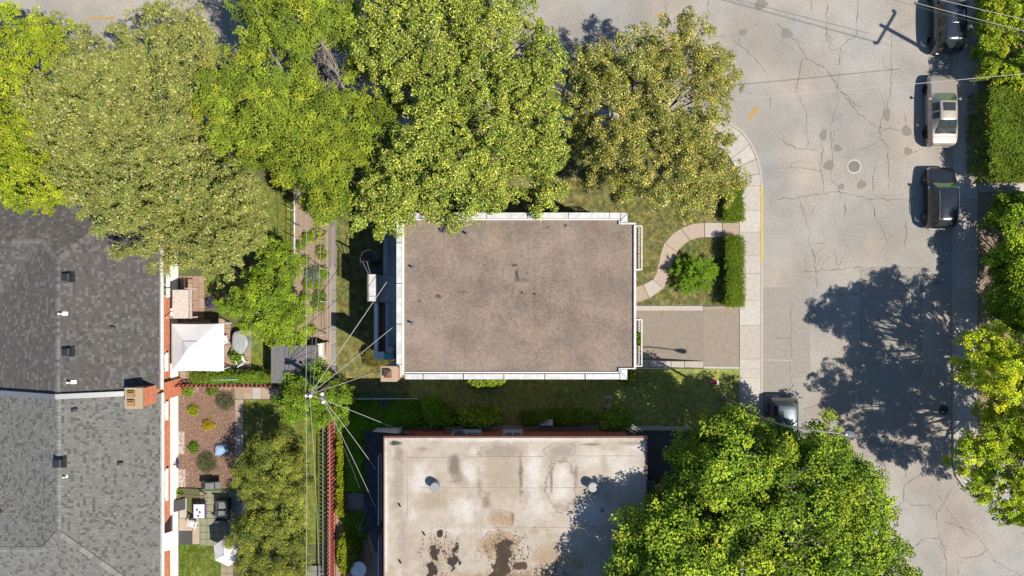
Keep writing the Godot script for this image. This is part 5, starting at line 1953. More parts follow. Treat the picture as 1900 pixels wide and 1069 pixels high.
func sedan_rows() -> Array:
	return [[0.0, 0.74, 0.52, 0.56, 0.6, "nose", 0.3], [0.012, 0.84, 0.62, 0.66, 0.7, "nose", 0.24], [0.04, 0.92, 0.7, 0.74, 0.76, "hood", 0.22], [0.09, 0.97, 0.78, 0.82, 0.8, "hood"], [0.105, 0.975, 0.79, 0.835, 0.8, "hood"], [0.19, 1.0, 0.86, 0.9, 0.82, "hood"], [0.265, 1.0, 0.9, 0.955, 0.82, "hood"],
		[0.285, 1.0, 0.91, 0.98, 0.8, "wind"], [0.34, 1.0, 0.93, 1.2, 0.72, "wind"], [0.395, 1.0, 0.94, 1.39, 0.65, "roof"], [0.415, 1.0, 0.94, 1.42, 0.64, "roof"], [0.53, 1.0, 0.95, 1.455, 0.63, "roof"], [0.55, 1.0, 0.95, 1.455, 0.63, "roof"], [0.64, 1.0, 0.96, 1.44, 0.62, "roof"], [0.665, 1.0, 0.96, 1.42, 0.62, "rear"], [0.69, 1.0, 0.965, 1.38, 0.63, "rear"], [0.74, 1.0, 0.97, 1.27, 0.67, "rear"], [0.80, 0.99, 0.98, 1.1, 0.74, "rear"], [0.845, 0.985, 0.98, 1.03, 0.76, "deck"],
		[0.88, 0.97, 0.97, 1.02, 0.76, "deck"], [0.94, 0.94, 0.95, 1.0, 0.74, "deck"], [0.975, 0.88, 0.9, 0.95, 0.7, "tail", 0.26], [0.99, 0.82, 0.8, 0.84, 0.68, "tail", 0.28], [1.0, 0.74, 0.66, 0.7, 0.6, "tail", 0.34]]

func suv_rows(hi: float) -> Array:
	return [[0.0, 0.76, 0.6, 0.64, 0.62, "nose", 0.32], [0.012, 0.86, 0.74, 0.78, 0.72, "nose", 0.26], [0.04, 0.94, 0.84, 0.88, 0.78, "hood", 0.24], [0.1, 0.98, 0.92, 0.96, 0.81, "hood"], [0.115, 0.98, 0.92, 0.97, 0.81, "hood"], [0.2, 1.0, 0.97, 1.02, 0.82, "hood"], [0.25, 1.0, 1.0, 1.06, 0.82, "hood"],
		[0.27, 1.0, 1.01, 1.09, 0.8, "wind"], [0.32, 1.0, 1.02, 1.34, 0.75, "wind"], [0.37, 1.0, 1.03, hi - 0.08, 0.71, "roof"], [0.39, 1.0, 1.03, hi - 0.04, 0.71, "roof"], [0.53, 1.0, 1.04, hi, 0.71, "roof"], [0.55, 1.0, 1.04, hi, 0.71, "roof"], [0.67, 1.0, 1.05, hi, 0.71, "roof"], [0.69, 1.0, 1.05, hi, 0.71, "roof"], [0.735, 1.0, 1.06, hi - 0.01, 0.7, "roof"], [0.84, 0.99, 1.07, hi - 0.03, 0.7, "roof"], [0.9, 0.98, 1.07, hi - 0.06, 0.7, "rear"],
		[0.945, 0.965, 1.07, 1.36, 0.74, "rear"], [0.97, 0.94, 1.05, 1.12, 0.78, "deck"], [0.985, 0.91, 0.96, 1.02, 0.78, "tail", 0.28], [0.995, 0.86, 0.8, 0.86, 0.74, "tail", 0.3], [1.0, 0.78, 0.68, 0.72, 0.66, "tail", 0.36]]

func make_cars() -> void:
	rng.seed = 8
	M.car_glass = pane(Color(0.04, 0.05, 0.05), 0.72)
	M.green_glass = pane(Color(0.07, 0.15, 0.06), 0.6)
	M.beige_paint = glossy(Color(0.33, 0.29, 0.245), 0.35, 1.0, 0.35)
	M.black_paint = glossy(Color(0.012, 0.013, 0.015), 0.2, 1.0)
	M.blue_black_paint = glossy(Color(0.016, 0.02, 0.028), 0.2, 1.0)
	M.grey_paint = glossy(Color(0.09, 0.11, 0.13), 0.3, 1.0, 0.4)
	M.dark_rim = mat(Color(0.06, 0.06, 0.06), 0.3, 0.8)
	var light_dash := mat(Color(0.34, 0.36, 0.3), 0.8)
	car("beige sedan with a dark sunroof and green-tinted windshield parked at the east kerb", P(1736, 210), 0.0,
		{"length": 4.68, "width": 1.82, "rows": sedan_rows(), "pillars": [9, 11, 13], "wheels": [0.185, 0.79], "paint": M.beige_paint, "glass": M.green_glass, "dash": light_dash, "cowl": 0.28, "belt": 0.94, "high": 1.455, "handles": [0.5, 0.68], "sunroof": [0.43, 0.545], "rim": M.dark_rim, "wiper": true, "trim": M.plastic_white})
	car("small black crossover with two silver roof rails parked behind the beige sedan", P(1733, 370), 0.0,
		{"length": 4.02, "width": 1.78, "rows": suv_rows(1.6), "pillars": [9, 11, 14], "wheels": [0.19, 0.79], "paint": M.black_paint, "glass": M.green_glass, "dash": light_dash, "cowl": 0.26, "belt": 1.02, "high": 1.6, "handles": [0.5, 0.66], "rails": [0.4, 0.88], "wiper": true, "mirror": M.chrome})
	car("large black sport utility vehicle with red tail lights under the top wires", P(1746, 38), 0.0,
		{"length": 4.75, "width": 1.9, "rows": suv_rows(1.7), "pillars": [9, 11, 14], "wheels": [0.2, 0.8], "paint": M.blue_black_paint, "glass": M.car_glass, "cowl": 0.26, "belt": 1.03, "high": 1.7, "handles": [0.5, 0.66], "sunroof": [0.5, 0.66], "sunroof_frame": true, "rim": M.dark_rim})
	car("dark grey hatchback half hidden by the big south-eastern tree", P(1446, 794), PI,
		{"length": 4.2, "width": 1.78, "rows": suv_rows(1.48), "pillars": [9, 11, 14], "wheels": [0.19, 0.8], "paint": M.grey_paint, "glass": M.car_glass, "cowl": 0.26, "belt": 1.0, "high": 1.48, "handles": [0.5, 0.66]})
# ---------- things in the yards
func wire(called: String, label: String, a: Vector3, b: Vector3, sag: float, m: Material, r := 0.02) -> void:
	var t := thing(called, label, "cable", Vector3(a.x, 0, a.z) * 0.0 + a, "overhead wires")
	var mb := MB.new()
	var pts := []
	for i in 13:
		var f := i / 12.0
		pts.append(a.lerp(b, f) - Vector3(0, sag * 4.0 * f * (1.0 - f), 0))
	mb.tube(pts, [r * 0.62], 5)
	add("strand", mb, m, t)

func plant(label: String, px: float, py: float, r: float, h: float, sp: Mesh, tint: Color, n: int, group := "small plants in the mulch bed") -> void:
	rng.seed = hash(label)
	var at := P(px, py, YARD)
	var t := thing("garden_plant", label, "plant", at, group)
	var xf := []
	var cols := PackedColorArray()
	for i in n:
		var a := rng.randf() * TAU
		var q := r * sqrt(rng.randf())
		var y := h * sqrt(maxf(0.0, 1.0 - pow(q / r, 2.0) * 0.8)) * rng.randf_range(0.55, 1.05)
		var up := (Vector3(cos(a) * q / r, 0.9, sin(a) * q / r) + Vector3(rng.randfn(0, 0.3), 0, rng.randfn(0, 0.3))).normalized()
		xf.append(Transform3D(basis_up(up, rng.randf() * TAU, rng.randf_range(0.6, 1.2)), at + Vector3(cos(a) * q, y, sin(a) * q)))
		var j := rng.randf_range(0.75, 1.25)
		cols.append(Color(tint.r * j, tint.g * j, tint.b * j))
	copies("leaves", sp, xf, cols, t)
	var mb := MB.new()
	for i in 4:
		var a := TAU * i / 4.0 + 0.4
		mb.tube([at - Vector3(0, 0.02, 0), at + Vector3(cos(a) * r * 0.5, h * 0.75, sin(a) * r * 0.5)], [0.014, 0.005], 4, false)
	add("stems", mb, M.bark, t)

func make_street_furniture() -> void:
	# street lamp with a long davit arm
	var base := P(1341, 737, YARD)
	var t := thing("street_lamp", "tall street lamp with a curved arm reaching over the south-eastern tree", "lamp", base)
	var mb := MB.new()
	mb.lathe(base, [Vector2(0.2, 0.0), Vector2(0.2, 0.25), Vector2(0.12, 0.32), Vector2(0.1, 0.5)], 14)
	add("base", mb, M.pole_metal, t)
	mb = MB.new()
	var hp := P(1557, 803, 9.7)
	var top := base + Vector3(0, 7.4, 0)
	var pts := [base + Vector3(0, 0.3, 0), base + Vector3(0, 4, 0), top]
	var rd := [0.1, 0.085, 0.065]
	var flat := hp - top
	flat.y = 0
	for i in range(1, 9):
		var f := i / 8.0
		pts.append(top + flat * (f * f * 0.45 + f * 0.55) * f + Vector3(0, 2.4 * sin(f * PI * 0.5), 0))
		rd.append(0.055 - 0.015 * f)
	add("pole", _tube(pts, rd), M.pole_metal, t)
	mb = MB.new()
	var d := flat.normalized()
	var he := pts[-1] as Vector3
	for q in [[0.0, 0.06, 0.05], [0.12, 0.12, 0.09], [0.34, 0.17, 0.1], [0.6, 0.16, 0.08]]:
		pass
	var s := d.cross(Vector3.UP)
	var prof := [[-0.05, 0.05, 0.05], [0.1, 0.1, 0.09], [0.35, 0.17, 0.11], [0.62, 0.15, 0.08], [0.7, 0.07, 0.04]]
	for i in prof.size() - 1:
		var a: Array = prof[i]
		var b: Array = prof[i + 1]
		var A: Vector3 = he + d * a[0]
		var B: Vector3 = he + d * b[0]
		mb.quad(A + s * a[1], B + s * b[1], B + Vector3(0, b[2], 0), A + Vector3(0, a[2], 0), Vector3.UP + s)
		mb.quad(A - s * a[1], B - s * b[1], B + Vector3(0, b[2], 0), A + Vector3(0, a[2], 0), Vector3.UP - s)
		mb.quad(A + s * a[1], B + s * b[1], B - s * b[1] , A - s * a[1], Vector3.DOWN)
	var hd := add("lamp_head", mb, M.mid_grey, t)
	mb = MB.new()
	mb.lathe(he + d * 0.34 + Vector3(0, -0.08, 0), [Vector2(0.0001, 0.0), Vector2(0.1, 0.03), Vector2(0.13, 0.075)], 14)
	add("lens", mb, M.plastic_white, hd)
	mb = MB.new()
	mb.lathe(he + d * 0.2 + Vector3(0, 0.09, 0), [Vector2(0.05, 0), Vector2(0.05, 0.08), Vector2(0.0001, 0.09)], 10)
	add("photocell", mb, M.plastic_white, hd)
	# hydrant
	var hb := P(1322, 707, YARD)
	t = thing("fire_hydrant", "red fire hydrant with a white cap and yellow marker on the side lawn", "hydrant", hb)
	mb = MB.new()
	mb.lathe(hb, [Vector2(0.17, 0), Vector2(0.17, 0.05), Vector2(0.11, 0.07), Vector2(0.11, 0.5), Vector2(0.15, 0.52), Vector2(0.15, 0.56), Vector2(0.11, 0.58), Vector2(0.1, 0.68), Vector2(0.05, 0.74), Vector2(0.0001, 0.76)], 16)
	add("barrel", mb, mat(Color(0.42, 0.03, 0.04), 0.4), t)
	for q in [Vector3(1, 0, 0), Vector3(-1, 0, 0), Vector3(0, 0, 1)]:
		mb = MB.new()
		mb.tube([hb + Vector3(0, 0.4, 0) + q * 0.08, hb + Vector3(0, 0.4, 0) + q * 0.21], [0.06, 0.06], 10)
		add("outlet", mb, mat(Color(0.5, 0.5, 0.5), 0.4), t)
	mb = MB.new()
	mb.lathe(hb + Vector3(0.12, 0.5, 0.05), [Vector2(0.13, 0), Vector2(0.16, 0.03), Vector2(0.13, 0.06), Vector2(0.06, 0.06), Vector2(0.05, 0.03)], 14)
	add("ring_marker", mb, M.plastic_white, t)
	mb = MB.new()
	mb.bar(hb + Vector3(0.05, 0.35, 0.18), hb + Vector3(0.4, 0.5, 0.42), 0.07, 0.05)
	add("marker_bar", mb, mat(Color(0.5, 0.32, 0.04), 0.5), t)
	# manhole
	var mh := P(1585, 309, 0)
	t = thing("manhole_cover", "round manhole cover with a pale ring in the cracked street", "manhole", mh)
	mb = MB.new()
	mb.lathe(mh, [Vector2(0.48, 0.003), Vector2(0.47, 0.012), Vector2(0.39, 0.012), Vector2(0.385, 0.006)], 30)
	add("frame", mb, M.concrete_c, t)
	mb = MB.new()
	mb.lathe(mh, [Vector2(0.375, 0.004), Vector2(0.37, 0.014), Vector2(0.0001, 0.014)], 30)
	for i in 9:
		var x := -0.3 + i * 0.075
		var l := sqrt(maxf(0.01, 0.35 * 0.35 - x * x))
		mb.box(mh + Vector3(x, 0.016, 0), Vector3(0.03, 0.008, l * 2))
	add("lid", mb, M.iron, t)
	var gd := P(1751, 761, 0)
	t = thing("storm_drain", "round storm drain grate in the shaded gutter by the east kerb", "drain", gd)
	mb = MB.new()
	mb.lathe(gd, [Vector2(0.36, 0.003), Vector2(0.35, 0.012), Vector2(0.3, 0.012), Vector2(0.29, 0.004)], 24)
	add("frame", mb, M.iron, t)
	mb = MB.new()
	for i in 6:
		var x := -0.24 + i * 0.096
		mb.box(gd + Vector3(x, 0.01, 0), Vector3(0.05, 0.012, 2 * sqrt(0.29 * 0.29 - x * x)))
	mb.lathe(gd, [Vector2(0.29, 0.004), Vector2(0.0001, 0.004)], 20)
	add("grate", mb, M.black, t)
	# eastern utility pole, mostly outside the frame; its shadow falls across the street
	var ub := P(1838, 156, YARD)
	t = thing("utility_pole", "wooden utility pole rising out of the hedge at the right edge", "utility pole", ub, "utility poles")
	mb = MB.new()
	mb.tube([ub - Vector3(0, 0.1, 0), ub + Vector3(0, 11.6, 0)], [0.17, 0.12], 12)
	add("pole", mb, M.pole_wood, t)
	mb = MB.new()
	var ca := ub + Vector3(0.62, 11.0, -1.05)
	var cb := ub + Vector3(-0.62, 11.0, 1.05)
	mb.bar(ca, cb, 0.12, 0.14)
	add("crossarm", mb, M.pole_wood, t)
	for q in [ca, cb]:
		mb = MB.new()
		mb.lathe(q + Vector3(0, 0.07, 0), [Vector2(0.07, 0), Vector2(0.12, 0.08), Vector2(0.07, 0.14), Vector2(0.11, 0.2), Vector2(0.0001, 0.28)], 12)
		add("insulator", mb, M.mid_grey, t)
	wire("overhead_wire", "white wire crossing the right street from the hedge to the olive tree", P(1330, 187, 6.8), P(1960, 131, 7.3), 0.15, M.wire, 0.026)
	wire("overhead_wire", "upper of the two bright wires over the top right corner", P(1500, -62, 8.4), P(1960, 50, 8.8), 0.1, M.wire, 0.024)
	wire("overhead_wire", "lower bright wire passing over the black sport utility vehicle", P(1560, -33, 8.0), P(1960, 72, 8.4), 0.1, M.wire, 0.024)
	wire("overhead_wire", "thin dull wire just below the bright wires over the utility vehicle", P(1560, -28, 7.4), P(1960, 80, 7.7), 0.1, M.wire_dark, 0.015)
	# yard pole behind the central house
	var yb := P(628, 704, YARD)
	t = thing("utility_pole", "wooden utility pole with a fan of wires among the bushes", "utility pole", yb, "utility poles")
	var yt := yb + Vector3(0, 6.3, 0)
	mb = MB.new()
	mb.tube([yb - Vector3(0, 0.1, 0), yt + Vector3(0, 0.25, 0)], [0.16, 0.12], 12)
	add("pole", mb, M.pole_wood, t)
	var i1 := P(569, 734, 6.3)
	mb = MB.new()
	mb.bar(yt + Vector3(0.35, -0.12, -0.12), i1 + Vector3(0, -0.12, 0), 0.11, 0.13)
	add("crossarm", mb, M.pole_wood, t)
	for q in [i1, yt + Vector3(0.1, 0.25, 0.05), P(598, 731, 6.2), P(600, 746, 5.9)]:
		mb = MB.new()
		mb.lathe(q + Vector3(0, -0.06, 0), [Vector2(0.06, 0), Vector2(0.1, 0.08), Vector2(0.06, 0.13), Vector2(0.09, 0.19), Vector2(0.0001, 0.25)], 12)
		add("insulator", mb, M.plastic_white, t)
	mb = MB.new()
	mb.tube([P(594, 727, 6.2), P(600, 733, 6.0), P(601, 748, 5.6)], [0.03], 6)
	mb.box(P(600, 738, 5.8), Vector3(0.2, 0.3, 0.25))
	add("junction_box", mb, M.mid_grey, t)
	var c := yt + Vector3(0, 0.1, 0)
	wire("overhead_wire", "western wire running north from the yard pole insulator", i1 + Vector3(0, 0.18, 0), P(566, 250, 6.6), 0.25, M.wire, 0.02)
	wire("overhead_wire", "western wire running south from the yard pole insulator", i1 + Vector3(0, 0.18, 0), P(567, 1140, 6.6), 0.2, M.wire, 0.02)
	wire("overhead_wire", "grey middle wire running north over the vegetable garden", c, P(588, 250, 6.4), 0.3, M.wire_dark, 0.03)
	wire("overhead_wire", "greenish wire running south along the lawn edge", c, P(594, 1140, 6.4), 0.3, mat(Color(0.2, 0.26, 0.2), 0.5), 0.024)
	wire("overhead_wire", "eastern thin wire running north beside the garden walk", c + Vector3(0.15, -0.1, 0), P(601, 250, 6.2), 0.3, M.wire, 0.014)
	wire("service_drop", "service cable from the yard pole to the terrace corner", c, P(719, 521, 5.9), 0.1, M.wire, 0.03)
	wire("service_drop", "service cable from the yard pole to the middle of the rear parapet", c, P(733, 604, 6.7), 0.15, M.wire, 0.028)
	wire("service_drop", "service cable from the yard pole to the corner chimney", c, P(707, 688, 7.0), 0.1, M.wire, 0.026)
	wire("service_drop", "service cable from the yard pole to the electric meters", c, Vector3(-4.55, 5.2, 9.2), 0.2, M.wire, 0.026)
	wire("service_drop", "paired cable from the yard pole to the northern rail of the porch", P(600, 740, 5.9), P(698, 872, 4.9), 0.1, M.wire, 0.026)
	wire("service_drop", "longer paired cable reaching the middle of the dark porch roof", P(600, 742, 5.8), P(697, 942, 4.9), 0.15, M.wire, 0.022)
	wire("service_drop", "short cable dropping toward the wooden deck", P(600, 742, 5.7), P(667, 905, 4.5), 0.1, M.wire_dark, 0.02)

func _tube(pts: Array, rd: Array) -> MB:
	var mb := MB.new()
	mb.tube(pts, rd, 10)
	return mb

func chair(label: String, at: Vector3, turn: float, m: Material) -> void:
	var t := thing("garden_chair", label, "chair", at, "white garden chairs")
	t.rotation.y = turn
	org[t] = Vector3.ZERO
	var mb := MB.new()
	mb.slab(PackedVector2Array([Vector2(-0.24, -0.24), Vector2(0.24, -0.24), Vector2(0.22, 0.22), Vector2(-0.22, 0.22)]), 0.4, 0.44, 0.015)
	add("seat", mb, m, t)
	mb = MB.new()
	for i in 5:
		mb.bar(Vector3(-0.18 + i * 0.09, 0.44, 0.2), Vector3(-0.2 + i * 0.1, 0.86, 0.3), 0.06, 0.015)
	mb.bar(Vector3(-0.24, 0.86, 0.3), Vector3(0.24, 0.86, 0.3), 0.05, 0.06)
	add("backrest", mb, m, t)
	for sx in [-1, 1]:
		mb = MB.new()
		mb.bar(Vector3(0.25 * sx, 0.64, -0.22), Vector3(0.25 * sx, 0.64, 0.24), 0.05, 0.03)
		add("armrest", mb, m, t)
		for sz in [-1, 1]:
			mb = MB.new()
			mb.bar(Vector3(0.21 * sx, 0.42, 0.2 * sz), Vector3(0.25 * sx, 0.0, 0.24 * sz), 0.04, 0.04)
			add("leg", mb, m, t)

func make_west_yards() -> void:
	rng.seed = 15
	# gazebo
	var gc := P(364, 645, 2.2)
	var t := thing("gazebo", "white square canopy tent on the flagstone patio beside the brick wall", "gazebo", Vector3(gc.x, YARD, gc.z))
	var a := P(319, 601, 2.2)
	var b := P(404.5, 689, 2.2)
	var ap := Vector3((a.x + b.x) / 2, 3.05, (a.z + b.z) / 2)
	var cs := [Vector3(a.x, 2.25, a.z), Vector3(b.x, 2.25, a.z), Vector3(b.x, 2.25, b.z), Vector3(a.x, 2.25, b.z)]
	var mb := MB.new()
	for i in 4:
		var p: Vector3 = cs[i]
		var q: Vector3 = cs[(i + 1) % 4]
		var K := 14
		for u in K:
			for w in K:
				var f := func(uu: int, ww: int) -> Vector3:
					var e := p.lerp(q, float(uu) / K)
					var r := float(ww) / K
					var o := e.lerp(ap, r)
					var sagf := sin(PI * uu / K) * (1.0 - r)
					o.y -= 0.09 * sagf * sagf + 0.05 * sin(PI * r)
					o += (ap - e) * Vector3(1, 0, 1) * 0.022 * sagf * (1.0 - r)
					o.y += 0.012 * noise.get_noise_2d(o.x * 90.0, o.z * 90.0)
					return o
				mb.quad(f.call(u, w), f.call(u + 1, w), f.call(u + 1, w + 1), f.call(u, w + 1), Vector3.UP)
	var can := add("canopy", mb, M.canvas, t)
	mb = MB.new()
	for i in 4:
		var p: Vector3 = cs[i]
		var q: Vector3 = cs[(i + 1) % 4]
		var o := ((p + q) / 2 - ap) * Vector3(1, 0, 1)
		o = o.normalized() * 0.04
		var dr := Vector3(0, -0.28, 0)
		if i == 1:
			o *= 7.0
		mb.quad(p, q, q + dr + o, p + dr + o, o)
	add("valance", mb, M.canvas, can)
	mb = MB.new()
	var vc := ap + Vector3(0, 0.1, 0)
	for i in 4:
		var an := PI * 0.25 + i * PI * 0.5
		var an2 := an + PI * 0.5
		mb.tri(ap + Vector3(cos(an) * 0.62, -0.2, sin(an) * 0.62), ap + Vector3(cos(an2) * 0.62, -0.2, sin(an2) * 0.62), vc, Vector3.UP)
	add("vent_cap", mb, M.canvas, can)
	for p in cs:
		mb = MB.new()
		var leg: Vector3 = p.lerp(Vector3(ap.x, p.y, ap.z), 0.03)
		mb.box(Vector3(leg.x, 1.15, leg.z), Vector3(0.06, 2.1, 0.06))
		add("post", mb, M.plastic_white, t)
	# awning on the wall
	var aw := P(336, 565, 2.4)
	t = thing("awning", "beige roll-out awning on the wall north of the white canopy tent", "awning", Vector3(-22.0, 2.0, aw.z))
	var a0 := P(320, 538, 2.75)
	var a1 := P(320, 591, 2.75)
	var b0 := P(349, 538, 2.3)
	var b1 := P(349, 591, 2.3)
	mb = MB.new()
	for i in 6:
		var f0 := i / 6.0
		var f1 := (i + 1) / 6.0
		mb.quad(a0.lerp(b0, f0), a1.lerp(b1, f0), a1.lerp(b1, f1) - Vector3(0, 0.0, 0), a0.lerp(b0, f1), Vector3.UP)
	for i in 18:
		var p := b0.lerp(b1, i / 18.0)
		var q := b0.lerp(b1, (i + 0.82) / 18.0)
		mb.quad(p, q, q + Vector3(0.05, -0.16, 0), p + Vector3(0.05, -0.16, 0), Vector3.RIGHT)
	add("fabric", mb, M.awning, t)
	mb = MB.new()
	mb.bar(P(354.5, 538, 2.22), P(354.5, 591, 2.22), 0.12, 0.08)
	add("front_bar", mb, M.awning, t)
	mb = MB.new()
	mb.bar(P(343, 535, 2.2), P(365, 537, 2.2), 0.07, 0.05)
	mb.bar(P(346, 590, 2.2), P(367, 588, 2.2), 0.07, 0.05)
	mb.bar(Vector3(-22.0, 2.0, a0.z), P(352, 539, 2.2), 0.05, 0.05)
	mb.bar(Vector3(-22.0, 2.0, a1.z), P(352, 589, 2.2), 0.05, 0.05)
	add("folding_arms", mb, M.awning, t)
	# covered furniture on the patio
	var cf := P(447, 634, 0.6)
	t = thing("covered_table", "round garden table under a crumpled grey cover beside the fruit tree", "table", Vector3(cf.x, YARD, cf.z))
	mb = MB.new()
	var N := 26
	var rows := []
	for r in 9:
		var line := []
		var f := r / 8.0
		for i in N:
			var an := TAU * i / N
			var rad := lerpf(0.02, 0.55, minf(1.0, f * 1.7)) + (0.05 + 0.05 * sin(an * 5.0 + 1.0) if f > 0.6 else 0.0) * f
			var y := 0.78 - 0.03 * sin(an * 2.0) * f if f < 0.6 else lerpf(0.76, 0.1, (f - 0.6) / 0.4)
			line.append(Vector3(cf.x + cos(an) * rad * 0.88, YARD + y + 0.02 * noise.get_noise_2d(an * 60.0, f * 200.0), cf.z + sin(an) * rad * 1.3))
		rows.append(line)
	for r in 8:
		for i in N:
			var i2 := (i + 1) % N
			mb.quad(rows[r][i], rows[r][i2], rows[r + 1][i2], rows[r + 1][i], Vector3.UP * 0.5 + (rows[r + 1][i] - Vector3(cf.x, YARD + 0.5, cf.z)))
	add("cover", mb, M.tarp, t)
	mb = MB.new()
	mb.lathe(Vector3(cf.x, YARD, cf.z), [Vector2(0.25, 0.0), Vector2(0.05, 0.05), Vector2(0.05, 0.7)], 10)
	add("pedestal", mb, M.black, t)
	chair("white garden chair pushed under the canopy tent edge", P(420, 630, YARD), -1.3, M.plastic_white)
	chair("white garden chair beside the terracotta pots at the hedge", P(452, 668, YARD), 0.5, M.plastic_white)
	for q in [[441, 669, 0.17, "terracotta pot at the hedge end of the flagstone patio"], [434, 658, 0.14, "small terracotta pot below the grey covered table"]]:
		var pb := P(q[0], q[1], YARD)
		t = thing("flower_pot", q[3], "pot", pb, "terracotta pots")
		mb = MB.new()
		var r: float = q[2]
		mb.lathe(pb, [Vector2(r * 0.65, 0.0), Vector2(r * 0.95, 0.3), Vector2(r * 1.08, 0.3), Vector2(r * 1.08, 0.36), Vector2(r * 0.9, 0.36), Vector2(r * 0.85, 0.3)], 16)
		add("pot", mb, M.terracotta, t)
		mb = MB.new()
		mb.lathe(pb + Vector3(0, 0.29, 0), [Vector2(r * 0.88, 0.0), Vector2(0.0001, 0.01)], 12)
		add("soil", mb, M.soil, t)
	# shed
	var sa := P(502.5, 641, 2.2)
	var sb := P(585, 711, 2.2)
	t = thing("garden_shed", "flat dark grey garden shed roof south of the vegetable garden", "shed", Vector3((sa.x + sb.x) / 2, YARD, (sa.z + sb.z) / 2))
	mb = MB.new()
	mb.box(Vector3((sa.x + sb.x) / 2, 1.1, (sa.z + sb.z) / 2), Vector3(sb.x - sa.x - 0.16, 2.0, sb.z - sa.z - 0.16))
	add("wall", mb, M.old_wood, t)
	M.shed_felt = mat(Color(0.15, 0.145, 0.15), 0.9, 0, M.coarse, 1.9)
	for i in 3:
		mb = MB.new()
		var x0 := lerpf(sa.x, sb.x, [0.0, 0.46, 0.87][i])
		var x1 := lerpf(sa.x, sb.x, [0.46, 0.87, 1.0][i])
		mb.slab(PackedVector2Array([Vector2(x0 + 0.004, sa.z), Vector2(x1 - 0.004, sa.z), Vector2(x1 - 0.004, sb.z), Vector2(x0 + 0.004, sb.z)]), 2.1, 2.2 + 0.012 * (i % 2), 0.01)
		add("roof_panel", mb, M.shed_felt, t)
	# odds and ends stacked by the shed
	for q in [[593, 664, 5, 26, 1.1, M.plastic_white, "white sheet of board leaning beside the shed", "board"], [600, 660, 4, 24, 0.5, M.terracotta, "pile of red bricks between the shed and the garden walk", "bricks"], [607, 662, 3.6, 27, 0.35, M.tan_a, "stack of pale planks along the garden walk", "planks"]]:
		var p := P(q[0], q[1], q[4])
		t = thing("stacked_" + q[7], q[6], q[7], Vector3(p.x, YARD, p.z))
		var k := 6
		for i in k:
			mb = MB.new()
			var w: float = q[2] * 2 / PPM
			var l: float = q[3] * 2 / PPM / k
			if q[7] == "bricks":
				mb.box(Vector3(p.x + rng.randfn(0, 0.02), YARD + q[4] * 0.5, p.z + (i - 2.5) * l), Vector3(w, q[4], l - 0.02), Basis(Vector3.UP, rng.randfn(0, 0.05)))
			else:
				mb.box(Vector3(p.x + (i - 2.5) * w / k, YARD + q[4] * 0.5, p.z + rng.randfn(0, 0.04)), Vector3(w / k - 0.008, q[4] * rng.randf_range(0.8, 1.0), l * k), Basis(Vector3.UP, rng.randfn(0, 0.015)))
			add("brick" if q[7] == "bricks" else "plank", mb, q[5], t)
	# picket fences
	picket_fence("low red picket fence along the hedge below the shed", P(338, 713, YARD), P(512, 713, YARD), 1.2)
	picket_fence("red picket fence running south from the yard pole between the lawns", P(622.5, 772, YARD), P(622.5, 1160, YARD), 1.65)
	var ft := thing("metal_fence", "black metal fence beside the red pickets along the lawn", "fence", P(604, 920, YARD))
	var fe0 := P(608.5, 784, YARD)
	var fe1 := P(608.5, 1160, YARD)
	mb = MB.new()
	mb.bar(fe0 + Vector3(0, 1.2, 0), fe1 + Vector3(0, 1.2, 0), 0.05, 0.05)
	mb.bar(fe0 + Vector3(0, 0.15, 0), fe1 + Vector3(0, 0.15, 0), 0.04, 0.04)
	add("rail", mb, mat(Color(0.32, 0.32, 0.32), 0.4, 0.5), ft)
	for i in 90:
		mb = MB.new()
		var p := fe0.lerp(fe1, i / 89.0)
		mb.box(p + Vector3(0, 0.65, 0), Vector3(0.03, 1.3, 0.03))
		add("bar", mb, M.black_metal, ft)
	# slatted ramp at the top of the garden walk
	t = thing("slatted_ramp", "pale slatted ramp with diagonal boards at the north end of the garden walk", "ramp", P(618, 450, YARD))
	for i in 13:
		mb = MB.new()
		var y0 := 414.0 + i * 6.0
		mb.slab(pp([613.4, y0 + 11, 623.6, y0 - 7, 623.6, y0 - 3.6, 613.4, y0 + 14.4], 0.25), 0.16, 0.24, 0.006)
		add("slat", mb, mat(seen(216, 200, 196), 0.8, 0, M.fine, 0.8) if i == 0 else t.get_child(0).mesh.surface_get_material(0), t)
	mb = MB.new()
	mb.box(P(613.8, 455, 0.2), Vector3(0.05, 0.12, 3.0))
	mb.box(P(623.2, 455, 0.2), Vector3(0.05, 0.12, 3.0))
	add("bearer", mb, M.old_wood, t)
	# bean poles and wires of the vegetable garden
	t = thing("bean_trellis", "weathered post and wire trellis along the vegetable garden", "trellis", P(560, 430, YARD))
	for q in [[548, 350], [548, 392], [548, 440], [548, 480], [558, 360], [558, 420], [558, 470], [607, 430], [607, 500], [607, 560], [607, 620]]:
		mb = MB.new()
		var p := P(q[0], q[1], YARD)
		mb.tube([p, p + Vector3(rng.randfn(0, 0.03), 1.5, rng.randfn(0, 0.03))], [0.03, 0.025], 6)
		add("post", mb, M.old_wood if rng.randf() < 0.6 else M.plastic_white, t)
	for q in [[548, 345, 548, 485, 1.1], [558, 350, 558, 475, 1.3], [607, 430, 607, 625, 1.3], [607, 430, 607, 625, 0.7]]:
		mb = MB.new()
		mb.tube([P(q[0], q[1], q[4]), P(q[2], q[3], q[4])], [0.012, 0.012], 5)
		add("wire", mb, M.wire, t)
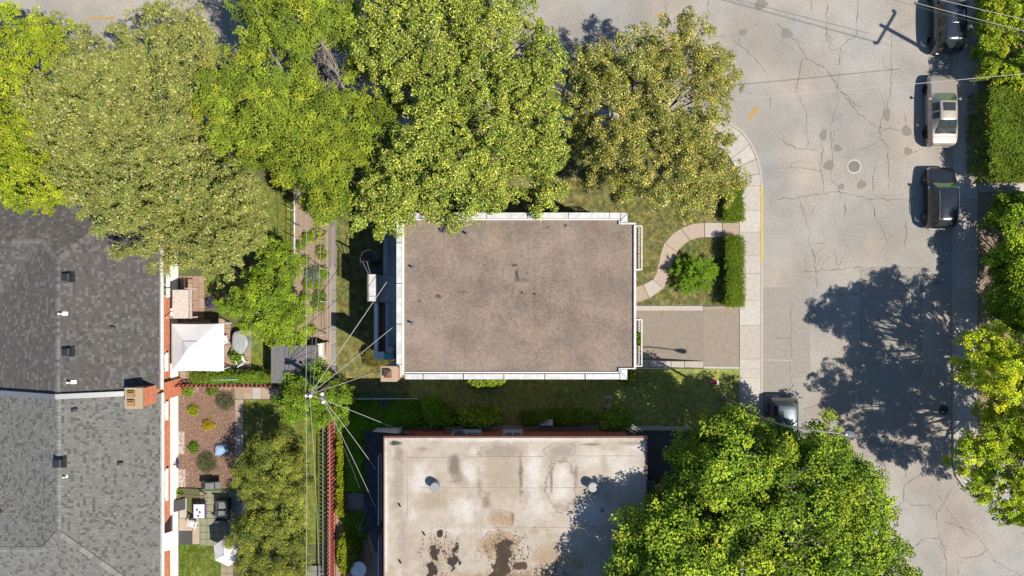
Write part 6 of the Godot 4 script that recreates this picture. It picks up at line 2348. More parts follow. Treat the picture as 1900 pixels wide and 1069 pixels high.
	for q in [[546, 352, 2.4, "white garden edging board along the western side of the vegetable garden", 547.5, 475]]:
		t = thing("edging_board", q[3], "board", P(q[0], 420, YARD))
		for i in 6:
			mb = MB.new()
			var y0: float = q[1] + i * 21
			mb.box(P(q[0] + 0.6, y0 + 10, YARD + 0.08), Vector3(0.06, 0.2, 20.0 / PPM), Basis(Vector3.UP, rng.randfn(0, 0.02)))
			add("board", mb, M.plastic_white, t)
	# lower yard furniture
	var bl := P(408, 836, 0.4)
	t = thing("ottoman", "crumpled light blue square cushion on the bark mulch", "cushion", Vector3(bl.x, YARD, bl.z))
	mb = MB.new()
	var G := 12
	for i in G:
		for j in G:
			var f := func(ii: int, jj: int) -> Vector3:
				var u := (float(ii) / G - 0.5) * 2.0
				var w := (float(jj) / G - 0.5) * 2.0
				var e := (1.0 - pow(absf(u), 5.0)) * (1.0 - pow(absf(w), 5.0))
				return Vector3(bl.x + u * 0.42, YARD + 0.04 + 0.36 * e + 0.06 * noise.get_noise_2d(u * 90.0, w * 90.0) * e, bl.z + w * 0.4)
			mb.quad(f.call(i, j), f.call(i + 1, j), f.call(i + 1, j + 1), f.call(i, j + 1), Vector3.UP)
	add("cushion", mb, M.blue_cloth, t)
	# barbecue with side shelf
	var bq := P(389, 901, 0.9)
	t = thing("barbecue", "black barbecue with grey lid and side shelf at the mulch edge", "barbecue", Vector3(bq.x, YARD, bq.z))
	mb = MB.new()
	mb.box(Vector3(bq.x, 0.5, bq.z), Vector3(0.62, 0.65, 0.42))
	add("cabinet", mb, M.black, t)
	mb = MB.new()
	mb.slab(PackedVector2Array([Vector2(bq.x - 0.28, bq.z - 0.22), Vector2(bq.x + 0.28, bq.z - 0.22), Vector2(bq.x + 0.28, bq.z + 0.22), Vector2(bq.x - 0.28, bq.z + 0.22)]), 0.85, 1.05, 0.06)
	add("lid", mb, M.mid_grey, t)
	mb = MB.new()
	mb.box(Vector3(bq.x + 0.52, 0.84, bq.z), Vector3(0.36, 0.04, 0.42))
	add("side_shelf", mb, M.mid_grey, t)
	mb = MB.new()
	mb.box(Vector3(bq.x - 0.46, 0.84, bq.z), Vector3(0.24, 0.04, 0.42))
	add("side_shelf", mb, M.black, t)
	# dark wicker seats
	for q in [[418.5, 932, "dark grey wicker armchair nearest the barbecue", 0.0], [417.5, 952, "dark grey wicker armchair facing the other one, nearer the parasol", PI]]:
		var p := P(q[0], q[1], YARD)
		t = thing("wicker_armchair", q[2], "armchair", p, "dark wicker armchairs")
		t.rotation.y = q[3]
		org[t] = Vector3.ZERO
		mb = MB.new()
		mb.box(Vector3(0, 0.2, 0), Vector3(0.76, 0.36, 0.66))
		add("base", mb, M.dark_grey, t)
		mb = MB.new()
		mb.slab(PackedVector2Array([Vector2(-0.28, -0.22), Vector2(0.28, -0.22), Vector2(0.28, 0.3), Vector2(-0.28, 0.3)]), 0.38, 0.48, 0.03)
		add("seat_cushion", mb, M.mid_grey, t)
		mb = MB.new()
		mb.box(Vector3(0, 0.55, -0.3), Vector3(0.76, 0.7, 0.1))
		add("backrest", mb, M.dark_grey, t)
		for s in [-1, 1]:
			mb = MB.new()
			mb.box(Vector3(0.34 * s, 0.5, 0.04), Vector3(0.1, 0.24, 0.58))
			add("armrest", mb, M.dark_grey, t)
	var gl := P(452, 944, 0.5)
	t = thing("low_table", "low grey glass-topped table in the shade of the olive tree", "table", Vector3(gl.x, YARD, gl.z))
	mb = MB.new()
	mb.box(Vector3(gl.x, 0.55, gl.z), Vector3(0.5, 0.03, 0.85))
	add("tabletop", mb, mat(Color(0.14, 0.15, 0.18), 0.15), t)
	for sx in [-1, 1]:
		for sz in [-1, 1]:
			mb = MB.new()
			mb.box(Vector3(gl.x + 0.22 * sx, 0.33, gl.z + 0.38 * sz), Vector3(0.04, 0.42, 0.04))
			add("leg", mb, M.dark_grey, t)
	var tb := P(369, 949, 0.75)
	t = thing("patio_table", "white table with purple cloth edge and small things on it", "table", Vector3(tb.x, YARD, tb.z))
	mb = MB.new()
	mb.slab(PackedVector2Array([Vector2(tb.x - 0.34, tb.z - 0.45), Vector2(tb.x + 0.34, tb.z - 0.45), Vector2(tb.x + 0.34, tb.z + 0.45), Vector2(tb.x - 0.34, tb.z + 0.45)]), 0.72, 0.76, 0.01)
	add("tabletop", mb, M.plastic_white, t)
	mb = MB.new()
	for s in [-1, 1]:
		mb.box(Vector3(tb.x + 0.37 * s, 0.64, tb.z), Vector3(0.03, 0.2, 0.96))
	add("cloth_edge", mb, M.purple, t)
	for sx in [-1, 1]:
		for sz in [-1, 1]:
			mb = MB.new()
			mb.box(Vector3(tb.x + 0.28 * sx, 0.42, tb.z + 0.38 * sz), Vector3(0.04, 0.6, 0.04))
			add("leg", mb, M.plastic_white, t)
	for q in [[0.1, 0.05, M.purple, "small purple cup on the white patio table"], [-0.08, -0.1, M.mid_grey, "small grey cup on the white patio table"], [0.0, 0.3, M.net, "small green dish on the white patio table"]]:
		t = thing("cup", q[3], "cup", Vector3(tb.x + q[0], 0.76, tb.z + q[1]))
		mb = MB.new()
		mb.lathe(Vector3(tb.x + q[0], 0.761, tb.z + q[1]), [Vector2(0.04, 0), Vector2(0.06, 0.1), Vector2(0.05, 0.1), Vector2(0.035, 0.02), Vector2(0.0001, 0.02)], 12)
		add("bowl", mb, q[2], t)
	chair("white garden chair next to the purple-edged table", P(364, 968, YARD), 2.8, M.plastic_white)
	# wooden bar and screen by the wall
	t = thing("handrail", "wooden handrail beside the basement steps by the barbecue", "handrail", P(357, 920, YARD))
	mb = MB.new()
	mb.bar(P(335, 919, 0.9), P(379, 921, 0.9), 0.07, 0.09)
	add("rail", mb, M.pole_wood, t)
	for x in [336, 378]:
		mb = MB.new()
		mb.box(P(x, 920, 0.5), Vector3(0.07, 0.8, 0.07))
		add("post", mb, M.tan_b, t)
	# parasol
	var pc := P(417, 1028, 2.3)
	t = thing("parasol", "white parasol partly under the olive tree branches", "parasol", Vector3(pc.x, YARD, pc.z))
	mb = MB.new()
	var K8 := 6
	var rim := []
	for i in K8:
		var an := TAU * (i + 0.42) / K8
		rim.append(Vector3(pc.x + cos(an) * 0.92, 2.0, pc.z + sin(an) * 0.92))
	for i in K8:
		for j in 6:
			var p: Vector3 = rim[i]
			var q: Vector3 = rim[(i + 1) % K8]
			var top := Vector3(pc.x, 2.5, pc.z)
			var f0 := j / 6.0
			var f1 := (j + 1) / 6.0
			for s in 2:
				var e0 := p.lerp(q, s * 0.5)
				var e1 := p.lerp(q, (s + 1) * 0.5)
				var d0 := Vector3(0, -0.05, 0) if s == 1 else Vector3.ZERO
				var d1 := Vector3(0, -0.05, 0) if s == 0 else Vector3.ZERO
				mb.quad(top.lerp(e0 + d0, f0), top.lerp(e1 + d1, f0), top.lerp(e1 + d1, f1), top.lerp(e0 + d0, f1), Vector3.UP)
	var cn := add("canopy", mb, M.canvas, t)
	for i in K8:
		mb = MB.new()
		mb.bar(Vector3(pc.x, 2.47, pc.z), rim[i] - Vector3(0, 0.02, 0), 0.025, 0.02)
		add("rib", mb, M.mid_grey, cn)
	mb = MB.new()
	mb.tube([Vector3(pc.x, 0.12, pc.z), Vector3(pc.x, 2.58, pc.z)], [0.025, 0.025], 8)
	add("pole", mb, M.mid_grey, t)
	mb = MB.new()
	mb.lathe(Vector3(pc.x, YARD, pc.z), [Vector2(0.28, 0.0), Vector2(0.28, 0.06), Vector2(0.05, 0.12)], 16)
	add("base", mb, M.dark_grey, t)
	# hose ring on the wall
	var hz := P(0, 862, 0.7).z
	t = thing("garden_hose", "coiled dark blue hose hung on the white foundation", "hose", Vector3(-21.95, 0.4, hz))
	mb = MB.new()
	for k in 3:
		var ring := []
		for i in 21:
			var an := TAU * i / 20.0
			ring.append(Vector3(-21.95 + 0.05 * k + 0.16 * sin(an), 0.55 + 0.32 * sin(an), hz + (0.24 + 0.012 * k) * cos(an)))
		mb.tube(ring, [0.022], 6, false)
	add("coil", mb, M.hose, t)
	mb = MB.new()
	mb.bar(Vector3(-22.07, 0.75, hz), Vector3(-21.8, 0.75, hz), 0.06, 0.06)
	add("hook", mb, M.black, t)
	# cellar hatch by the wall
	t = thing("cellar_hatch", "sloping grey cellar hatch against the white foundation", "hatch", P(328, 932, YARD))
	mb = MB.new()
	var c0 := P(331, 924, YARD)
	var c1 := P(331, 945, YARD)
	mb.quad(Vector3(-22.06, 0.75, c0.z), Vector3(-22.06, 0.75, c1.z), Vector3(-21.6, 0.2, c1.z), Vector3(-21.6, 0.2, c0.z), Vector3(1, 1, 0))
	mb.tri(Vector3(-22.06, 0.75, c0.z), Vector3(-22.06, 0.1, c0.z), Vector3(-21.6, 0.2, c0.z), Vector3(0, 0, -1))
	mb.tri(Vector3(-22.06, 0.75, c1.z), Vector3(-22.06, 0.1, c1.z), Vector3(-21.6, 0.2, c1.z), Vector3(0, 0, 1))
	mb.quad(Vector3(-21.6, 0.2, c0.z), Vector3(-21.6, 0.2, c1.z), Vector3(-21.6, 0.1, c1.z), Vector3(-21.6, 0.1, c0.z), Vector3(1, 0, 0))
	add("lid", mb, M.dark_grey, t)
	# turquoise rod in the hedge
	t = thing("clothes_rod", "thin turquoise rod lying along the hedge behind the red fence", "rod", P(417, 705, 1.2))
	mb = MB.new()
	mb.tube([P(394, 705.5, 1.3), P(441, 704.5, 1.3)], [0.03, 0.03], 8)
	add("rod", mb, mat(Color(0.2, 0.45, 0.42), 0.4), t)
	for x in [398, 437]:
		mb = MB.new()
		mb.tube([P(x, 705, 1.3), P(x, 705, 0.1)], [0.02, 0.02], 6)
		add("post", mb, M.mid_grey, t)
	# shaded wooden platform at the south end of the lawn
	t = thing("wooden_platform", "grey board platform at the south end of the western lawn", "platform", P(575, 1060, YARD))
	for i in 7:
		mb = MB.new()
		mb.slab(pp([548, 1050 + i * 10.5, 597, 1050 + i * 10.5, 597, 1060 + i * 10.5, 548, 1060 + i * 10.5], 0.3), 0.1, 0.3, 0.008)
		add("board", mb, M.old_wood, t)

func picket_fence(label: String, a: Vector3, b: Vector3, h: float) -> void:
	var t := thing("picket_fence", label, "fence", (a + b) / 2, "red picket fences")
	var mb := MB.new()
	for y in [0.25, h - 0.25]:
		mb.bar(a + Vector3(0, y, 0), b + Vector3(0, y, 0), 0.05, 0.08)
	add("rail", mb, M.red_paint, t)
	var d := (b - a).normalized()
	var s := d.cross(Vector3.UP)
	var n := int(a.distance_to(b) / 0.27)
	for i in n:
		mb = MB.new()
		var p := a.lerp(b, (i + 0.5) / n)
		var bs := Basis(s, Vector3.UP, d).rotated(Vector3.UP, rng.randfn(0, 0.02))
		var hh := h * rng.randf_range(0.985, 1.01)
		mb.box(p + Vector3(0, hh * 0.5 - 0.02, 0) + s * 0.035, Vector3(0.022, hh, 0.15), bs)
		add("picket", mb, M.red_paint, t)

func make_middle_yard() -> void:
	rng.seed = 21
	# bins on the terrace
	var g := P(724, 648, 4.4)
	var t := thing("barbecue", "round grey covered grill on the shaded rear terrace", "barbecue", Vector3(g.x, 3.6, g.z))
	var mb := MB.new()
	mb.lathe(Vector3(g.x, 3.6, g.z), [Vector2(0.2, 0.0), Vector2(0.25, 0.6), Vector2(0.27, 0.75), Vector2(0.18, 0.9), Vector2(0.0001, 0.95)], 18)
	add("cover", mb, M.tarp, t)
	mb = MB.new()
	mb.bar(Vector3(g.x - 0.25, 4.54, g.z), Vector3(g.x + 0.27, 4.5, g.z), 0.03, 0.03)
	add("strap", mb, M.plastic_white, t)
	g = P(722, 661, 4.2)
	t = thing("storage_bin", "dark green lidded bin at the south end of the rear terrace", "bin", Vector3(g.x, 3.6, g.z))
	mb = MB.new()
	mb.box(Vector3(g.x, 3.9, g.z), Vector3(0.52, 0.58, 0.36))
	add("box", mb, M.teal, t)
	mb = MB.new()
	mb.slab(PackedVector2Array([Vector2(g.x - 0.29, g.z - 0.21), Vector2(g.x + 0.29, g.z - 0.21), Vector2(g.x + 0.29, g.z + 0.21), Vector2(g.x - 0.29, g.z + 0.21)]), 4.19, 4.26, 0.02)
	add("lid", mb, M.teal, t)
	# net along the ivy
	t = thing("garden_net", "turquoise garden net on a white bar above the shaded ivy", "net", P(715, 741, YARD))
	mb = MB.new()
	mb.tube([P(655, 740.5, 1.6), P(776, 740.0, 1.6)], [0.022, 0.022], 6)
	add("bar", mb, M.plastic_white, t)
	mb = MB.new()
	var n0 := P(666, 736, 1.5)
	var n1 := P(742, 736, 1.5)
	for i in 40:
		var p := n0.lerp(n1, i / 40.0)
		mb.bar(Vector3(p.x, 1.6, P(0, 740.5, 1.6).z), Vector3(p.x, 0.3, p.z - 0.12), 0.04, 0.006)
	for i in 9:
		var y := 1.5 - i * 0.14
		var z := lerpf(P(0, 740.5, 1.6).z, n0.z - 0.12, i / 9.0)
		mb.bar(Vector3(n0.x, y, z), Vector3(n1.x, y, z), 0.006, 0.06)
	add("mesh", mb, M.net, t)
	for x in [656, 775]:
		mb = MB.new()
		mb.tube([P(x, 740.3, 1.6), P(x, 740.3, 0.1)], [0.02, 0.02], 6)
		add("post", mb, M.mid_grey, t)
	var rc := P(713, 748, 0.9)
	t = thing("garden_sieve", "round wire-rimmed dark mesh sieve below the turquoise net", "sieve", Vector3(rc.x, YARD, rc.z))
	mb = MB.new()
	var ring := []
	for i in 21:
		var an := TAU * i / 20.0
		ring.append(rc + Vector3(cos(an) * 0.26, 0, sin(an) * 0.28))
	mb.tube(ring, [0.018], 6, false)
	add("rim", mb, M.mid_grey, t)
	mb = MB.new()
	mb.lathe(rc - Vector3(0, 0.02, 0), [Vector2(0.25, 0.0), Vector2(0.0001, -0.03)], 18)
	add("mesh", mb, M.dark_grey, t)
	mb = MB.new()
	mb.tube([rc - Vector3(0, 0.03, 0), Vector3(rc.x, YARD, rc.z)], [0.02, 0.02], 6)
	add("stake", mb, M.mid_grey, t)
	# heat pump
	var hp := P(1014, 783, 0.8)
	t = thing("heat_pump", "white outdoor heat pump on legs against the shaded brick wall", "air conditioner", Vector3(hp.x, YARD, hp.z))
	mb = MB.new()
	mb.slab(PackedVector2Array([Vector2(hp.x - 0.4, hp.z - 0.18), Vector2(hp.x + 0.4, hp.z - 0.18), Vector2(hp.x + 0.4, hp.z + 0.2), Vector2(hp.x - 0.4, hp.z + 0.2)]), 0.4, 0.98, 0.015)
	add("casing", mb, M.plastic_white, t)
	mb = MB.new()
	for i in 5:
		mb.lathe(Vector3(hp.x - 0.1, 0.7, hp.z - 0.19), [Vector2(0.04 + i * 0.045, 0.0), Vector2(0.05 + i * 0.045, 0.012), Vector2(0.06 + i * 0.045, 0.0)], 18, Basis(Vector3.RIGHT, -PI / 2))
	add("fan_grille", mb, M.dark_grey, t)
	for s in [-1, 1]:
		mb = MB.new()
		mb.box(Vector3(hp.x + 0.3 * s, 0.26, hp.z), Vector3(0.05, 0.3, 0.5))
		add("leg", mb, M.mid_grey, t)
	# stone chests by the footing
	for q in [[748, 787, 0.75, 0.4, 0.5, "small grey stone trough behind the dark porch roof corner"], [719, 788, 0.35, 0.35, 0.4, "little grey round stone next to the stone trough"]]:
		var p := P(q[0], q[1], q[4])
		t = thing("stone_trough", q[5], "trough", Vector3(p.x, YARD, p.z), "stones by the southern wall")
		mb = MB.new()
		var k := PackedVector2Array()
		for i in 10:
			var an := TAU * (i + 0.5) / 10.0
			k.append(Vector2(p.x + signf(cos(an)) * pow(absf(cos(an)), 0.4) * q[2] * 0.5, p.z + signf(sin(an)) * pow(absf(sin(an)), 0.4) * q[3] * 0.5))
		mb.slab(k, 0.1, q[4], 0.04)
		add("block", mb, M.concrete_b, t)
	# stepping stones in the side lawn
	for q in [[1128, 736.5, 9, 3.2, "flat stepping stone in the shaded side lawn, nearer the white parapet"], [1129, 755.5, 6.5, 5.5, "squarish stepping stone in the shaded side lawn by the shrubs"]]:
		var p := P(q[0], q[1], YARD)
		t = thing("stepping_stone", q[4], "stone", p, "stepping stones")
		mb = MB.new()
		var bp := PackedVector2Array()
		for v in blob(q[0], q[1], q[2], q[3], 0.1):
			bp.append(v)
		mb.slab(bp, 0.08, 0.135, 0.01)
		add("stone", mb, M.tan_c, t)
	# tomato cages
	for q in [[645, 830, "northern wire plant hoop in the ivy by the porch"], [643, 861, "middle wire plant hoop in the ivy by the porch"], [645.5, 887, "southern wire plant hoop just above the wooden deck"]]:
		var p := P(q[0], q[1], 0.7)
		t = thing("plant_hoop", q[2], "plant support", Vector3(p.x, YARD, p.z), "wire plant hoops")
		for y in [0.7, 0.4]:
			mb = MB.new()
			ring = []
			for i in 21:
				var an := TAU * i / 20.0
				ring.append(Vector3(p.x + cos(an) * 0.31 * (0.6 + y * 0.55), YARD + y, p.z + sin(an) * 0.31 * (0.6 + y * 0.55)))
			mb.tube(ring, [0.012], 5, false)
			add("hoop", mb, M.pole_wood, t)
		for i in 3:
			mb = MB.new()
			var an := TAU * i / 3.0
			mb.tube([Vector3(p.x + cos(an) * 0.3, YARD + 0.72, p.z + sin(an) * 0.3), Vector3(p.x + cos(an) * 0.1, 0.05, p.z + sin(an) * 0.1)], [0.01, 0.01], 5, false)
			add("leg", mb, M.pole_wood, t)
	# wooden deck
	t = thing("wooden_deck", "small weathered deck of horizontal boards west of the porch", "deck", P(655, 933, YARD))
	for i in 8:
		mb = MB.new()
		var y0 := 916.0 + i * 4.4
		mb.slab(pp([636, y0, 674, y0, 674, y0 + 4.0, 636, y0 + 4.0], 0.3), 0.08, 0.28 + rng.randf() * 0.006, 0.006)
		add("board", mb, M.old_wood, t)
	# round table
	var rt := P(665, 1057, 0.75)
	t = thing("round_table", "round white garden table at the bottom edge beside the porch stair", "table", Vector3(rt.x, YARD, rt.z))
	mb = MB.new()
	mb.lathe(Vector3(rt.x, 0.74, rt.z), [Vector2(0.0001, -0.03), Vector2(0.5, -0.03), Vector2(0.53, 0.0), Vector2(0.51, 0.03), Vector2(0.03, 0.03), Vector2(0.025, 0.0)], 30)
	add("tabletop", mb, M.plastic_white, t)
	for i in 4:
		mb = MB.new()
		var an := TAU * (i + 0.5) / 4.0
		mb.bar(Vector3(rt.x + cos(an) * 0.3, 0.72, rt.z + sin(an) * 0.3), Vector3(rt.x + cos(an) * 0.4, YARD, rt.z + sin(an) * 0.4), 0.05, 0.05)
		add("leg", mb, M.plastic_white, t)
	# things in the side drive
	var gb := P(1206.5, 902, 1.0)
	t = thing("wheeled_bin", "dark green wheeled bin in the side drive by the red roof edge", "bin", Vector3(gb.x, YARD, gb.z))
	mb = MB.new()
	for i in 4:
		var an := TAU * (i + 0.5) / 4.0
		var an2 := TAU * (i + 1.5) / 4.0
		mb.quad(Vector3(gb.x + cos(an) * 0.32, YARD, gb.z + sin(an) * 0.32), Vector3(gb.x + cos(an2) * 0.32, YARD, gb.z + sin(an2) * 0.32), Vector3(gb.x + cos(an2) * 0.4, 0.95, gb.z + sin(an2) * 0.4), Vector3(gb.x + cos(an) * 0.4, 0.95, gb.z + sin(an) * 0.4), Vector3(cos(an + 0.78), 0, sin(an + 0.78)))
	add("body", mb, M.black, t)
	mb = MB.new()
	mb.slab(PackedVector2Array([Vector2(gb.x - 0.3, gb.z - 0.32), Vector2(gb.x + 0.3, gb.z - 0.32), Vector2(gb.x + 0.3, gb.z + 0.3), Vector2(gb.x - 0.3, gb.z + 0.3)]), 0.95, 1.03, 0.04)
	add("lid", mb, mat(Color(0.03, 0.08, 0.07), 0.4), t)
	for s in [-1, 1]:
		mb = MB.new()
		mb.lathe(Vector3(gb.x + 0.28 * s, 0.22, gb.z - 0.26), [Vector2(0.0001, -0.03), Vector2(0.1, -0.03), Vector2(0.1, 0.03), Vector2(0.0001, 0.03)], 12, Basis(Vector3(0, 0, 1), PI / 2))
		add("wheel", mb, M.black, t)
	var lg := P(1222, 904, 0.5)
	t = thing("firewood_box", "grey box with cut logs beside the wheeled bin", "box", Vector3(lg.x, YARD, lg.z))
	mb = MB.new()
	for q in [[0, 0.16, 0.7, 0.04], [0, -0.16, 0.7, 0.04], [0.34, 0, 0.04, 0.3], [-0.34, 0, 0.04, 0.3]]:
		mb.box(Vector3(lg.x + q[0], 0.32, lg.z + q[1] + 0.1), Vector3(q[2], 0.42, q[3]))
	add("box", mb, M.concrete, t)
	for i in 6:
		mb = MB.new()
		var p := Vector3(lg.x - 0.15 + rng.randf() * 0.3, 0.45 + (i % 2) * 0.1, lg.z - 0.12 + i * 0.05)
		mb.tube([p - Vector3(0.25, 0, 0), p + Vector3(0.25, 0.02, 0)], [0.06, 0.055], 8)
		add("log", mb, mat(Color(0.42, 0.22, 0.11), 0.9), t)
	t = thing("step_ladder", "short white ladder lying in the side drive at the tree's edge", "ladder", P(1220, 931, 0.3))
	mb = MB.new()
	mb.bar(P(1208, 932.5, 0.3), P(1232, 927.5, 0.3), 0.06, 0.05)
	mb.bar(P(1211, 938.5, 0.3), P(1232, 934.5, 0.3), 0.06, 0.05)
	add("side_rail", mb, M.plastic_white, t)
	for i in 8:
		mb = MB.new()
		mb.bar(P(1210 + i * 2.9, 932.5 - i * 0.6, 0.3), P(1212 + i * 2.7, 938.5 - i * 0.5, 0.3), 0.035, 0.03)
		add("rung", mb, M.plastic_white, t)
func make_trees() -> void:
	rng.seed = 5
	var g := "street trees along the top street"
	var lime := Color(0.13, 0.175, 0.018)
	var cream := Color(0.31, 0.3, 0.16)
	var tan_c := Color(0.4, 0.33, 0.16)
	# leaves with bracts of linden flowers
	var s_pale := spray(13, 0.11, 0.07, 0.15, [Color(0.13, 0.155, 0.045), Color(0.115, 0.145, 0.035), cream, Color(0.14, 0.165, 0.05), Color(0.12, 0.15, 0.04), cream * 0.9, Color(0.15, 0.17, 0.05)])
	var s_lime := spray(12, 0.12, 0.075, 0.15, [Color(0.15, 0.2, 0.014), Color(0.13, 0.185, 0.014), Color(0.17, 0.21, 0.02), Color(0.26, 0.26, 0.07)])
	var s_green := spray(12, 0.145, 0.065, 0.16, [Color(0.12, 0.18, 0.022), Color(0.135, 0.19, 0.022), Color(0.165, 0.205, 0.03)], 0.6)
	var s_mix := spray(13, 0.115, 0.07, 0.15, [Color(0.09, 0.14, 0.015), Color(0.1, 0.15, 0.016), Color(0.27, 0.28, 0.1), Color(0.11, 0.155, 0.018), Color(0.24, 0.26, 0.08)])
	var s_olive := spray(13, 0.11, 0.065, 0.15, [Color(0.1, 0.125, 0.02), Color(0.095, 0.12, 0.018), Color(0.3, 0.27, 0.13), Color(0.12, 0.135, 0.024), Color(0.22, 0.2, 0.06)])
	var s_maple := spray(10, 0.15, 0.1, 0.17, [Color(0.085, 0.155, 0.014), Color(0.11, 0.17, 0.018), Color(0.15, 0.19, 0.03)], 0.65)
	var s_bright := spray(12, 0.13, 0.085, 0.16, [Color(0.16, 0.2, 0.012), Color(0.14, 0.19, 0.012), Color(0.2, 0.22, 0.022)], 0.5)
	var s_fruit := spray(10, 0.11, 0.065, 0.13, [Color(0.1, 0.17, 0.018), Color(0.12, 0.185, 0.02), Color(0.14, 0.19, 0.03)])
	var s_dull := spray(10, 0.1, 0.06, 0.13, [Color(0.085, 0.105, 0.02), Color(0.1, 0.12, 0.024), Color(0.14, 0.135, 0.05), Color(0.1, 0.125, 0.02)])
	M.s_fruit = s_fruit; M.s_bright = s_bright; M.s_maple = s_maple; M.s_dull = s_dull
	var W := Color(1, 1, 1)
	tree("linden_tree", "yellow-green tree at the left edge behind the pale flowering linden", g, {"outline": [-220, -40, 40, 12, 100, 22, 130, 50, 122, 110, 110, 180, 125, 260, 120, 330, 130, 390, 60, 394, -10, 385, -220, 380], "top": 8.6, "edge": 5.0, "base": [40, 260], "spray": s_lime, "vary": 0.6, "bough": 0.2, "many": 1.5, "open": -0.01, "tint": Color(1.35, 1.35, 1.0), "lobe": 1.1, "trunk": 0.28})
	tree("linden_tree", "large pale cream flowering linden overhanging the dark shingle roof", g, {"outline": [128, 132, 130, 62, 160, 46, 230, 55, 238, 32, 275, 10, 330, 4, 375, 25, 402, 55, 396, 110, 385, 160, 360, 200, 378, 250, 392, 292, 440, 300, 490, 342, 497, 390, 490, 430, 470, 480, 440, 512, 390, 515, 340, 492, 290, 507, 268, 470, 215, 475, 200, 440, 168, 418, 148, 385, 100, 345, 62, 280, 42, 230, 15, 150, 60, 140, 100, 130], "top": 11.0, "edge": 6.2, "base": [380, 330], "spray": s_pale, "vary": 0.35, "bough": 0.2, "many": 1.5, "open": -0.01, "tint": Color(1.36, 1.29, 1.05), "lobe": 1.15, "trunk": 0.38, "dome": 130.0, "density": 50.0, "sparse": 0.02})
	var t3 := tree("ash_tree", "bright green tree with bare branches between the two big lindens", g, {"outline": [418, 0, 430, -70, 640, -70, 680, 40, 672, 130, 705, 168, 742, 200, 735, 240, 704, 270, 692, 300, 682, 345, 645, 402, 600, 420, 560, 382, 540, 352, 500, 330, 480, 302, 400, 292, 352, 240, 345, 180, 375, 130, 402, 92, 440, 80, 450, 40], "top": 9.6, "edge": 5.6, "base": [610, 280], "spray": s_green, "tint": Color(1.45, 1.35, 1.2), "lobe": 1.0, "trunk": 0.3, "gaps": [[505, 95, 34], [500, 128, 26], [612, 108, 24], [640, 150, 14], [460, 165, 10]], "sparse": 0.13, "open": 0.0, "bark": M.pale_bark, "dome": 90.0})
	bare_branches(t3, P(628, 135, 7.6), P(590, 70, 8.6), M.pale_bark)
	bare_branches(t3, P(640, 170, 7.4), P(615, 120, 8.4), M.pale_bark)
	tree("linden_tree", "big round yellow-green linden reaching over the flat brown roof", g, {"outline": [650, 80, 660, 20, 700, -50, 960, -50, 1000, 40, 1040, 90, 1057, 150, 1052, 230, 1047, 300, 1042, 378, 1000, 400, 965, 372, 932, 386, 892, 396, 862, 430, 822, 432, 792, 405, 762, 428, 720, 442, 660, 436, 622, 400, 640, 352, 690, 330, 700, 262, 742, 222, 732, 180, 690, 150, 652, 130], "top": 11.0, "edge": 6.6, "base": [820, 260], "spray": s_mix, "vary": 0.6, "bough": 0.2, "many": 1.5, "open": -0.01, "tint": Color(1.6, 1.5, 1.25), "lobe": 1.15, "trunk": 0.38, "dome": 120.0, "density": 48.0})
	tree("linden_tree", "olive-brown flowering linden at the street corner", g, {"outline": [1050, 200, 1046, 150, 1062, 95, 1100, 66, 1140, 80, 1156, 36, 1200, 42, 1236, 30, 1260, 52, 1276, 14, 1312, 14, 1312, 70, 1360, 110, 1370, 150, 1346, 200, 1352, 240, 1387, 292, 1382, 330, 1362, 360, 1332, 382, 1302, 400, 1270, 413, 1240, 390, 1200, 376, 1160, 372, 1130, 346, 1092, 340, 1082, 300, 1056, 280, 1046, 240], "top": 10.0, "edge": 5.2, "base": [1170, 250], "spray": s_olive, "vary": 0.6, "bough": 0.2, "many": 1.5, "open": -0.01, "tint": Color(1.65, 1.55, 1.4), "lobe": 1.0, "trunk": 0.32, "dome": 110.0, "sparse": 0.06, "gaps": [[1225, 195, 9], [1265, 288, 10], [1085, 330, 10]]})
	var t9 := tree("maple_tree", "large deep green tree overhanging the white roof and the south-western kerb", "large trees south of the driveway", {"outline": [1136, 1010, 1160, 960, 1180, 932, 1226, 930, 1232, 890, 1246, 822, 1290, 780, 1350, 744, 1400, 758, 1432, 790, 1480, 790, 1502, 802, 1532, 766, 1562, 800, 1592, 850, 1642, 890, 1657, 950, 1692, 1020, 1700, 1210, 1120, 1210, 1118, 1060], "top": 11.0, "edge": 4.9, "base": [1350, 900], "spray": s_maple, "vary": 1.25, "open": 0.03, "density": 42.0, "tint": Color(2.0, 1.75, 1.7), "lobe": 1.05, "trunk": 0.4, "dome": 140.0, "slope": [-0.62, 1.15], "bough": 0.36, "sparse": 0.07, "gaps": [[1500, 1000, 12], [1440, 870, 8]]})
	bare_branches(t9, P(1500, 1060, 9.0), P(1478, 1000, 10.2), M.pale_bark)
	var ge := "trees east of the street"
	tree("maple_tree", "yellow-green leafy tree at the right edge shading the street", ge, {"outline": [1780, 642, 1800, 612, 1840, 600, 1880, 618, 1960, 560, 2080, 600, 2120, 720, 2080, 850, 1940, 850, 1880, 812, 1838, 795, 1815, 742, 1786, 702], "top": 9.2, "edge": 5.9, "base": [1850, 680], "spray": s_bright, "tint": Color(2.45, 2.3, 1.8), "lobe": 1.0, "trunk": 0.3, "density": 40.0, "open": 0.05, "sparse": 0.12, "dome": 110.0})
	tree("maple_tree", "darker green tree below the yellow-green one at the right edge", ge, {"outline": [1768, 850, 1800, 812, 1842, 790, 1900, 800, 2050, 780, 2110, 900, 2060, 1010, 1960, 1020, 1882, 976, 1832, 950, 1796, 920], "top": 8.9, "edge": 6.2, "base": [1850, 800], "spray": s_bright, "tint": Color(1.75, 1.8, 1.4), "lobe": 1.0, "trunk": 0.28, "density": 40.0, "open": 0.05, "sparse": 0.13, "dome": 100.0})
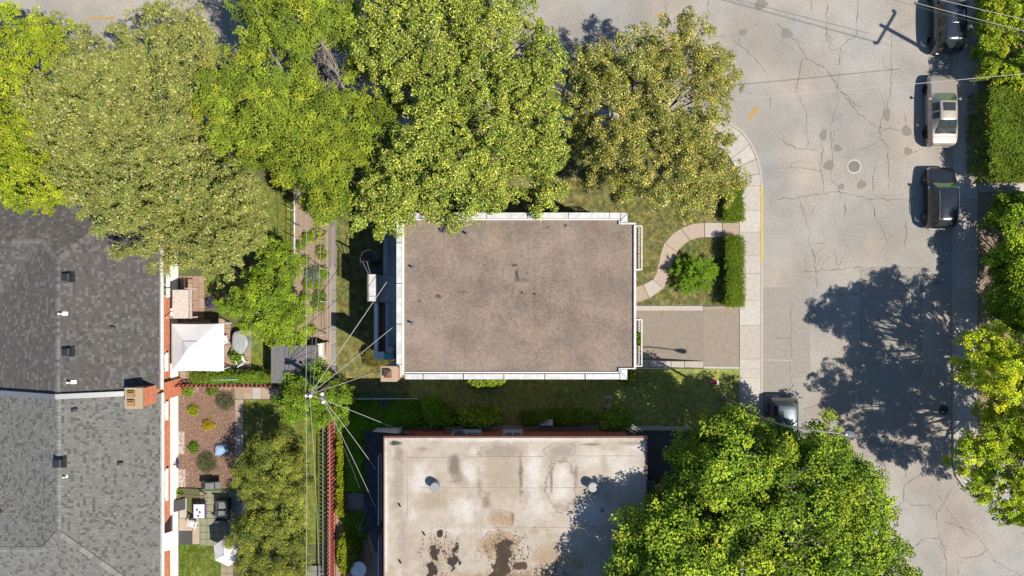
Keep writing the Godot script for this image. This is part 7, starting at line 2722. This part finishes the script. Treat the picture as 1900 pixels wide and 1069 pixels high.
	tree("tall_shrub", "dense green tree-like shrub at the right edge above the yellow-green tree", ge, {"outline": [1828, 430, 1842, 372, 1880, 356, 1990, 350, 2000, 560, 1930, 630, 1862, 612, 1842, 562, 1850, 500], "top": 4.2, "edge": 1.9, "base": [1870, 490], "spray": s_maple, "tint": Color(1.8, 1.65, 1.3), "lobe": 0.75, "trunk": 0.12, "low": 0.5, "density": 60.0, "category": "shrub"})
	tree("tall_shrub", "bright leafy shrub in the top right corner behind the wires", ge, {"outline": [1818, -40, 1990, -40, 1990, 175, 1850, 165, 1825, 120, 1818, 60], "top": 3.6, "edge": 1.6, "base": [1860, 80], "spray": s_bright, "tint": W * 1.5, "lobe": 0.75, "trunk": 0.1, "low": 0.5, "density": 56.0, "sparse": 0.08, "category": "shrub", "gaps": [[1838, 72, 10]]})
	var gy := "small trees in the western yards"
	tree("fruit_tree", "small bright green fruit tree beside the flagstone patio", gy, {"outline": [398, 560, 420, 552, 440, 528, 470, 502, 482, 462, 500, 440, 540, 455, 556, 480, 552, 540, 572, 580, 566, 622, 540, 642, 500, 640, 470, 622, 440, 600, 415, 585], "top": 4.9, "edge": 2.4, "base": [490, 550], "spray": s_fruit, "tint": Color(1.5, 1.4, 1.2), "open": -0.05, "bough": 0.2, "lobe": 0.62, "trunk": 0.13, "low": 0.8, "density": 80.0, "dome": 60.0, "sparse": 0.06})
	tree("fruit_tree", "small dull olive tree over the lawn beside the parasol", gy, {"outline": [430, 862, 446, 832, 480, 802, 520, 796, 560, 832, 582, 880, 572, 930, 562, 980, 566, 1040, 560, 1110, 440, 1110, 445, 1030, 425, 1003, 442, 970, 460, 930, 428, 890], "top": 4.6, "edge": 2.2, "base": [510, 900], "spray": s_dull, "tint": Color(1.7, 1.62, 1.5), "open": 0.02, "lobe": 0.62, "trunk": 0.13, "low": 0.8, "density": 76.0, "dome": 60.0, "sparse": 0.1, "gaps": [[520, 955, 9]]})
	tree("lilac_bush", "leafy green bush crowding round the yard utility pole", gy, {"outline": [508, 748, 530, 722, 528, 702, 556, 694, 572, 676, 606, 678, 604, 700, 622, 712, 648, 716, 652, 742, 660, 765, 640, 770, 636, 794, 606, 786, 590, 802, 560, 784, 528, 786], "top": 3.6, "edge": 1.7, "base": [580, 730], "spray": s_fruit, "tint": Color(1.2, 1.2, 1.0), "lobe": 0.5, "trunk": 0.08, "low": 0.4, "density": 84.0, "dome": 36.0, "sparse": 0.14, "open": 0.0, "bough": 0.22, "category": "bush"})

func make_shrubs() -> void:
	rng.seed = 6
	var s_hedge := spray(10, 0.075, 0.045, 0.13, [Color(0.12, 0.185, 0.016), Color(0.14, 0.2, 0.018), Color(0.16, 0.21, 0.025)], 0.6)
	var s_ivy := spray(9, 0.13, 0.11, 0.17, [Color(0.05, 0.115, 0.012), Color(0.06, 0.13, 0.014), Color(0.075, 0.14, 0.016)], 0.35)
	var s_yew := frond()
	var s_low := spray(10, 0.1, 0.06, 0.14, [Color(0.11, 0.17, 0.02), Color(0.13, 0.19, 0.025)], 0.5)
	var s_grey := spray(14, 0.2, 0.018, 0.12, [Color(0.14, 0.15, 0.08), Color(0.12, 0.13, 0.07)], 1.0)
	var s_big := spray(8, 0.17, 0.13, 0.16, [Color(0.17, 0.23, 0.03), Color(0.15, 0.21, 0.025)], 0.45)
	var s_purple := spray(9, 0.12, 0.05, 0.1, [Color(0.1, 0.08, 0.2), Color(0.07, 0.05, 0.13)], 0.8)
	var W := Color(1, 1, 1)
	bush("clipped_hedge", "clipped box hedge between the front path and the driveway", "hedge", [1346, 437, 1379.5, 437, 1380, 569, 1346, 569], 1.15, s_hedge, W, 420.0, "box", "front garden hedges")
	bush("clipped_hedge", "shorter clipped hedge north of the front path end", "hedge", [1342, 350, 1379, 340, 1379, 411, 1344, 411], 1.1, s_hedge, W * 0.95, 420.0, "box", "front garden hedges")
	juniper(s_yew)
	bush("clipped_hedge", "tall clipped hedge along the east pavement at the right edge", "hedge", [1822, 166, 1960, 166, 1960, 334, 1835, 334, 1824, 320], 2.3, s_low, Color(1.15, 1.05, 0.9), 330.0, "box", "eastern hedges")
	bush("leafy_hedge", "leafy hedge behind the low red picket fence", "hedge", [346, 692, 380, 686, 430, 690, 502, 688, 505, 711, 420, 713, 350, 712], 1.2, M.s_fruit, Color(1.05, 1.05, 0.9), 130.0)
	bush("climbing_vine", "yellow-green vine growing along the red picket fence", "vine", [626, 800, 636, 830, 636, 930, 640, 955, 624, 960, 626, 880], 1.1, M.s_bright, Color(1.1, 1.05, 0.8), 130.0)
	bush("leafy_bush", "bright leafy bush beside the round white table", "bush", [625, 1000, 640, 985, 660, 1005, 668, 1030, 655, 1050, 640, 1069, 625, 1060], 1.3, M.s_bright, W * 1.05, 120.0)
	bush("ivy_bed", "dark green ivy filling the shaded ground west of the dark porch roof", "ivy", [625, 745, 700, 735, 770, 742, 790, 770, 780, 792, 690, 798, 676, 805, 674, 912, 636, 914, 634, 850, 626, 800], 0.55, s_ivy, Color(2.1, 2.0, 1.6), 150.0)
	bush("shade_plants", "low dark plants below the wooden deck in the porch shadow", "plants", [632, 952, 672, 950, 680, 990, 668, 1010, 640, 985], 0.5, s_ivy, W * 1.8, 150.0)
	var gs := "shrubs along the southern brick wall"
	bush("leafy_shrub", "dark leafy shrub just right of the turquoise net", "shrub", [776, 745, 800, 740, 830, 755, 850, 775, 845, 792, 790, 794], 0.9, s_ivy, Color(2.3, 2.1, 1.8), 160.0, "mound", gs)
	bush("leafy_shrub", "broad-leaved bright green shrub left of the dark gap in the border", "shrub", [850, 765, 880, 758, 925, 760, 930, 785, 900, 792, 850, 790], 0.9, s_big, Color(1.6, 1.6, 1.2), 110.0, "mound", gs)
	bush("leafy_shrub", "small-leaved dark shrub around the white heat pump", "shrub", [965, 765, 1000, 762, 1060, 760, 1100, 764, 1100, 788, 1030, 792, 970, 790], 0.85, s_low, Color(1.2, 1.25, 1.2), 200.0, "mound", gs)
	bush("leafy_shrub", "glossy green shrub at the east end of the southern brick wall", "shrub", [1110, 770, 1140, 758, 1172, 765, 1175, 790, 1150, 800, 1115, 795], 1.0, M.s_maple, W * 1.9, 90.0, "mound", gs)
	bush("leafy_shrub", "sunlit rounded shrub under the south parapet of the flat brown roof", "shrub", [868, 690, 936, 690, 934, 712, 915, 719, 885, 719, 870, 712], 1.3, s_big, Color(1.0, 1.0, 0.9), 130.0, "mound", gs)
	bush("leafy_shrub", "small bright shrub at the south-east corner of the central house", "shrub", [1163, 684, 1178, 684, 1178, 702, 1160, 712, 1155, 704], 0.9, s_big, Color(1.1, 1.05, 0.8), 150.0, "mound", gs)
	bush("dry_shrub", "brownish dry shrub at the foot of the rear terrace", "shrub", [670, 660, 680, 645, 695, 640, 712, 660, 728, 672, 700, 685, 678, 678], 1.0, M.s_dull, Color(1.3, 1.0, 1.3), 170.0)
	bush("balcony_plant", "green plant on the lower front balcony", "plant", [1182, 620, 1190, 618, 1190.5, 640, 1182, 640], 0.7, s_low, Color(1.2, 1.2, 0.9), 400.0, "mound", "", 3.42)
	# small plants
	plant("yellow-green plant at the north end of the mulch bed", 360, 761, 0.33, 0.35, s_low, Color(1.6, 1.3, 0.6), 46)
	plant("orange and yellow plant in the middle of the mulch bed", 388, 787, 0.36, 0.4, s_low, Color(2.6, 1.25, 0.5), 46)
	plant("small dark green plant west of the blue cushion", 361, 830, 0.34, 0.3, s_low, Color(0.8, 0.95, 0.7), 46)
	plant("grey-green grassy clump below the blue cushion", 386, 858, 0.6, 0.35, s_grey, Color(0.95, 1.0, 0.9), 130)
	plant("grey-green grassy clump at the north-east corner of the mulch bed", 419, 745, 0.55, 0.35, s_grey, Color(0.95, 1.0, 1.0), 110)
	plant("bright green plant at the house end of the red fence", 350, 722, 0.4, 0.35, s_low, Color(1.2, 1.25, 0.8), 50)
	plant("green plant by the fence at the top of the mulch bed", 397, 722, 0.4, 0.35, s_low, Color(0.8, 0.9, 0.7), 44)
	plant("yellow-green plant against the white foundation", 329, 915, 0.3, 0.3, s_low, Color(1.5, 1.35, 0.5), 40)
	plant("purple flowering plant at the patio edge", 394, 562, 0.35, 0.5, s_purple, W, 70, "flowers by the patio")
	plant("bright green plant next to the purple flowers", 404, 560, 0.3, 0.45, s_low, Color(1.3, 1.3, 0.8), 40, "flowers by the patio")
	plant("potted leafy plant beside the terracotta pots", 443, 661, 0.4, 0.75, s_big, Color(0.65, 0.8, 0.7), 46, "flowers by the patio")
	var k := 0
	for q in [[590, 437, 0.5, Color(1.9, 1.6, 0.6), "bright yellow-green lettuce at the north of the vegetable garden"], [572, 441, 0.35, Color(1.2, 1.2, 0.8), "small green plant left of the yellow-green lettuce"], [598, 468, 0.4, Color(1.3, 1.2, 0.8), "green plant by the eastern garden wire"], [566, 484, 0.4, Color(0.9, 0.95, 0.7), "loose green plant in the middle of the soil bed"],
		[600, 506, 0.42, Color(1.2, 1.2, 0.7), "leafy plant at the eastern edge beside the grey-green rosette"], [573, 528, 0.36, Color(1.3, 1.25, 0.6), "yellowish plant below the grey-green rosette"], [592, 527, 0.3, Color(1.2, 1.15, 0.6), "small yellowish plant south-east of the grey-green rosette"], [594, 549, 0.42, Color(0.9, 1.15, 0.8), "tall green plant row near the garden's waist"],
		[570, 548, 0.35, Color(1.3, 1.3, 0.7), "yellow-green plant close to the fruit tree"], [592, 566, 0.45, Color(1.2, 1.2, 0.7), "broad plant above the straw-covered soil"], [582, 612, 0.28, Color(2.0, 1.7, 0.6), "bright yellow plant at the south end of the vegetable garden"], [560, 455, 0.35, Color(1.1, 1.1, 0.7), "thin plant under the trellis wire"]]:
		plant(q[4], q[0], q[1], q[2], 0.4, s_low, q[3], 44, "vegetables in the soil bed")
	plant("grey-green cabbage rosette in the vegetable garden", 583, 512, 0.6, 0.45, spray(9, 0.2, 0.05, 0.14, [Color(0.16, 0.2, 0.14), Color(0.12, 0.16, 0.11)], 0.6), W, 90, "vegetables in the soil bed")
	# turf
	var tuft := tuft_mesh(0.07, 0.07, 9)
	var wild := tuft_mesh(0.12, 0.09, 10)
	turf_label = {"front_lawn": "patchy dry front lawn around the curved path", "side_lawn": "shaded strip of lawn between the two flat-roofed houses", "rear_lawn": "sunlit lawn west of the central house beside the garden walk", "west_lawn": "mown yellow-green lawn between the fences", "parasol_lawn": "bright thick lawn patch beside the parasol", "north_lawn": "dry lawn north of the central house", "garden_lawn": "grass around the juniper inside the bend of the path", "patio_lawn": "small strip of grass between the patio and the shed", "back_lawn": "grass patch between the pale linden and the vegetable garden"}
	var green := Color(0.12, 0.165, 0.022)
	var dry := Color(0.125, 0.165, 0.028)
	turf("front_lawn", pp([1140, 345, 1371, 345, 1371, 412, 1306, 412, 1284, 414, 1262, 422, 1245, 434, 1231, 450, 1224, 470, 1220, 488, 1217, 503, 1209, 517, 1192, 526, 1140, 531]), 95.0, dry, 0.11, tuft)
	turf("garden_lawn", pp([1186, 562, 1206, 555, 1233, 537, 1240, 522, 1245, 503, 1251, 485, 1258, 470, 1268, 458, 1281, 448, 1295, 443, 1370, 442, 1370, 566, 1186, 566]), 95.0, green, 0.11, tuft)
	turf("side_lawn", rect(640, 690, 1371, 788), 120.0, Color(0.3, 0.34, 0.07), 0.11, tuft)  # tint raised above the other lawns to brighten this shaded strip
	turf("rear_lawn", pp([624, 402, 745, 402, 745, 700, 640, 700, 624, 690]), 90.0, green, 0.11, tuft)
	turf("west_lawn", rect(456, 743, 602, 1008), 90.0, Color(0.14, 0.175, 0.02), 0.108, tuft)
	turf("parasol_lawn", rect(334, 1013, 409, 1130), 130.0, Color(0.1, 0.19, 0.018), 0.108, wild)
	turf("north_lawn", rect(1040, 338, 1140, 400), 80.0, dry, 0.11, tuft)
	turf("patio_lawn", rect(463, 600, 519, 700), 90.0, Color(0.13, 0.17, 0.02), 0.108, tuft)
	turf("back_lawn", rect(480, 342, 544, 470), 80.0, Color(0.14, 0.15, 0.03), 0.108, tuft)

func frond() -> ArrayMesh:
	# a flat twig of needles that runs along +z
	var mb := MB.new()
	for i in 9:
		var f := i / 8.0
		for sd in [-1.0, 1.0]:
			var g := rng.randf_range(0.85, 1.2)
			mb.col = Color(0.075 * g, 0.15 * g, 0.013 * g)
			var o := Vector3(0, 0, f * 0.2)
			var tip := o + Vector3(sd * 0.06 * (1.1 - f * 0.7), rng.randf_range(-0.01, 0.02), 0.07)
			mb.tri(o + Vector3(0, 0, -0.012), o + Vector3(0, 0.004, 0.012), tip)
	var me := mb.mesh()
	me.surface_set_material(0, M.leaf)
	return me

func juniper(sp: Mesh) -> void:
	rng.seed = 91
	var at := P(1284, 512, YARD)
	var t := thing("juniper", "spreading dark green juniper inside the bend of the front path", "shrub", at)
	var xf := []
	var cols := PackedColorArray()
	var br := MB.new()
	for i in 120:
		var lead := i % 10
		var la := TAU * lead * 0.618
		var lr := 0.95 * sqrt(lead / 10.0)
		var foot := at + Vector3(cos(la) * lr, 0, sin(la) * lr * 0.9)
		var top := lerpf(1.9, 0.9, lr / 0.95)
		var a := TAU * i * 0.381 + rng.randfn(0, 0.5)
		var lv := float(i / 10) / 11.0
		var reach := lerpf(0.85, 0.4, lv) * rng.randf_range(0.7, 1.2)
		var d := (Vector3(cos(a), rng.randf_range(0.35, 1.1), sin(a)) + Vector3(cos(la), 0, sin(la)) * lr * 0.6 + Vector3(0.15, 0, -0.1)).normalized()
		var s := foot + Vector3(0, top * (0.25 + 0.75 * lv), 0)
		if lv == 0.0:
			br.tube([at, foot + Vector3(0, top * 0.4, 0), foot + Vector3(0, top, 0)], [0.04, 0.03, 0.01], 5, false)
		br.tube([s, s + d * reach], [0.018, 0.005], 4, false)
		var side := d.cross(Vector3.UP).normalized()
		for j in int(9 + reach * 12.0):
			var f := rng.randf_range(0.25, 1.0)
			var w := (1.0 - f) * 0.3 + 0.03
			var o := rng.randf_range(-1.0, 1.0)
			var p := s + d * reach * f + side * o * w + Vector3(0, rng.randfn(0, 0.025), 0)
			var fwd := (d + side * o * 0.7).normalized()
			var up := (Vector3.UP + Vector3(rng.randfn(0, 0.2), 0, rng.randfn(0, 0.2))).normalized()
			var z := (fwd - up * fwd.dot(up)).normalized()
			var sc := rng.randf_range(0.8, 1.25)
			xf.append(Transform3D(Basis(up.cross(z) * sc, up * sc, z * sc), p))
			var g := rng.randf_range(0.8, 1.25)
			cols.append(Color(g * 1.3, g * 1.2, g * 0.8))
	copies("foliage", sp, xf, cols, t)
	br.tube([at - Vector3(0, 0.05, 0), at + Vector3(0, 2.1, 0)], [0.09, 0.02], 8)
	add("trunk", br, M.bark, t)

func _ready() -> void:
	# camera: straight down, north up
	var cam := Camera3D.new()
	cam.name = "camera"
	add_child(cam)
	cam.position = Vector3(0, EYE, 0)
	cam.rotation_degrees = Vector3(-90, 0, 0)
	cam.fov = rad_to_deg(2.0 * atan(534.5 / (EYE * PPM)))
	cam.near = 0.5
	cam.far = 900.0
	cam.current = true
	# sky and exposure
	var we := WorldEnvironment.new()
	we.name = "environment"
	var env := Environment.new()
	var sky := Sky.new()
	var sm := ProceduralSkyMaterial.new()
	sm.sky_top_color = lin(0.09, 0.163, 0.31)
	sm.sky_horizon_color = lin(0.26, 0.335, 0.445)
	sm.sky_curve = 0.15
	sm.ground_horizon_color = lin(0.18, 0.18, 0.17)
	sm.ground_bottom_color = lin(0.12, 0.11, 0.1)
	sky.sky_material = sm
	env.background_mode = Environment.BG_SKY
	env.sky = sky
	env.tonemap_mode = Environment.TONE_MAPPER_LINEAR
	env.tonemap_exposure = 1.68
	env.sdfgi_enabled = true
	env.ssao_enabled = true
	env.ssil_enabled = true
	we.environment = env
	add_child(we)
	# sun from the south-east, 55 degrees up
	var sun := DirectionalLight3D.new()
	sun.name = "sun"
	sun.light_energy = 1.5
	sun.light_color = Color(1.0, 0.965, 0.905)
	sun.light_angular_distance = 0.5
	sun.shadow_enabled = true
	add_child(sun)
	sun.look_at_from_position(Vector3.ZERO, Vector3(-0.876 * 0.7, -1.0, -0.482 * 0.7), Vector3.UP)
	noise.seed = 3
	noise.frequency = 0.012
	noise.fractal_octaves = 3
	rng.seed = 1
	make_materials()
	make_ground()
	bungalow(true)
	bungalow(false)
	central_house()
	southern_house()
	make_trees()
	make_shrubs()
	make_cars()
	make_street_furniture()
	make_west_yards()
	make_middle_yard()
